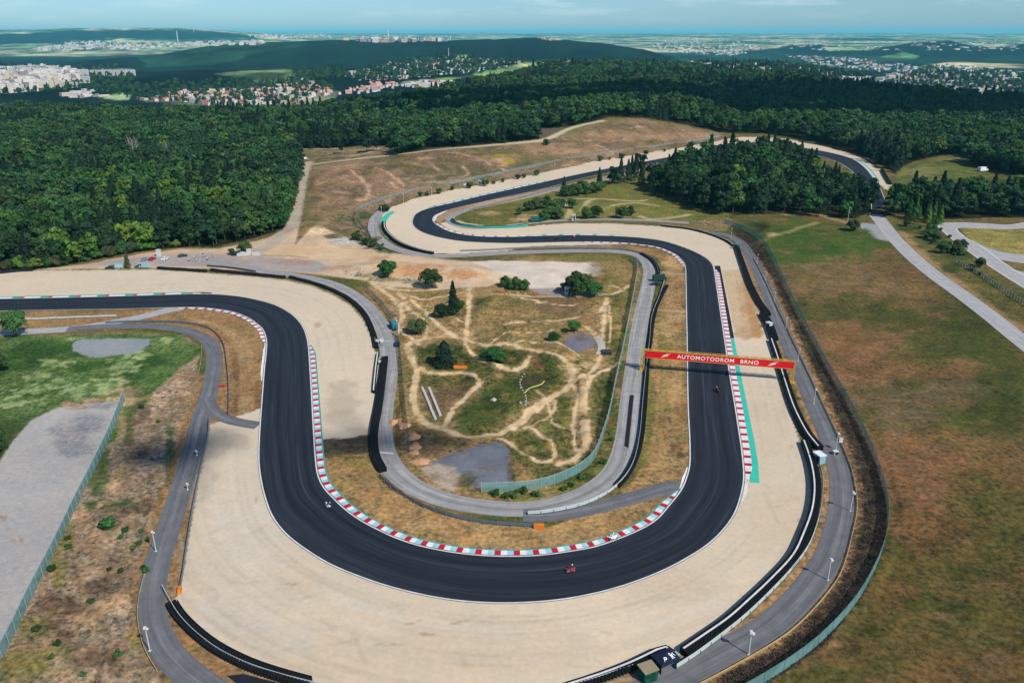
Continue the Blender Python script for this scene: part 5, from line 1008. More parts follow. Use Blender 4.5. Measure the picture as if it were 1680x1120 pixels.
# ------------------------------------------------------------------ cars, vans, trucks
def car(px, head, paint_, label, van=False, name="parked_car", group="cars parked beside the circuit", z=0.0, s=1.0):
    x, y = P(*px) if len(px) == 2 else px[:2]; zz = z if len(px) == 2 else px[2]
    r = empty(name, (x, y, zz), head); tag(r, label, "van" if van else "car", group); r.scale = (s, s, s)
    if van:
        b = MB().prism([(-2.5, .35), (2.4, .35), (2.5, .8), (2.35, 1.15), (1.55, 2.05), (-2.5, 2.1)], -.92, .92); g = [(1.0, 1.25), (2.26, 1.25), (1.55, 1.98), (1.0, 1.98)]
        b.build("body", paint_, r); MB().prism(g, -.94, .94).build("side_glass", m_glass, r); MB().add([(2.33, -.8, 1.2), (2.33, .8, 1.2), (1.60, .75, 2.02), (1.60, -.75, 2.02)], [(0, 1, 2, 3)]).build("windscreen", m_glass, r)
        wx = 1.55
    else:
        b = MB().prism([(-2.1, .35), (2.1, .33), (2.15, .62), (1.95, .80), (1.0, .93), (-1.75, .98), (-2.1, .85)], -.88, .88); b.box((-.35, 0, 1.20), (2.5, 1.5, .50), taper=.74, shift=(-.1, 0)).build("body", paint_, r)
        gg = MB(); gg.box((-.35, 0, 1.17), (2.54, 1.40, .36), taper=.80, shift=(-.08, 0)); gg.box((-.35, 0, 1.17), (2.0, 1.54, .34), taper=.82, shift=(-.08, 0)); gg.build("windows", m_glass, r); wx = 1.3
    for a in (-wx, wx):
        for c in (-.82, .82): wheel(r, (a, c, .32), .32, .2)
    for c in (-.62, .62): MB().box((2.1 if not van else 2.45, c, .68), (.1, .34, .16)).build("headlight", m_polew, r)
    return r
car((652, 566), R(95), M("navy_car_paint", C(44, 54, 74), .3, .5), "dark blue car parked by the fence left of the motocross ground")
car((238, 427), R(80), M("silver_blue_paint", C(150, 170, 200), .3, .5), "silver blue car parked left of the red car at the forest edge")
car((250, 426.5), R(82), M("red_car_paint", C(196, 30, 48), .3, .5), "red car parked between pale cars at the forest edge")
car((271, 426), R(84), M("white_car_paint", C(236, 236, 236, 1.15), .3, .5), "white car parked right of the white cabinet at the forest edge")
car((229, 439), R(172), M("teal_car_paint", C(60, 100, 120), .3, .5), "dark teal car parked in front of the conifer behind the upper trap")
car((238, 439.5), R(174), M("pale_teal_paint", C(170, 206, 206), .3, .5), "pale van beside the dark teal car behind the upper trap", True, "parked_van")
car((194, 440), R(185), M("pale_teal_paint", C(170, 206, 206), .3, .5), "pale van half hidden left of the car park conifer", True, "parked_van")
car((181, 441), R(190), M("dark_green_paint", C(34, 70, 66), .3, .5), "dark green car at the left end of the row behind the upper trap")
car((1075, 467.5), R(176), M("navy_car_paint", C(44, 54, 74), .3, .5), "dark blue car parked below the dark green truck beside the right straight")
car((501, 262), R(20), M("white_car_paint", C(236, 236, 236, 1.15), .3, .5), "white van at the crossing of the hill tracks", True, "parked_van")
car((388, 419), R(10), M("black_car_paint", C(34, 34, 38), .3, .5), "dark car beside the white boxes at the lot's far end")
car((300, 421), R(30), M("dark_green_paint", C(34, 70, 66), .3, .5), "small dark car on the grey lot below the lime bush")
car((771, 303), R(20), M("navy_car_paint", C(44, 54, 74), .3, .5), "dark car behind the gravel at the foot of the hillside"); car((765, 304.5), R(24), M("white_car_paint", C(236, 236, 236, 1.15), .3, .5), "white car beside a dark one at the foot of the hillside")
g_ = PG(1612, 281); car(g_, R(20), M("white_car_paint", C(236, 236, 236, 1.15), .3, .5), "white van beside the blue tent on the far clearing", True, "parked_van", s=1.6)
m_tarp = M("teal_tarpaulin", C(52, 132, 148), .6, .3, 0, .1); m_dgreen = M("dark_green_panel", C(20, 84, 72), .6, .25, 0, .12)
def truck(px, head, cab, box, label, s=1.0):
    x, y = P(*px); r = empty("box_truck", (x, y, 0), head); tag(r, label, "truck"); r.scale = (s, s, s)
    MB().prism([(1.5, .55), (3.2, .55), (3.25, 1.3), (2.95, 2.35), (1.5, 2.4)], -1.05, 1.05).build("cab", cab, r); MB().add([(3.24, -.9, 1.45), (3.24, .9, 1.45), (3.0, .85, 2.25), (3.0, -.85, 2.25)], [(0, 1, 2, 3)]).build("windscreen", m_glass, r)
    MB().box((-1.0, 0, 1.85), (4.7, 2.25, 2.3)).box((-1.0, 0, 3.02), (4.6, 2.1, .12), taper=.94).build("cargo_box", box, r); MB().box((0, 0, .62), (6, .9, .2)).build("chassis", m_dark, r)
    for a in (2.3, -1.6, -2.6):
        for c in (-.95, .95): wheel(r, (a, c, .45), .45, .3)
    return r
truck((646, 538), R(112), m_dark, m_tarp, "truck with a teal tarpaulin parked by the fence left of the motocross ground", .85)
truck((1082, 461), R(8), M("dark_green_paint", C(34, 70, 66), .3, .5), M("dark_green_canvas", C(44, 74, 64), .8, .1, 0, .2), "dark green canvas truck beside the brown verge of the right straight", .9)
truck((880, 364), R(3), m_dgreen, M("green_teal_panel", C(36, 104, 92), .6, .2), "teal green truck beside the service road inside the far hairpin", 1.0)
# ------------------------------------------------------------------ cabins, tents, boxes
def cabin(px, rz, d, wall, roof, label, name="cabin", door=None, cat="cabin", z=0.0):
    x, y = P(*px); r = empty(name, (x, y, z), rz); tag(r, label, cat)
    MB().box((0, 0, d[2] / 2), d).build("wall", wall, r); MB().box((0, 0, d[2] + .07), (d[0] + .3, d[1] + .3, .14)).build("roof", roof, r)
    MB().box((d[0] * .15, -d[1] / 2 - .03, d[2] * .45), (.8, .06, d[2] * .8)).build("door", door or m_dark, r); door is m_polew or MB().box((-d[0] * .28, -d[1] / 2 - .02, d[2] * .62), (d[0] * .28, .05, d[2] * .28)).build("window", m_glass, r)
    return r
m_rooft = M("tan_roof_felt", C(160, 148, 116), .9, .1, 0, .2, 1.5)
cabin((1062, 1112), R(24), (2.5, 2.2, 2.3), M("deep_green_boards", C(16, 92, 72), .7, .2, 0, .12), m_rooft, "deep green marshal cabin with a flat tan roof at the bottom edge", "marshal_cabin", M("green_door", C(12, 70, 58), .6))
x, y = P(1091, 1091); r = empty("canopy_tent", (x, y, 0), R(28)); tag(r, "navy canopy tent with white marks beside the green cabin", "tent")
m_navy = M("navy_canvas", C(30, 42, 66), .8, .1, 0, .15, 2)
MB().add([(-2.0, -1.5, 1.9), (2.0, -1.5, 1.9), (2.0, 1.5, 1.9), (-2.0, 1.5, 1.9), (0, 0, 2.7), (-2.0, -1.5, 1.6), (2.0, -1.5, 1.6), (2.0, 1.5, 1.6), (-2.0, 1.5, 1.6)], [(0, 1, 4), (1, 2, 4), (2, 3, 4), (3, 0, 4), (0, 5, 6, 1), (1, 6, 7, 2), (2, 7, 8, 3), (3, 8, 5, 0)]).build("canopy", m_navy, r)
for a in (-1.9, 1.9):
    for c in (-1.4, 1.4): MB().tube([(a, c, 0), (a, c, 1.95)], .04, 6).build("leg", m_steel, r)
MB().box((-1.95, 0, 1.0), (.04, 2.8, 1.7)).build("side_cloth", M("maroon_canvas", C(96, 26, 44), .8, .1, 0, .15), r)
sl = math.atan2(.8, 1.5)
for s_, px_, py_, rot in (("P", -.75, -.85, -.5), ("R", .75, -.80, .2), ("P", .55, -.45, 1.2), ("T", 1.25, -.5, .8)):
    t_ = abs(py_) ; fz_ = 1.9 + (1.5 - abs(py_)) / 1.5 * .8
    o = obj("white_mark", fit_text(s_, .55, .8, m_let, .01, .008), r); o.location = (px_, py_, fz_ + .04 - max(0, abs(px_) - abs(py_) * 4 / 3) * .4); o.rotation_euler = (sl * .9, 0, rot)
x, y = P(1103, 1082); r = empty("air_cushion", (x, y, 0), R(25)); tag(r, "turquoise air cushion at the end of the tyre wall by the tent", "cushion"); MB().ell((0, 0, .7), (1.15, .8, .75), 14, 10).build("cushion", M("turquoise_vinyl", C(32, 184, 156, 1.25), .5, .3), r, smooth=True); MB().box((-.8, .1, .8), (.35, 1.2, .9)).build("white_end", m_polew, r)
cabin((1343, 757), R(-70), (2.6, 1.8, 2.2), M("teal_white_panel", C(150, 190, 192), .6, .2), M("white_sheet_roof", C(220, 226, 226, 1.2), .6, .2), "pale marshal cabin with white roof between the two right tyre walls", "marshal_cabin")
cabin((1208, 408), R(-55), (2.4, 1.6, 2.2), m_dgreen, M("teal_roof", C(70, 130, 124), .6, .2), "small teal marshal cabin at the upper right corner of the middle bend", "marshal_cabin")
cabin((1261, 538), R(-60), (1.9, 1.5, 2.1), m_polew, m_polew, "small white marshal cabin beside the double tyre wall", "marshal_cabin")
cabin((261, 420.5), R(0), (1.8, 1.5, 3.2), m_polew, m_polew, "tall white cabinet standing between the parked cars", "cabinet", m_polew, cat="cabinet")
cabin((932, 483), R(4), (2.6, 2.2, 3.0), m_polew, m_polew, "white hut under the big dark bush beside the pale lot", "site_hut", cat="hut")
cabin((941, 362), R(0), (2.0, 1.6, 3.6), m_polew, m_polew, "narrow white hut inside the far hairpin", "site_hut", cat="hut")
cabin((786, 303), R(10), (1.5, 1.4, 3.0), M("mint_panel", C(140, 200, 170), .6), m_polew, "mint green box at the foot of the hillside", "site_hut", cat="hut")
for px_, d_, lb in (((395, 419), (3.2, 1.6, 1.0), "long white box at the far end of the lot"), ((401, 418), (3.4, 1.6, 1.2), "white box in the middle of the row at the lot's end"), ((409, 417.5), (1.8, 1.8, 2.6), "tall white box at the end of the lot's row"), ((420, 418), (3.4, 1.6, 1.0), "low white box rightmost in the lot's row")):
    cabin(px_, R(4), d_, m_polew, m_polew, lb, "storage_box", m_polew, cat="box")
cabin((1370, 745), R(12), (1.0, .8, .9), m_polew, m_polew, "small white box at the roadside below the sign board pole", "roadside_box", cat="box")
cabin((625, 597), R(5), (1.3, 1.4, .9), m_polew, m_polew, "white crate on the tyre wall side of the inner service road", "crate", cat="crate")
# marshal post with boards
x, y = P(622, 566); r = empty("marshal_post", (x, y, 0), R(8)); tag(r, "small marshal post with a green step at the end of the upper tyre wall", "marshal post")
MB().box((0, 0, .35), (3.0, 2.2, .7)).build("platform", m_steel, r); MB().box((-1.2, -1.6, .2), (2.0, 1.0, .4)).build("step", M("green_step", C(70, 128, 96), .8), r); MB().box((.9, .9, 1.3), (1.3, .1, 1.5)).build("board", m_polew, r); MB().box((-.6, .9, 1.2), (1.0, .1, 1.2)).build("board", m_polew, r)
MB().tube([(-1.3, 1.0, 0), (-1.3, 1.0, 2.6)], .05, 6).build("flag_pole", m_polew, r); MB().box((.2, .1, .95), (.5, .5, .6)).build("chair", m_dark, r)
x, y = P(650, 549); r = empty("pallet_stack", (x, y, 0), R(15)); tag(r, "stack of wooden pallets between the truck and the dark blue car", "pallets"); MB().box((0, 0, .5), (1.6, 1.4, 1.0)).box((0, 0, 1.05), (1.7, 1.5, .1)).build("pallets", M("pallet_wood", C(206, 164, 132), .9, .1, 0, .2), r); MB().box((.9, .6, .9), (.5, .5, 1.6), .3).build("white_board", m_polew, r)
# orange block and flag by the left trap rim
x, y = P(295, 970); r = empty("orange_marker", (x, y, 0)); tag(r, "orange marker block at the lower end of the left gravel rim", "marker"); MB().box((0, 0, .45), (.7, 1.6, .9), .2, taper=.8).build("block", m_orange, r)
x, y = P(374, 678); r = empty("red_marker", (x, y, 0)); tag(r, "red marker at the end of the left inner guardrail", "marker"); MB().box((0, 0, .5), (.5, .5, 1.0), .2, taper=.8).build("block", mk_r, r)
x, y = P(364, 634); r = empty("red_tape_heap", (x, y, 0)); tag(r, "heap of red barrier tape beside the left service road", "tape"); MB().tube([(-1.2, -.3, .15), (-.4, .3, .25), (.5, .2, .2), (1.3, .5, .1), (.8, -.4, .15), (-.8, -.5, .2)], .14, 6).build("tape", mk_r, r)
# ------------------------------------------------------------------ motocross ground
m_block = M("pale_concrete", C(206, 200, 192), .85, .1, 0, .2, 1.5)
blk = MB().box((0, 0, .3), (.75, .75, .6), taper=.9).mesh("tyre_block", m_block)
k_ = 0
for (a, b, n, lb) in (((693, 638), (714, 688), 17, "white tyre block in the left of the two parallel rows"), ((704, 638), (722, 682), 17, "white tyre block in the right of the two parallel rows")):
    for i in range(n):
        p = P(a[0] + (b[0] - a[0]) * i / (n - 1), a[1] + (b[1] - a[1]) * i / (n - 1)); o = obj("tyre_block", blk, None, (*p, 0), rnd.uniform(-.2, .2) + .5); tag(o, lb, "tyre block", "left row of white blocks" if "left" in lb else "right row of white blocks")
for i in range(9):
    t = i / 8; a = (989 - 2 * math.sin(t * 3.14) * -3 - 14 * t * t, 556 + 22 * t); p = P(975 + 12 * math.sin(.4 + t * 2.0) , 556 + 24 * t)
    o = obj("stone_bench", MB().box((0, 0, .25), (2.6, .7, .5)).mesh("stone_bench", m_block), None, (*p, 0), R(-20 + 34 * t)); tag(o, "pale stone bench step in the curved row beside the round pad", "bench", "curved row of bench steps")
hs = resample(catmull(PP([(860, 646), (868, 638), (880, 634), (888, 631), (893, 626)]), .5), .5); o = MB().tube([(*p, .2) for p in hs], .22, 7).build("foam_barrier", M("pale_yellow_foam", C(190, 188, 110), .8, .1)); tag(o, "pale yellow foam tube lying across the motocross grass", "barrier")
x, y = P(755, 604); r = empty("orange_barrier", (x, y, 0), R(-3)); tag(r, "orange plastic barrier beside the upper motocross trail", "barrier"); MB().prism([(-.35, 0), (.35, 0), (.2, .9), (-.2, .9)], -2.2, 2.2, axis="x").build("barrier", m_orange, r)
cabin((995, 580), R(5), (2.8, 2.6, .9), M("dark_crate_boards", C(54, 56, 62), .8), M("dark_lid", C(60, 62, 70), .8), "dark square crate beside the bench steps", "crate", cat="crate")
x, y = P(650, 529 - 4); 
def heap(px, r_, h, mat, label, name, cat, seed, group=None, n=140, ls=.5):
    x, y = P(*px); q = random.Random(seed); v = []; f = []; nu, nv = 22, 9
    for j in range(nv + 1):
        for i in range(nu):
            a = 2 * math.pi * i / nu; t = j / nv; rr_ = (1 - t) * (1 + .18 * math.sin(3 * a + seed) + .1 * q.uniform(-1, 1)); v.append((r_[0] * rr_ * math.cos(a), r_[1] * rr_ * math.sin(a), h * (1 - (1 - t) ** 1.3) * (1 + .1 * q.uniform(-1, 1)) - .05 * (j == 0)))
    for j in range(nv):
        for i in range(nu): f.append((j * nu + i, j * nu + (i + 1) % nu, (j + 1) * nu + (i + 1) % nu, (j + 1) * nu + i))
    o = obj(name, mesh_np(name, v, f, mat, True), None, (x, y, 0)); tag(o, label, cat, group); return o
m_sandh = M("orange_sand", C(214, 164, 122), .95, .05, 0, .2, .8)
for i, (a, rr_, hh_, lb) in enumerate([((645, 692), (1.5, 2.2), 1.1, "orange sand heap on the service road edge, leftmost"), ((663, 698), (2.0, 2.4), 1.3, "orange sand heap left of the infield fence"), ((679, 716), (2.2, 2.6), 1.4, "upper orange sand heap right of the infield fence"), ((681, 732), (2.0, 2.4), 1.2, "middle orange sand heap right of the infield fence"), ((680, 742), (1.7, 1.8), 1.0, "lower orange sand heap right of the infield fence"), ((690, 757), (3.2, 1.9), 1.4, "largest orange sand heap at the corner of the dark pad")]):
    heap(a, (rr_[0] * .85, rr_[1] * .85), hh_ * .6, m_sandh, lb, "sand_heap", "sand heap", i, "orange sand heaps")
def rubble(px, rx, ry, n, mats, label, seed, name="rubble_heap", hmax=1.2):
    q = random.Random(seed); x, y = P(*px); mb = MB()
    for i in range(n):
        a = q.uniform(0, 6.28); rr_ = math.sqrt(q.random()); s_ = q.uniform(.18, .68); hh = hmax * (1 - rr_) * q.uniform(.3, 1)
        mb.box((rx * rr_ * math.cos(a), ry * rr_ * math.sin(a), hh + s_ * .25), (s_ * q.uniform(.8, 2.2), s_ * .8, s_ * .6), q.uniform(0, 3), q.randrange(len(mats)), .8)
    o = mb.build(name, mats); o.location = (x, y, 0); tag(o, label, "rubble"); return o
m_rub1 = M("grey_rubble", C(140, 134, 128), .95, .05, 0, .3); m_rub2 = M("dark_rubble", C(84, 74, 70), .95, .05, 0, .3); m_rub3 = M("pale_rubble", C(196, 188, 178), .95, .05, 0, .2)
rubble((597, 446), 9, 7, 150, [m_rub1, m_rub2, m_rub3], "grey heap of demolition rubble beside the first round bush", 3)
rubble((671, 460), 3.5, 5, 40, [m_rub1, m_rub3, M("faded_mint", C(170, 196, 180), .9)], "small scatter of pale rubble between the two round bushes", 4, hmax=.5)
rubble((627, 451), 2.5, 3, 14, [m_rub3], "white slabs lying right of the demolition rubble", 5, hmax=.5)
rubble((330, 423), 6, 8, 40, [m_rub1, m_rub3, m_rub2], "low pile of pale rubble at the far edge of the grey lot", 6, hmax=.8); rubble((1150, 366), 5, 6, 50, [M("salmon_rubble", C(210, 160, 130), .9), m_rub3, m_rub1], "low pile of salmon bricks above the upper right corner", 7, hmax=.8)
rubble((905, 478), 2.0, 2, 16, [m_rub3], "few white stones at the lower edge of the pale lot", 9, hmax=.3); 
stone_m = [MB().ell((0, 0, .12), (.34 + .08 * k, .26, .22), 8, 5, rot=Matrix.Rotation(.2 * k, 3, "Z")).mesh("stone", m_rub3) for k in range(3)]
for k in range(11):
    a = P(860 - 6 * math.sin(k * .5) - k * .3, 614 + k * 4.4); tag(obj("stone", stone_m[k % 3], None, (*a, 0), k * 1.3), "pale stone in the string of stones across the motocross grass", "stone", "string of pale stones")
rubble((860, 662), 1.5, 1.5, 12, [m_rub3, m_rub2], "cluster of white stones beside the motocross jump", 11, hmax=.3); heap((810, 656), (.9, .7), .8, m_rub3, "single pale boulder in the motocross grass", "boulder", "boulder", 12)
rubble((648, 525), 1.2, 1.6, 6, [m_rub3], "pale planks beside the truck", 13, hmax=.4); rubble((663, 538), 2.2, 1.6, 12, [M("pallet_wood", C(206, 164, 132), .9, .1, 0, .2), m_rub3], "wooden boards lying left of the infield bush", 14, hmax=.3); rubble((846, 481), 9, 1.5, 40, [M("pale_wood", C(206, 184, 140), .8, .1), mk_r], "row of tyres and red boards below the pale lot", 15, hmax=.3)
# ------------------------------------------------------------------ trees
def leaf_mat(name, c, var=.35, hue=.03):
    m, t, b = base_mat(name, .75, .12)
    oi = t.new("ShaderNodeObjectInfo"); at = t.new("ShaderNodeAttribute", attribute_name="Tint")
    hs = t.new("ShaderNodeHueSaturation"); hs.inputs["Color"].default_value = (*c, 1)
    a = t.new("ShaderNodeMapRange"); a.inputs[3].default_value = .5 - hue; a.inputs[4].default_value = .5 + hue; t.link(oi.outputs["Random"], a.inputs[0]); t.link(a.outputs[0], hs.inputs["Hue"])
    mm = t.new("ShaderNodeMath", operation="MULTIPLY"); mm.inputs[1].default_value = 7.31; t.link(oi.outputs["Random"], mm.inputs[0]); fr = t.new("ShaderNodeMath", operation="FRACT"); t.link(mm.outputs[0], fr.inputs[0])
    v = t.new("ShaderNodeMapRange"); v.inputs[3].default_value = 1 - var; v.inputs[4].default_value = 1 + var; t.link(fr.outputs[0], v.inputs[0])
    mu = t.new("ShaderNodeMath", operation="MULTIPLY"); t.link(v.outputs[0], mu.inputs[0]); t.link(at.outputs["Fac"], mu.inputs[1]); t.link(mu.outputs[0], hs.inputs["Value"])
    t.link(hs.outputs[0], b.inputs["Base Color"])
    tr = t.new("ShaderNodeBsdfTranslucent"); t.link(hs.outputs[0], tr.inputs["Color"]); mx = t.new("ShaderNodeMixShader"); mx.inputs[0].default_value = .22
    t.link(b.outputs[0], mx.inputs[1]); t.link(tr.outputs[0], mx.inputs[2]); t.link(mx.outputs[0], t.n["Material Output"].inputs["Surface"]); return m
L_DARK = leaf_mat("forest_leaf", (.045, .100, .029), .45); L_MID = leaf_mat("garden_leaf", (.050, .118, .028), .3); L_LIME = leaf_mat("lime_leaf", (.105, .185, .028), .2)
L_CON = leaf_mat("conifer_needle", (.017, .038, .020), .35); L_RUST = leaf_mat("rust_needle", (.21, .085, .05), .2); L_OLIVE = leaf_mat("olive_leaf", (.065, .088, .034), .3); L_HEATH = leaf_mat("heather_twig", (.078, .066, .046), .4, .05); L_DEEP = leaf_mat("deep_forest_leaf", (.023, .056, .022), .3)
m_bark = M("bark", (.085, .065, .05), .95, .05, 0, .25, 2); m_pbark = M("pale_bark", (.35, .32, .27), .9, .05, 0, .2, 2)
def leafcloud(name, cen, nrm, size, tint, mat, seed, jit=.55):
    q = np.random.RandomState(seed); n = len(cen); d = nrm + q.normal(0, jit, (n, 3)); d /= np.linalg.norm(d, axis=1, keepdims=True)
    u = np.cross(d, q.normal(0, 1, (n, 3))); u /= np.linalg.norm(u, axis=1, keepdims=True); w = np.cross(d, u); s = size[:, None]
    a = q.uniform(.6, 1.3, (n, 1))
    v = np.stack([cen - u * s * a, cen - w * s * .55 + d * s * .12, cen + u * s * a, cen + w * s * .55 + d * s * .12], 1).reshape(-1, 3)
    me = bpy.data.meshes.new(name); me.vertices.add(4 * n); me.vertices.foreach_set("co", v.astype(np.float32).ravel()); me.loops.add(4 * n); me.loops.foreach_set("vertex_index", np.arange(4 * n, dtype=np.int32)); me.polygons.add(n)
    me.polygons.foreach_set("loop_start", np.arange(0, 4 * n, 4, dtype=np.int32)); me.polygons.foreach_set("loop_total", np.full(n, 4, np.int32)); me.update(calc_edges=True)
    at = me.attributes.new("Tint", "FLOAT", "POINT"); at.data.foreach_set("value", np.repeat(tint, 4).astype(np.float32)); me.materials.append(mat); return me
def broad(name, h, r, base, nl, ls, seed, mat, nc=16, squash=.8):
    """crown of leaf clumps hung on limb ends; gaps stay between the clumps"""
    q = np.random.RandomState(seed); C_ = []; N_ = []; T_ = []; ends = []
    hc = (h + base) / 2; rz = (h - base) / 2
    for k in range(nc):
        while True:
            p = q.uniform(-1, 1, 3)
            if .25 < np.linalg.norm(p) < 1: break
        p = p / np.linalg.norm(p) * q.uniform(.45, .82); cr = q.uniform(.26, .44)
        c = np.array([p[0] * r, p[1] * r, hc + p[2] * rz]); ends.append(c); m = nl // nc
        d = q.normal(0, 1, (m, 3)); d /= np.linalg.norm(d, axis=1, keepdims=True); d[:, 2] = np.where(d[:, 2] < -.3, -d[:, 2], d[:, 2])
        rad = cr * r * q.uniform(.72, 1.06, (m, 1)); C_.append(c + d * rad * np.array([1, 1, squash])); N_.append(d + np.array([0, 0, .25])); T_.append(np.full(m, q.uniform(.72, 1.28)) * q.uniform(.85, 1.15, m))
    m = nl // 5; d = q.normal(0, 1, (m, 3)); d /= np.linalg.norm(d, axis=1, keepdims=True)
    C_.append(np.array([0, 0, hc]) + d * np.array([r, r, rz]) * .62 * q.uniform(.6, 1, (m, 1))); N_.append(d); T_.append(np.full(m, .8))
    cen = np.concatenate(C_); return leafcloud(name, cen, np.concatenate(N_), q.uniform(.6, 1.25, len(cen)) * ls, np.concatenate(T_), mat, seed), ends
def conif(name, h, r, base, nl, ls, seed, mat, spread=1.0):
    q = np.random.RandomState(seed); n = nl; t = q.uniform(0, 1, n) ** .75; z = base + (h - base) * t; lay = 9 + seed % 4
    br = np.abs((t * lay) % 1 - .15); rr_ = r * (1 - t) ** spread * (1.06 - .45 * br) + .12; a = q.uniform(0, 6.283, n); lump = 1 + .22 * np.sin(a * 3 + np.floor(t * lay) * 2.1 + seed); rad = rr_ * lump * np.sqrt(q.uniform(.25, 1.0, n))
    cen = np.stack([rad * np.cos(a), rad * np.sin(a), z - .25 * rad], 1); nr = np.stack([np.cos(a), np.sin(a), np.full(n, .8)], 1)
    return leafcloud(name, cen, nr, q.uniform(.6, 1.2, n) * ls, .75 + .5 * _hash(np.floor(a * 2), np.floor(t * lay), seed), mat, seed)
def trunk(name, h, r, ends, mat):
    mb = MB(); mb.tube([(0, 0, -.3), (0, .05, h * .5), (.05, 0, h)], [r, r * .75, r * .25], 7)
    for e in ends[:7]: mb.tube([(0, 0, h * .42), tuple(np.array([e[0] * .5, e[1] * .5, (h * .45 + e[2]) / 2 + .2])), tuple(e)], [r * .42, r * .28, r * .1], 5)
    return mb.mesh(name, mat)
KINDS = {}
for i in range(5):
    cm, en = broad("crown", 14 + i % 3, 4.7 + .3 * (i % 2), 1.8, 1000, .78, 100 + i, L_DARK, 15 + i); KINDS["b%d" % i] = (cm, trunk("trunk", 11, .26, en, m_bark))
for i in range(3): KINDS["c%d" % i] = (conif("crown", 16 + i, 3.0 + .3 * i, 2.0, 800, .75, 200 + i, L_CON, .9), trunk("trunk", 15, .22, [], m_bark))
for i in range(3):
    cm, en = broad("crown", 8, 4.6, .5, 3400, .42, 300 + i, L_MID, 24); KINDS["n%d" % i] = (cm, trunk("trunk", 6, .22, en, m_bark))      # near, finely leaved
for i in range(3):
    cm, en = broad("crown", 3.4, 2.2, .1, 700, .40, 400 + i, L_MID, 12); KINDS["s%d" % i] = (cm, trunk("stem", 2.2, .1, en, m_bark))   # shrubs
KINDS["k0"] = (conif("crown", 13, 2.6, .8, 2600, .42, 210, L_CON, .85), trunk("trunk", 12, .2, [], m_bark)); KINDS["k1"] = (conif("crown", 8.5, 4.6, .4, 2600, .46, 212, L_CON, .62), trunk("trunk", 8, .2, [], m_bark))
def plant(kind, xyz, s, label, cat, group=None, name=None, mat=None, sz=1.0, trunk_name=None, rz=None):
    cm, tm = KINDS[kind]; nm = name or ("conifer" if kind[0] in "ck" else "shrub" if kind[0] == "s" else "broadleaf_tree")
    r = empty(nm, xyz, rnd.uniform(0, 6.28) if rz is None else rz); r.scale = (s, s, s * sz); tag(r, label, cat, group)
    c = bpy.data.objects.new("crown", cm); link(c, r)
    if mat: c.material_slots[0].link = "OBJECT"; c.material_slots[0].material = mat
    t_ = bpy.data.objects.new(tm.name.split(".")[0], tm); link(t_, r); return r
def pt(px, py): g = P(px, py); return (g[0], g[1], float(Hg(np.array([g[0]]), np.array([g[1]]))[0]) - .05)
# trees that stand alone
plant("n0", pt(637, 455), .98, "round bright bush beside the rubble heap above the motocross ground", "bush", name="round_bush"); plant("n1", pt(709, 472), 1.08, "round dark green bush in front of the orange dirt mound", "bush", name="round_bush", mat=L_DARK)
for a, s, lb in (((829, 470), .6, "left shrub of the clump below the pale lot"), ((846, 474), .68, "middle shrub of the clump below the pale lot"), ((861, 475), .58, "right shrub of the clump below the pale lot")): plant("n2", pt(*a), s, lb, "shrub", "shrub clump by the pale lot", "shrub")
plant("n0", pt(950, 486), 1.28, "big dark bushy tree beside the white hut on the pale lot", "tree", mat=L_DARK, sz=1.05); plant("n1", pt(975, 486), .92, "lower bushy tree merging with the big one beside the white hut", "tree", mat=L_DARK, sz=.8); plant("n2", pt(930, 476), .66, "dark reddish bush left of the big bushy tree by the hut", "bush", mat=L_OLIVE, sz=.7, name="round_bush")
plant("k0", pt(744, 519), 1.03, "tall pointed dark conifer in the motocross ground", "conifer"); plant("n1", pt(726, 522), .70, "dark bush at the left foot of the pointed conifer", "bush", name="round_bush", mat=L_CON, sz=1.0); plant("n2", pt(752, 508), .6, "green bush at the right foot of the pointed conifer", "bush", name="round_bush", mat=L_DARK, sz=.8)
plant("n0", pt(684, 545), .86, "soft grey green bush beside the wooden boards", "bush", name="round_bush", mat=L_OLIVE, sz=.85); plant("k1", pt(729, 600), .98, "spreading dark pine above the orange barrier", "pine", name="spreading_pine"); plant("n1", pt(806, 588), .92, "low wide green bush inside the motocross loop", "bush", name="round_bush", sz=.62)
plant("n2", pt(825, 592), .5, "small bush right of the low wide one in the motocross loop", "bush", name="round_bush", sz=.6); plant("n0", pt(909, 559), .52, "dark small bush left of the round pad", "bush", name="round_bush", mat=L_DARK, sz=.8); plant("n1", pt(942, 544), .56, "green bush above the round pad", "bush", name="round_bush")
plant("n1", pt(27, 552), 1.0, "round tree beside the straight pale guardrail on the left", "tree", mat=L_DARK, sz=1.3); plant("n0", pt(-6, 612), .9, "dark bush cut by the left edge above the flowers", "bush", name="round_bush", mat=L_DARK); plant("n2", pt(-8, 742), .9, "dark bush cut by the left edge beside the car park", "bush", name="round_bush", mat=L_DARK)
plant("k0", pt(210, 440), .62, "loose young conifer in front of the parked cars", "conifer", mat=L_OLIVE); plant("n0", pt(1398, 378), .88, "lone round bush at the end of the grass before the grove", "bush", name="round_bush", mat=L_OLIVE, sz=.9)
plant("s0", pt(381, 418), 1.0, "round dark shrub left of the white boxes", "shrub", mat=L_DARK); plant("n0", pt(402, 415), .8, "dark bush behind the white boxes", "bush", name="round_bush", mat=L_DARK)
SH = [((112, 884), .5), ((114, 898), .55), ((178, 868), 1.05), ((198, 880), .5), ((219, 898), .5), ((228, 892), .5), ((242, 886), .4), ((198, 938), .55), ((179, 934), .42), ((151, 987), .5), ((94, 1056), .5), ((193, 1076), .6), ((137, 1108), .5), ((86, 936), .7), ((61, 1035), .55), ((85, 1080), .5), ((233, 668), .6), ((240, 938), .5), ((235, 932), .4), ((232, 870), .4), ((205, 870), .6), ((36, 1002), .4), ((62, 952), .4), ((260, 690), .5)]
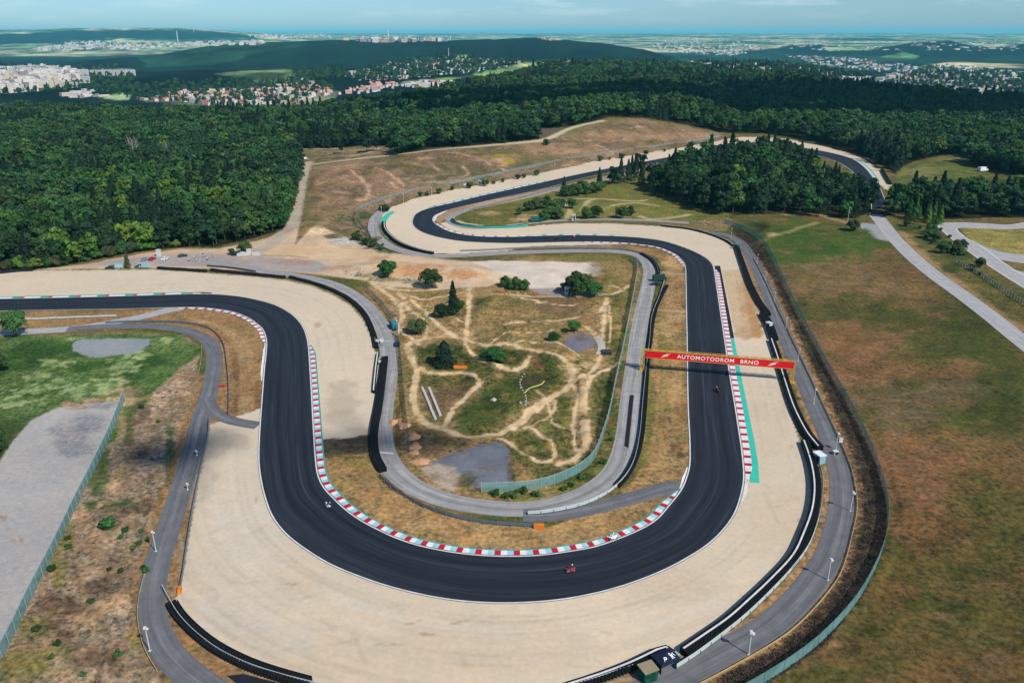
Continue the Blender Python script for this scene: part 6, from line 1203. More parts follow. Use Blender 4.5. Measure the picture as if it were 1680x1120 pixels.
for a, s in SH: plant("s%d" % rnd.randrange(3), pt(*a), s * (.72 if s < 1 else 1), "small dark green bush dotted over the dry slope at lower left", "bush", "small bushes on the dry left slope", "small_bush", mat=L_DARK, sz=.8)
for a, s in [((842, 814), .9), ((858, 808), .8), ((812, 812), .8), ((938, 797), .6), ((925, 803), .6), ((990, 760), .7), ((1004, 722), .6), ((880, 812), .7), ((830, 816), .7), ((955, 785), .6)]: plant("s%d" % rnd.randrange(3), pt(*a), s * .75, "low shrub below the green mesh fence of the motocross ground", "shrub", "shrubs below the motocross fence", "shrub", sz=.7)
for a, k, s, m in [((866, 346), "n0", .8, L_DARK), ((882, 344), "n1", .95, L_OLIVE), ((897, 342), "n2", .95, L_DARK), ((910, 348), "n0", 1.0, L_DARK), ((905, 357), "n1", .9, L_MID), ((893, 362), "n2", .75, L_MID), ((915, 360), "n0", .8, L_DARK), ((939, 342), "n1", .8, L_DARK), ((852, 352), "n2", .5, L_DARK), ((920, 340), "n0", .7, L_DARK)]: plant(k, pt(*a), s, "bush or small tree in the clump inside the far hairpin beside the teal truck", "bush", "clump of bushes inside the far hairpin", "round_bush", mat=m)
for a, k, s, m in [((931, 322), "n0", 1.15, L_DARK), ((945, 321), "n1", 1.2, L_MID), ((960, 319), "n2", 1.2, L_MID), ((975, 317), "n0", 1.15, L_MID), ((985, 313), "n1", 1.0, L_MID), ((955, 312), "n0", 1.0, L_MID)]: plant(k, pt(*a), s, "leafy bush of the dense hedge beside the far straight", "bush", "dense hedge beside the far straight", "round_bush", mat=m, sz=.85)
plant("k0", pt(983, 305), 1.0, "dark conifer at the right end of the dense hedge by the far straight", "conifer"); plant("k0", pt(925, 318), .9, "dark conifer at the left end of the dense hedge by the far straight", "conifer")
for a, s, m, lb in [((961, 359), .85, L_MID, "bright round bush left of a darker one inside the far hairpin"), ((976, 358), .95, L_DARK, "dark round bush right of the bright one inside the far hairpin"), ((1018, 358), .9, L_DARK, "dark bush in the middle of the far hairpin's grass"), ((1034, 354), .7, L_DARK, "low bush right of the middle dark bush in the hairpin grass"), ((1008, 301), 1.2, L_DARK, "dark tree beside the far straight at the left of the grove")]: plant("n%d" % rnd.randrange(3), pt(*a), s, lb, "bush", None, "round_bush", mat=m)
for i in range(34):
    t = rnd.random(); a = (1492 + 118 * t + rnd.uniform(-10, 10), 362 + 92 * t + rnd.uniform(-18, 8)); plant(rnd.choice(["n0", "n1", "n2", "s0", "s1", "k0"]), pt(*a), rnd.uniform(.45, .85), "scrubby tree in the hedge strip between pale road and kart circuit", "tree", "hedge strip beside the kart circuit", "hedge_tree", mat=rnd.choice([L_DARK, L_MID, L_DARK, L_OLIVE]))
for i, a in enumerate([(1500, 362), (1522, 366), (1530, 364), (1541, 368), (1490, 358)]): plant("k0", pt(*a), rnd.uniform(.8, 1.05), "slim light green young tree at the top of the hedge strip", "tree", "slim young trees of the hedge strip", "young_tree", mat=L_LIME if i % 2 else L_MID)
for a in [(626, 345), (634, 347), (742, 312), (700, 321), (690, 323), (720, 318), (795, 305), (810, 302), (825, 299), (860, 292), (880, 288), (850, 294), (1000, 262), (985, 265), (1020, 260), (1060, 254), (1090, 249), (1150, 240), (600, 402), (612, 405), (625, 410), (585, 396), (1130, 243), (770, 309)]:
    plant("s%d" % rnd.randrange(3), pt(*a), rnd.uniform(.7, 1.5), "small shrub on the verge below the brown hillside", "shrub", "shrubs on the verge below the hillside", "shrub", mat=rnd.choice([L_DARK, L_OLIVE, L_MID]))
for a, s in [((602, 250), 1.0), ((618, 248), .95), ((653, 249), 1.1), ((665, 248), 1.2), ((678, 246), 1.0), ((560, 252), .8), ((640, 250), .8)]:
    g = PG(*a); plant("k0" if a[0] in (653, 665) else "b%d" % rnd.randrange(5), (g[0], g[1], g[2] - .05), s, "dark tree standing forward of the forest above the hill track", "tree", "trees forward of the forest above the hill track", "hillside_tree", mat=L_CON)
g = PG(897, 238); plant("s1", (g[0], g[1], g[2]), 1.6, "lone dark bush on the upper hillside below the sand track", "bush", None, "small_bush", mat=L_DARK)

for a, s in [((1005, 303), .9), ((1018, 301), 1.0), ((1030, 299), .95), ((1042, 297), 1.1), ((1036, 291), 1.0), ((1050, 286), 1.1), ((1052, 304), 1.0)]: plant("c%d" % rnd.randrange(3) if a[0] % 3 else "b1", pt(*a), s, "dark tree of the thin row joining the far straight to the grove", "tree", "thin row of trees left of the grove", "row_tree", mat=L_CON)
# the forest
fr = np.random.RandomState(5); cand = []
def jgrid(r0, r1, sp):
    out = []; xs = np.arange(-r1 * .9, r1 * .9, sp); ys = np.arange(r0 * .6, r1, sp); gx, gy = np.meshgrid(xs, ys); gx = gx.ravel() + fr.uniform(-.45, .45, gx.size) * sp; gy = gy.ravel() + fr.uniform(-.45, .45, gy.size) * sp
    r = np.hypot(gx, gy); m = (r >= r0) & (r < r1) & (np.abs(gx) < gy * .92 + 12); return gx[m], gy[m]
pts = []
for r0, r1, sp, sc_ in ((300, 620, 6.0, 1.0), (620, 900, 7.0, 1.05), (900, 1400, 9.0, 1.15), (1400, 2100, 12.5, 1.45), (2100, 3000, 17, 1.9)):
    gx, gy = jgrid(r0, r1, sp); r = np.hypot(gx, gy); z = H(gx, gy); end = np.interp(pxh(gx, gy), R_PX, R_END)
    m = in_forest(gx, gy, z) & (r < end * 1.04); gx, gy, z = gx[m], gy[m], z[m]
    con = (fbm(gx / 70, gy / 70, 61, 3) + fr.uniform(-.25, .25, len(gx)) > .36); hh = fr.uniform(.62, 1.18, len(gx)) * sc_
    pts.append(np.stack([gx, gy, z, hh, con], 1))
pts = np.concatenate(pts); px_, py_, dp_ = project(pts[:, 0], pts[:, 1], pts[:, 2])
vis = (px_ > -380) & (px_ < 2060); pts, px_, py_ = pts[vis], px_[vis], py_[vis]
rd_ = np.hypot(pts[:, 0], pts[:, 1]); isg = (polydist(px_, py_, GROVE) < 0); iss = (polydist(px_, py_, STRIP) < 0)
keep = ~((isg & (fr.random_sample(len(pts)) < .3)) | (iss & (fr.random_sample(len(pts)) < .3))); pts[:, 4] = np.where(isg | iss, fr.random_sample(len(pts)) < .2, pts[:, 4]); pts, px_, py_, rd_, isg, iss = pts[keep], px_[keep], py_[keep], rd_[keep], isg[keep], iss[keep]
order = np.argsort(rd_); cnt = {"b": 0, "c": 0}; single = np.zeros(len(pts), bool)
LIME = [(52, 262), (165, 322), (185, 314), (215, 330), (205, 345), (270, 345), (282, 336), (255, 350), (350, 350), (365, 345), (372, 252), (10, 330), (275, 415), (268, 420), (190, 408), (210, 402), (240, 410), (110, 430), (130, 435), (160, 430), (470, 345), (475, 350)]
RUST = [(68, 352), (97, 352)]
def nearpx(i, L, dx=9, dy=6): return any(abs(px_[i] - a) < dx and abs(py_[i] - b) < dy for a, b in L)
order = np.argsort(rd_ - 150 * (isg & (py_ > 332)) - 60 * isg)
for i in order:
    k = "c" if pts[i, 4] > .5 else "b"
    if cnt[k] >= (282 if k == "b" else 240) or not (isg[i] or iss[i] or -25 < px_[i] < 505) or px_[i] > 1705: continue
    single[i] = True; cnt[k] += 1; s = pts[i, 3]; m = None; x, y, z = pts[i, :3]
    if isg[i]:
        s *= float(np.interp(px_[i], [1060, 1150, 1270, 1310, 1370], [1.0, 1.22, 1.22, 1.0, .9])); g, where = "trees of the grove inside the far hairpin", "in the grove inside the far hairpin"
    elif iss[i]: s *= 1.12; g, where = "dark trees behind the kart circuit", "in the dark row behind the kart circuit"
    else: g, where = "front trees of the left forest", "in the front ranks of the left forest"
    lime = nearpx(i, LIME) and not (isg[i] or iss[i]); rust = nearpx(i, RUST, 7, 5)
    if rust: plant("c1", (x, y, z - .1), .9, "dead rust red conifer among green forest trees", "conifer", "dead rust red conifers", "dead_conifer", mat=L_RUST)
    elif lime: plant("b%d" % rnd.randrange(5), (x, y, z - .1), s * 1.05, "bright lime green broadleaf tree " + where, "tree", "bright lime green trees of the left forest", mat=L_LIME)
    elif k == "c": plant("c%d" % rnd.randrange(3), (x, y, z - .1), s * (1.0 if isg[i] else .95), "dark conifer " + where, "conifer", g + " (conifers)")
    else: plant("b%d" % rnd.randrange(5), (x, y, z - .1), s, "dark green broadleaf tree " + where, "tree", g + " (broadleaves)", mat=(L_DEEP, None, None, L_MID)[0 if (isg[i] or iss[i]) and rnd.random() < .55 else int(np.digitize(float(fbm(x / 60, y / 60, 92, 2)) + rnd.uniform(-.5, .5), [-.25, 0, .3]))], sz=rnd.uniform(.85, 1.2))
for i in range(44):
    t = i / 43; a = 8 + 300 * t; b = np.interp(a, [0, 60, 100, 160, 230, 300, 350], [445, 441, 437, 425, 412, 405, 405]) + rnd.uniform(-5, 1)
    plant(rnd.choice(["n0", "n1", "n2", "s0", "s1"]), pt(a + rnd.uniform(-4, 4), b), rnd.uniform(.5, .95), "olive green bush along the front edge of the left forest", "bush", "bushes along the front edge of the left forest", "edge_bush", mat=rnd.choice([L_MID, L_OLIVE, L_LIME, L_OLIVE, L_DARK]), sz=.9)
for i in range(26):
    t = i / 25; a = (np.interp(t, [0, .35, 1], [462, 480, 494]) + rnd.uniform(-5, 0), 376 - 108 * t)
    plant(rnd.choice(["n0", "n1", "n2"]), pt(*a), rnd.uniform(.7, 1.15), "dark green bush on the forest edge beside the pale hill track", "bush", "bushes on the forest edge beside the hill track", "edge_bush", mat=rnd.choice([L_MID, L_DARK, L_DARK]))
# bare grey trees standing over the canopy
dead = MB(); dead.tube([(0, 0, 0), (.2, 0, 8), (.1, .2, 17)], [.3, .2, .05], 7)
for k in range(16): a = k * 2.4; z = 6 + k * .65; dead.tube([(.1, .1, z), (math.cos(a) * 1.2, math.sin(a) * 1.2, z + 1.2), (math.cos(a) * (2.6 - k * .09), math.sin(a) * (2.6 - k * .09), z + 2.8)], [.1, .07, .02], 4)
dead_m = dead.mesh("trunk", m_pbark)
for a in [(277, 275), (222, 272), (228, 270), (216, 268)]:
    g = PG(*a); o = obj("bare_tree", dead_m, None, (g[0], g[1], g[2])); o.scale = (1.25, 1.25, 1.25); tag(o, "bare pale grey tree rising above the left forest canopy", "tree", "bare grey trees in the left forest")
# beyond the nearest ranks the wood reads as one mass
pts[:, 3] *= np.where(isg, np.interp(px_, [1060, 1150, 1270, 1310, 1370], [1.0, 1.22, 1.22, 1.0, .9]), np.where(iss, 1.12, 1.0))
rest = pts[~single]; rpx = px_[~single]; rpy = py_[~single]; rg = isg[~single]
tc_ = bpy.data.collections.new("forest_tree_kinds")
FK = []
for i in range(4):
    cm, _ = broad("forest_crown", 14 + i % 3, 5.1, 2.5, 460, 1.15, 500 + i, (L_DARK, L_DARK, L_MID, L_DEEP)[i], 13); FK.append(bpy.data.objects.new("kind_%d" % i, cm))
for i in range(2): FK.append(bpy.data.objects.new("kind_%d" % (4 + i), conif("forest_crown", 17, 3.2, 2.0, 420, 1.05, 520 + i, L_CON, .9)))
cm, _ = broad("forest_crown", 14, 4.6, 4.0, 420, 1.1, 530, L_LIME, 13); FK.append(bpy.data.objects.new("kind_6", cm))
for o in FK: tc_.objects.link(o)
kind = np.where(rest[:, 4] > .5, fr.randint(4, 6, len(rest)), np.digitize(fbm(rest[:, 0] / 80, rest[:, 1] / 80, 91, 3) + fr.uniform(-.45, .45, len(rest)), [-.28, -.02, .24])).astype(np.int32)  # darker leaf zones stand in for the canopy's shadow zones
kind = np.where(rest[:, 4] > .5, kind, np.array([3, 0, 1, 2])[np.minimum(kind, 3)]).astype(np.int32); kind = np.where((rg | iss[~single]) & (kind < 3) & (fr.random_sample(len(rest)) < .7), 3, kind).astype(np.int32)
lm = np.array([any(abs(a - u) < 9 and abs(b - v) < 5 for u, v in LIME) for a, b in zip(rpx, rpy)]) | ((fr.random_sample(len(rest)) < .012) & (rest[:, 4] < .5)); kind[lm] = 6
turn_ = fr.uniform(0, 6.28, len(rest))
def wood(name, sel, label):
    me = bpy.data.meshes.new(name); n = int(sel.sum()); me.vertices.add(n); me.vertices.foreach_set("co", (rest[sel, :3] - np.array([0, 0, .2])).astype(np.float32).ravel())
    for nm, ty, val in (("kind_id", "INT", kind[sel]), ("tree_size", "FLOAT", rest[sel, 3].astype(np.float32)), ("turn", "FLOAT", turn_[sel].astype(np.float32))):
        a = me.attributes.new(nm, ty, "POINT"); a.data.foreach_set("value", val)
    o = obj(name, me); tag(o, label, "forest", kind="stuff"); return o
woods = [wood("forest", ~rg, "far-reaching dense dark green forest covering the hills behind the circuit"), wood("grove", rg, "dense dark inner part of the grove inside the far hairpin")]
ng = bpy.data.node_groups.new("grow_forest", "GeometryNodeTree"); ng.interface.new_socket("Geometry", in_out="INPUT", socket_type="NodeSocketGeometry"); ng.interface.new_socket("Geometry", in_out="OUTPUT", socket_type="NodeSocketGeometry")
gi = ng.nodes.new("NodeGroupInput"); go = ng.nodes.new("NodeGroupOutput"); ci = ng.nodes.new("GeometryNodeCollectionInfo"); ci.inputs[0].default_value = tc_; ci.inputs[1].default_value = True; ci.inputs[2].default_value = True
ip = ng.nodes.new("GeometryNodeInstanceOnPoints"); ip.inputs["Pick Instance"].default_value = True
def nattr(n, ty): a = ng.nodes.new("GeometryNodeInputNamedAttribute"); a.data_type = ty; a.inputs[0].default_value = n; return a.outputs[0]
cx = ng.nodes.new("ShaderNodeCombineXYZ"); ng.links.new(nattr("turn", "FLOAT"), cx.inputs[2])
ng.links.new(gi.outputs[0], ip.inputs["Points"]); ng.links.new(ci.outputs[0], ip.inputs["Instance"]); ng.links.new(nattr("kind_id", "INT"), ip.inputs["Instance Index"]); ng.links.new(cx.outputs[0], ip.inputs["Rotation"]); ng.links.new(nattr("tree_size", "FLOAT"), ip.inputs["Scale"]); ng.links.new(ip.outputs[0], go.inputs[0])
for o in woods: o.modifiers.new("forest", "NODES").node_group = ng
# heather tufts on the bank, one mass
hv = np.where(ZONE == 3)[0]; hv = hv[np.linspace(0, len(hv) - 1, 4200).astype(int)]; q = np.random.RandomState(9); hp = np.stack([X[hv] + q.uniform(-.4, .4, len(hv)), Y[hv] + q.uniform(-.4, .4, len(hv))], 1)
cen = np.repeat(np.c_[hp, np.zeros(len(hp))], 14, 0); n_ = len(cen); d = q.normal(0, 1, (n_, 3)); d[:, 2] = np.abs(d[:, 2]) + .2; d /= np.linalg.norm(d, axis=1, keepdims=True); sz_ = np.repeat(q.uniform(.22, .62, len(hp)), 14)
o = obj("heather", leafcloud("heather", cen + d * sz_[:, None] * np.array([1.1, 1.1, .6]), d, sz_ * .28, np.repeat(q.uniform(.45, 1.9, len(hp)), 14), L_HEATH, 9)); tag(o, "dark brown heather scrub covering the bank inside the long fence", "heather", kind="stuff")

# ------------------------------------------------------------------ towns in the valley
m_wallw = M("house_white", C(226, 220, 212, 1.45), .85, .1); m_wallc = M("house_cream", C(210, 196, 176, 1.4), .85, .1); m_roofr = M("house_red_tiles", C(184, 120, 108, 1.2), .85, .1); m_roofo = M("house_orange_tiles", C(206, 146, 124, 1.2), .85, .1); m_roofg = M("house_grey_roof", C(140, 134, 134, 1.2), .85, .1)
hw = {}; hr = {}
for i, (L_, W_, h_, rh) in enumerate(((12, 9, 5.5, 4.0), (16, 10, 6, 4.5), (10, 9, 6.5, 3.6), (20, 11, 6, 4.4))):
    for j, wm in enumerate((m_wallw, m_wallc)): hw[i, j] = MB().prism([(-W_ / 2, -3), (W_ / 2, -3), (W_ / 2, h_), (0, h_ + rh * .9), (-W_ / 2, h_)], -L_ / 2, L_ / 2, axis="x").mesh("wall", wm) if False else MB().prism([(-W_ / 2, -3), (W_ / 2, -3), (W_ / 2, h_), (0, h_ + rh * .9), (-W_ / 2, h_)], -L_ / 2, L_ / 2).mesh("wall", wm)
    for j, rm in enumerate((m_roofr, m_roofo, m_roofg)):
        hr[i, j] = MB().prism([(-W_ / 2 - .6, h_ - .3), (0, h_ + rh), (W_ / 2 + .6, h_ - .3), (W_ / 2 + .6, h_ + .1), (0, h_ + rh + .45), (-W_ / 2 - .6, h_ + .1)], -L_ / 2 - .5, L_ / 2 + .5).mesh("roof", rm)
def in_poly_pts(poly, n, seed):
    q = random.Random(seed); xs = [a for a, _ in poly]; ys = [b for _, b in poly]; out = []
    while len(out) < n:
        a, b = q.uniform(min(xs), max(xs)), q.uniform(min(ys), max(ys))
        if polydist(np.array([a]), np.array([b]), poly)[0] < 0 and all(abs(a - u) > 3.4 or abs(b - v) > 1.3 for u, v in out[-60:]): out.append((a, b))
    return out
def clear(x, y): r = math.hypot(x, y); return r > np.interp(pxh(x, y), R_PX, R_END) * 1.06
def houses(poly, n, seed, label, group, red=.7, s=1.0):
    for a, b in in_poly_pts(poly, n, seed):
        g = PG(a, b)
        if g is None or not clear(g[0], g[1]) or math.hypot(g[0], g[1]) > 7000: continue
        i = rnd.randrange(4); r = empty("town_house", g, rnd.choice([.3, 1.87, .6, 2.1]) + rnd.uniform(-.2, .2)); ss = s * rnd.uniform(.85, 1.25); r.scale = (ss, ss, ss); tag(r, label, "house", group)
        link(bpy.data.objects.new("wall", hw[i, 0 if rnd.random() < .7 else 1]), r); link(bpy.data.objects.new("roof", hr[i, rnd.choice([0, 1]) if rnd.random() < red else 2]), r)
houses([(222, 163), (260, 158), (300, 152), (330, 149), (400, 150), (440, 142), (500, 133), (520, 140), (545, 152), (535, 160), (480, 166), (440, 168), (400, 174), (340, 174), (300, 167), (240, 166)], 135, 1, "white house with tiled gable roof in the red roofed village beyond the left forest", "houses of the red roofed village", .72, .8)
houses([(548, 156), (580, 146), (640, 136), (655, 140), (640, 148), (600, 154)], 34, 2, "red roofed house on the village arm running towards the green fields", "houses of the village arm", .7, .8)
houses([(1440, 146), (1470, 130), (1510, 118), (1560, 130), (1640, 132), (1680, 140), (1680, 146), (1580, 152), (1500, 150)], 66, 3, "pale house in the suburb at the right horizon", "houses of the right suburb", .25, 1.05)
houses([(570, 122), (640, 104), (720, 98), (780, 96), (850, 104), (830, 110), (760, 120), (690, 128), (620, 134)], 56, 4, "small white house scattered among trees on the dark middle hill", "houses on the dark middle hill", .12, .9)
bl_w = MB().box((0, 0, 12), (46, 12, 30)).mesh("wall", M("panel_block_white", C(222, 218, 212, 1.4), .85, .1, 0, .12, .08)); bl_r = MB().box((0, 0, 27.4), (46.6, 12.6, .8)).box((6, 0, 29), (8, 5, 2.6)).mesh("roof", m_roofg)
bl_b = MB(); 
for k in range(8): bl_b.box((0, -6.05, 1.6 + k * 3.1), (44, .12, 1.3))
bl_win = bl_b.mesh("windows", M("block_windows", C(120, 132, 140), .4, .4))
def block(px_y, rz, sc3, label, group):
    g = PG(*px_y)
    if g is None: return
    r = empty("apartment_block", g, rz); r.scale = sc3; tag(r, label, "apartment block", group)
    for n_, m_ in (("wall", bl_w), ("roof", bl_r), ("windows", bl_win)): link(bpy.data.objects.new(n_, m_), r)
q = random.Random(8)
for i in range(46):
    t = q.random(); a = q.uniform(-10, 138); b = 124 + q.random() * 24 - a * .02
    if b > 150 - max(0, a - 60) * .12: continue
    block((a, b), q.choice([.25, 1.7, .5]), (q.uniform(.6, 1.2), 1, q.uniform(.45, .85)), "white panel apartment block in the left housing estate", "apartment blocks of the left estate")
for a in (32, 40, 47, 55, 64, 74, 82, 90, 99, 24, 60, 70): block((a + q.uniform(-2, 2), 121 + q.uniform(-2, 3)), q.choice([.2, 1.6]), (.55, 1.3, 1.15), "tall white tower block in the top row of the left estate", "tower blocks of the left estate")
for i in range(16): block((116 + i * 6.4, 126 - i * .15 + q.uniform(-1, 1)), q.choice([.25, .4]), (.8, 1, .62), "pale apartment block in the row behind the left estate", "apartment blocks of the back row")
# distant city: one mass of small pale buildings
mb = MB(); q = random.Random(12)
def sprinkle(poly, n, s0, s1, hh, seed, wts=(7, 3, .5, 1.5)):
    if s0 > 15: n = int(n * 1.7); s0 *= .6; s1 *= .6; hh *= .6
    for a, b in [(lambda t: t)(p) for p in in_poly_pts2(poly, n, seed)]:
        g = PG(a, b)
        if g is None or not clear(g[0], g[1]): continue
        r = math.hypot(g[0], g[1]); s = q.uniform(s0, s1); h = hh * q.uniform(.5, 1.5); mb.box((g[0], g[1], g[2] + h / 2 - 2), (s * q.uniform(.8, 2.4), s, h + 4), q.uniform(0, 3.1), q.choices([0, 1, 2, 3], wts)[0])
def in_poly_pts2(poly, n, seed):
    qq = random.Random(seed); xs = [a for a, _ in poly]; ys = [b for _, b in poly]; out = []
    while len(out) < n:
        a, b = qq.uniform(min(xs), max(xs)), qq.uniform(min(ys), max(ys))
        if polydist(np.array([a]), np.array([b]), poly)[0] < 0: out.append((a, b))
    return out
sprinkle([(50, 82), (110, 70), (160, 68), (240, 74), (230, 84), (160, 80), (100, 86)], 170, 22, 46, 22, 1); sprinkle([(240, 72), (330, 68), (430, 66), (430, 74), (320, 76), (240, 80)], 110, 22, 46, 20, 2)
sprinkle([(400, 58), (540, 57), (545, 63), (430, 64)], 90, 26, 60, 26, 3); sprinkle([(560, 66), (620, 58), (740, 60), (740, 68), (620, 70)], 90, 26, 60, 26, 4)
sprinkle([(1060, 74), (1120, 62), (1200, 66), (1260, 80), (1200, 92), (1110, 88)], 190, 20, 44, 16, 5); sprinkle([(1280, 90), (1400, 96), (1500, 108), (1520, 118), (1440, 118), (1330, 106)], 120, 16, 34, 10, 6)
sprinkle([(1120, 104), (1250, 104), (1350, 110), (1440, 128), (1400, 138), (1280, 128), (1150, 118)], 110, 8, 14, 7, 7); sprinkle([(1440, 128), (1560, 104), (1680, 120), (1680, 148), (1540, 152), (1450, 146)], 330, 10, 26, 7, 8)
sprinkle([(560, 124), (640, 104), (740, 96), (860, 104), (800, 116), (690, 128), (600, 136)], 230, 7, 11, 6, 9); sprinkle([(222, 164), (300, 152), (440, 144), (500, 133), (545, 152), (480, 168), (400, 175), (300, 168)], 230, 8, 13, 7, 10, (6, 3, 3, 1)); sprinkle([(657, 140), (700, 134), (747, 136), (740, 142), (690, 145)], 50, 9, 18, 7, 11)
sprinkle([(105, 155), (160, 148), (170, 158), (120, 162)], 30, 9, 15, 6, 13); sprinkle([(880, 62), (920, 60), (944, 66), (900, 67)], 40, 16, 30, 8, 14); sprinkle([(-40, 118), (100, 112), (140, 134), (60, 150), (-40, 156)], 330, 16, 26, 30, 15, (8, 3, 0, 1)); sprinkle([(1240, 60), (1680, 66), (1680, 84), (1300, 84)], 90, 26, 60, 10, 16)
o = mb.build("distant_town", [m_wallw, m_wallc, m_roofr, m_roofg]); tag(o, "scattered small white buildings of the distant city and suburbs", "town", kind="stuff")
# small trees and copses standing between the houses
q2 = np.random.RandomState(31); vp = []
for poly, n in (([(222, 164), (300, 150), (440, 140), (500, 130), (560, 148), (480, 170), (400, 177), (300, 170)], 420), ([(560, 128), (640, 104), (740, 95), (860, 103), (800, 118), (690, 130), (600, 137)], 650), ([(1430, 148), (1520, 112), (1680, 126), (1680, 152)], 520), ([(0, 112), (220, 112), (230, 150), (0, 158)], 420), ([(120, 150), (360, 132), (560, 140), (230, 164)], 260), ([(1120, 102), (1260, 102), (1440, 128), (1300, 130)], 420), ([(480, 122), (560, 112), (580, 130), (500, 136)], 160), ([(880, 106), (900, 103), (930, 104), (925, 107)], 40), ([(920, 113), (970, 106), (975, 112)], 60)):
    for a, b in in_poly_pts2(poly, n, int(n)):
        g = PG(a, b)
        if g is not None and clear(g[0], g[1]): vp.append((*g, q2.uniform(.7, 1.25) * (1 + max(0, math.hypot(g[0], g[1]) - 2500) / 4000)))
vp = np.array(vp); me = bpy.data.meshes.new("valley_trees"); me.vertices.add(len(vp)); me.vertices.foreach_set("co", vp[:, :3].astype(np.float32).ravel())
for nm, ty, val in (("kind_id", "INT", q2.randint(0, 5, len(vp)).astype(np.int32)), ("tree_size", "FLOAT", vp[:, 3].astype(np.float32)), ("turn", "FLOAT", q2.uniform(0, 6.28, len(vp)).astype(np.float32))):
    a = me.attributes.new(nm, ty, "POINT"); a.data.foreach_set("value", val)
vo = obj("valley_trees", me); tag(vo, "trees and copses standing between the far houses in the valley", "trees", kind="stuff"); vo.modifiers.new("trees", "NODES").node_group = ng
def mast(px, h, w, label, nm, mat=m_polew, cat="mast"):
    g = PG(*px); o = MB().tube([(0, 0, -5), (0, 0, h * .6), (0, 0, h)], [w, w * .8, w * .55], 10).tube([(0, 0, h * .8), (0, 0, h * .83)], w * 1.3, 10).build(nm, mat); o.location = g; tag(o, label, cat); return o
mast((293, 76), 170, 6, "tall white chimney standing over the distant city", "chimney", cat="chimney"); mast((736, 92), 40, 1.6, "thin transmitter mast on the dark middle hill", "transmitter_mast"); mast((637, 66), 55, 5, "short white chimney in the distant city", "chimney", cat="chimney"); mast((318, 54), 45, 4, "thin white mast on the far ridge", "transmitter_mast")

# ------------------------------------------------------------------ air, clouds, light
hz = MB().box((0, 0, 0), (1, 1, 1)).build("haze", []); ZT = 236.0; ZB = -260.0
hz.scale = (124000, 72000, ZT - ZB); hz.location = (0, 25500, (ZT + ZB) / 2); tag(hz, kind="stuff")
mh = bpy.data.materials.new("haze_air"); mh.use_nodes = True; t = NT(mh); t.n.remove(t.n["Principled BSDF"]); pv = t.new("ShaderNodeVolumePrincipled"); pv.inputs["Color"].default_value = (.20, .85, 1.0, 1); pv.inputs["Density"].default_value = HAZE; pv.inputs["Anisotropy"].default_value = 0.0; t.link(pv.outputs[0], t.n["Material Output"].inputs["Volume"]); hz.data.materials.append(mh)
def cloud(cx, cy, rx, ry, alpha, seed, alt=1000.0, z0=0.0):
    """a fair-weather cloud high overhead, out of the picture; its shadow falls on (cx, cy)"""
    q = random.Random(seed); c = Vector((cx, cy, z0)) + SUN * ((alt - z0) / SUN.z); mb = MB(); n = 30
    for k in range(n):
        a = q.uniform(0, 6.283); d = math.sqrt(q.random()) * .85; s = q.uniform(.22, .42); mb.ell((math.cos(a) * d * rx, math.sin(a) * d * ry, q.uniform(-.1, .2) * min(rx, ry)), (s * rx, s * ry, s * .5 * min(rx, ry)), 14, 8)
    o = mb.build("cloud", cloud_mats[alpha], smooth=True); o.location = c; tag(o, kind="structure"); return o
cloud_mats = {}
for a in (.92, .8, .62, .5):
    m = bpy.data.materials.new("cloud_vapour"); m.use_nodes = True; t = NT(m); b = t.n["Principled BSDF"]; b.inputs["Base Color"].default_value = (.9, .9, .9, 1); b.inputs["Roughness"].default_value = 1
    tr = t.new("ShaderNodeBsdfTransparent"); mx = t.new("ShaderNodeMixShader"); mx.inputs[0].default_value = a * .9; t.link(tr.outputs[0], mx.inputs[1]); t.link(b.outputs[0], mx.inputs[2]); t.link(mx.outputs[0], t.n["Material Output"].inputs["Surface"]); cloud_mats[a] = m
for i, (cx, cy, rx, ry, a) in enumerate(CLOUDS): cloud(cx, cy, rx, ry, a, 40 + i)
sun_d = bpy.data.lights.new("sun", "SUN"); sun_d.energy = SUN_E; sun_d.angle = R(.5); sun_d.color = (1, .95, .87); sun = bpy.data.objects.new("sun", sun_d); col.objects.link(sun); sun.rotation_euler = SUN.to_track_quat("Z", "Y").to_euler(); sun.location = (300, -300, 500)
w = bpy.data.worlds.new("World"); sc.world = w; w.use_nodes = True; t = NT(w); bg = t.n["Background"]
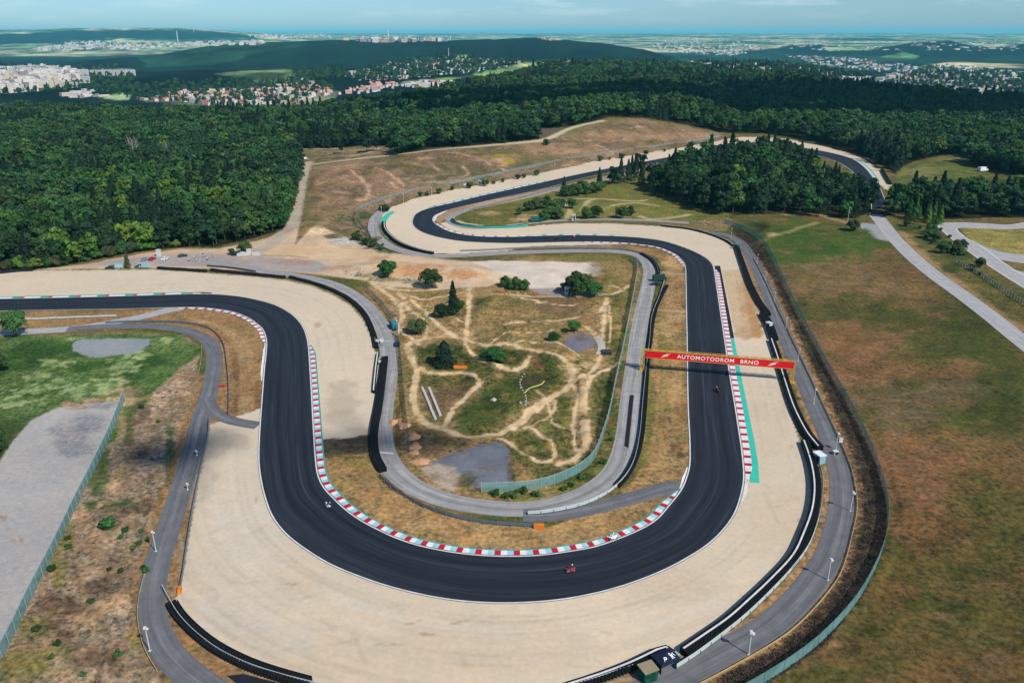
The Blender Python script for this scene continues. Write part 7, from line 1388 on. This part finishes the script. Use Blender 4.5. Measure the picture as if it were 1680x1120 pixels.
sky = t.new("ShaderNodeTexSky", sky_type="NISHITA"); sky.sun_disc = False; sky.sun_elevation = math.asin(SUN.z); sky.sun_rotation = math.atan2(SUN.x, SUN.y); sky.air_density = 1.0; sky.dust_density = .6; sky.ozone_density = 2.5; sky.altitude = 300
tc = t.new("ShaderNodeTexCoord"); sp = t.new("ShaderNodeSeparateXYZ"); t.link(tc.outputs["Generated"], sp.inputs[0])
mp = t.new("ShaderNodeMapping"); mp.inputs["Scale"].default_value = (9, 9, 70); t.link(tc.outputs["Generated"], mp.inputs[0]); no = t.new("ShaderNodeTexNoise", i_Scale=1.0, i_Detail=7.0, i_Roughness=.6); t.link(mp.outputs[0], no.inputs["Vector"])
cr = t.new("ShaderNodeMapRange"); cr.inputs[1].default_value = .52; cr.inputs[2].default_value = .76; cr.inputs[3].default_value = 0; cr.inputs[4].default_value = .75; t.link(no.outputs["Fac"], cr.inputs[0])
up = t.new("ShaderNodeMapRange"); up.inputs[1].default_value = .004; up.inputs[2].default_value = .035; t.link(sp.outputs[2], up.inputs[0])
mm = t.new("ShaderNodeMath", operation="MULTIPLY"); t.link(cr.outputs[0], mm.inputs[0]); t.link(up.outputs[0], mm.inputs[1])
tint = t.new("ShaderNodeMix", data_type="RGBA", blend_type="MULTIPLY"); tint.inputs[0].default_value = 1; t.link(sky.outputs[0], tint.inputs[6]); tint.inputs[7].default_value = SKY_TINT
mx = t.new("ShaderNodeMix", data_type="RGBA"); t.link(mm.outputs[0], mx.inputs[0]); t.link(tint.outputs[2], mx.inputs[6]); mx.inputs[7].default_value = CLOUD_COL; t.link(mx.outputs[2], bg.inputs["Color"]); bg.inputs["Strength"].default_value = SKY_S
sc.view_settings.view_transform = "Standard"; sc.view_settings.look = "None"; sc.view_settings.exposure = EXPO; sc.view_settings.gamma = 1.0; sc.view_settings.use_curve_mapping = False
sc.cycles.max_bounces = 5; sc.cycles.diffuse_bounces = 2; sc.cycles.glossy_bounces = 2; sc.cycles.transparent_max_bounces = 12; sc.cycles.volume_bounces = 0; sc.cycles.use_denoising = True
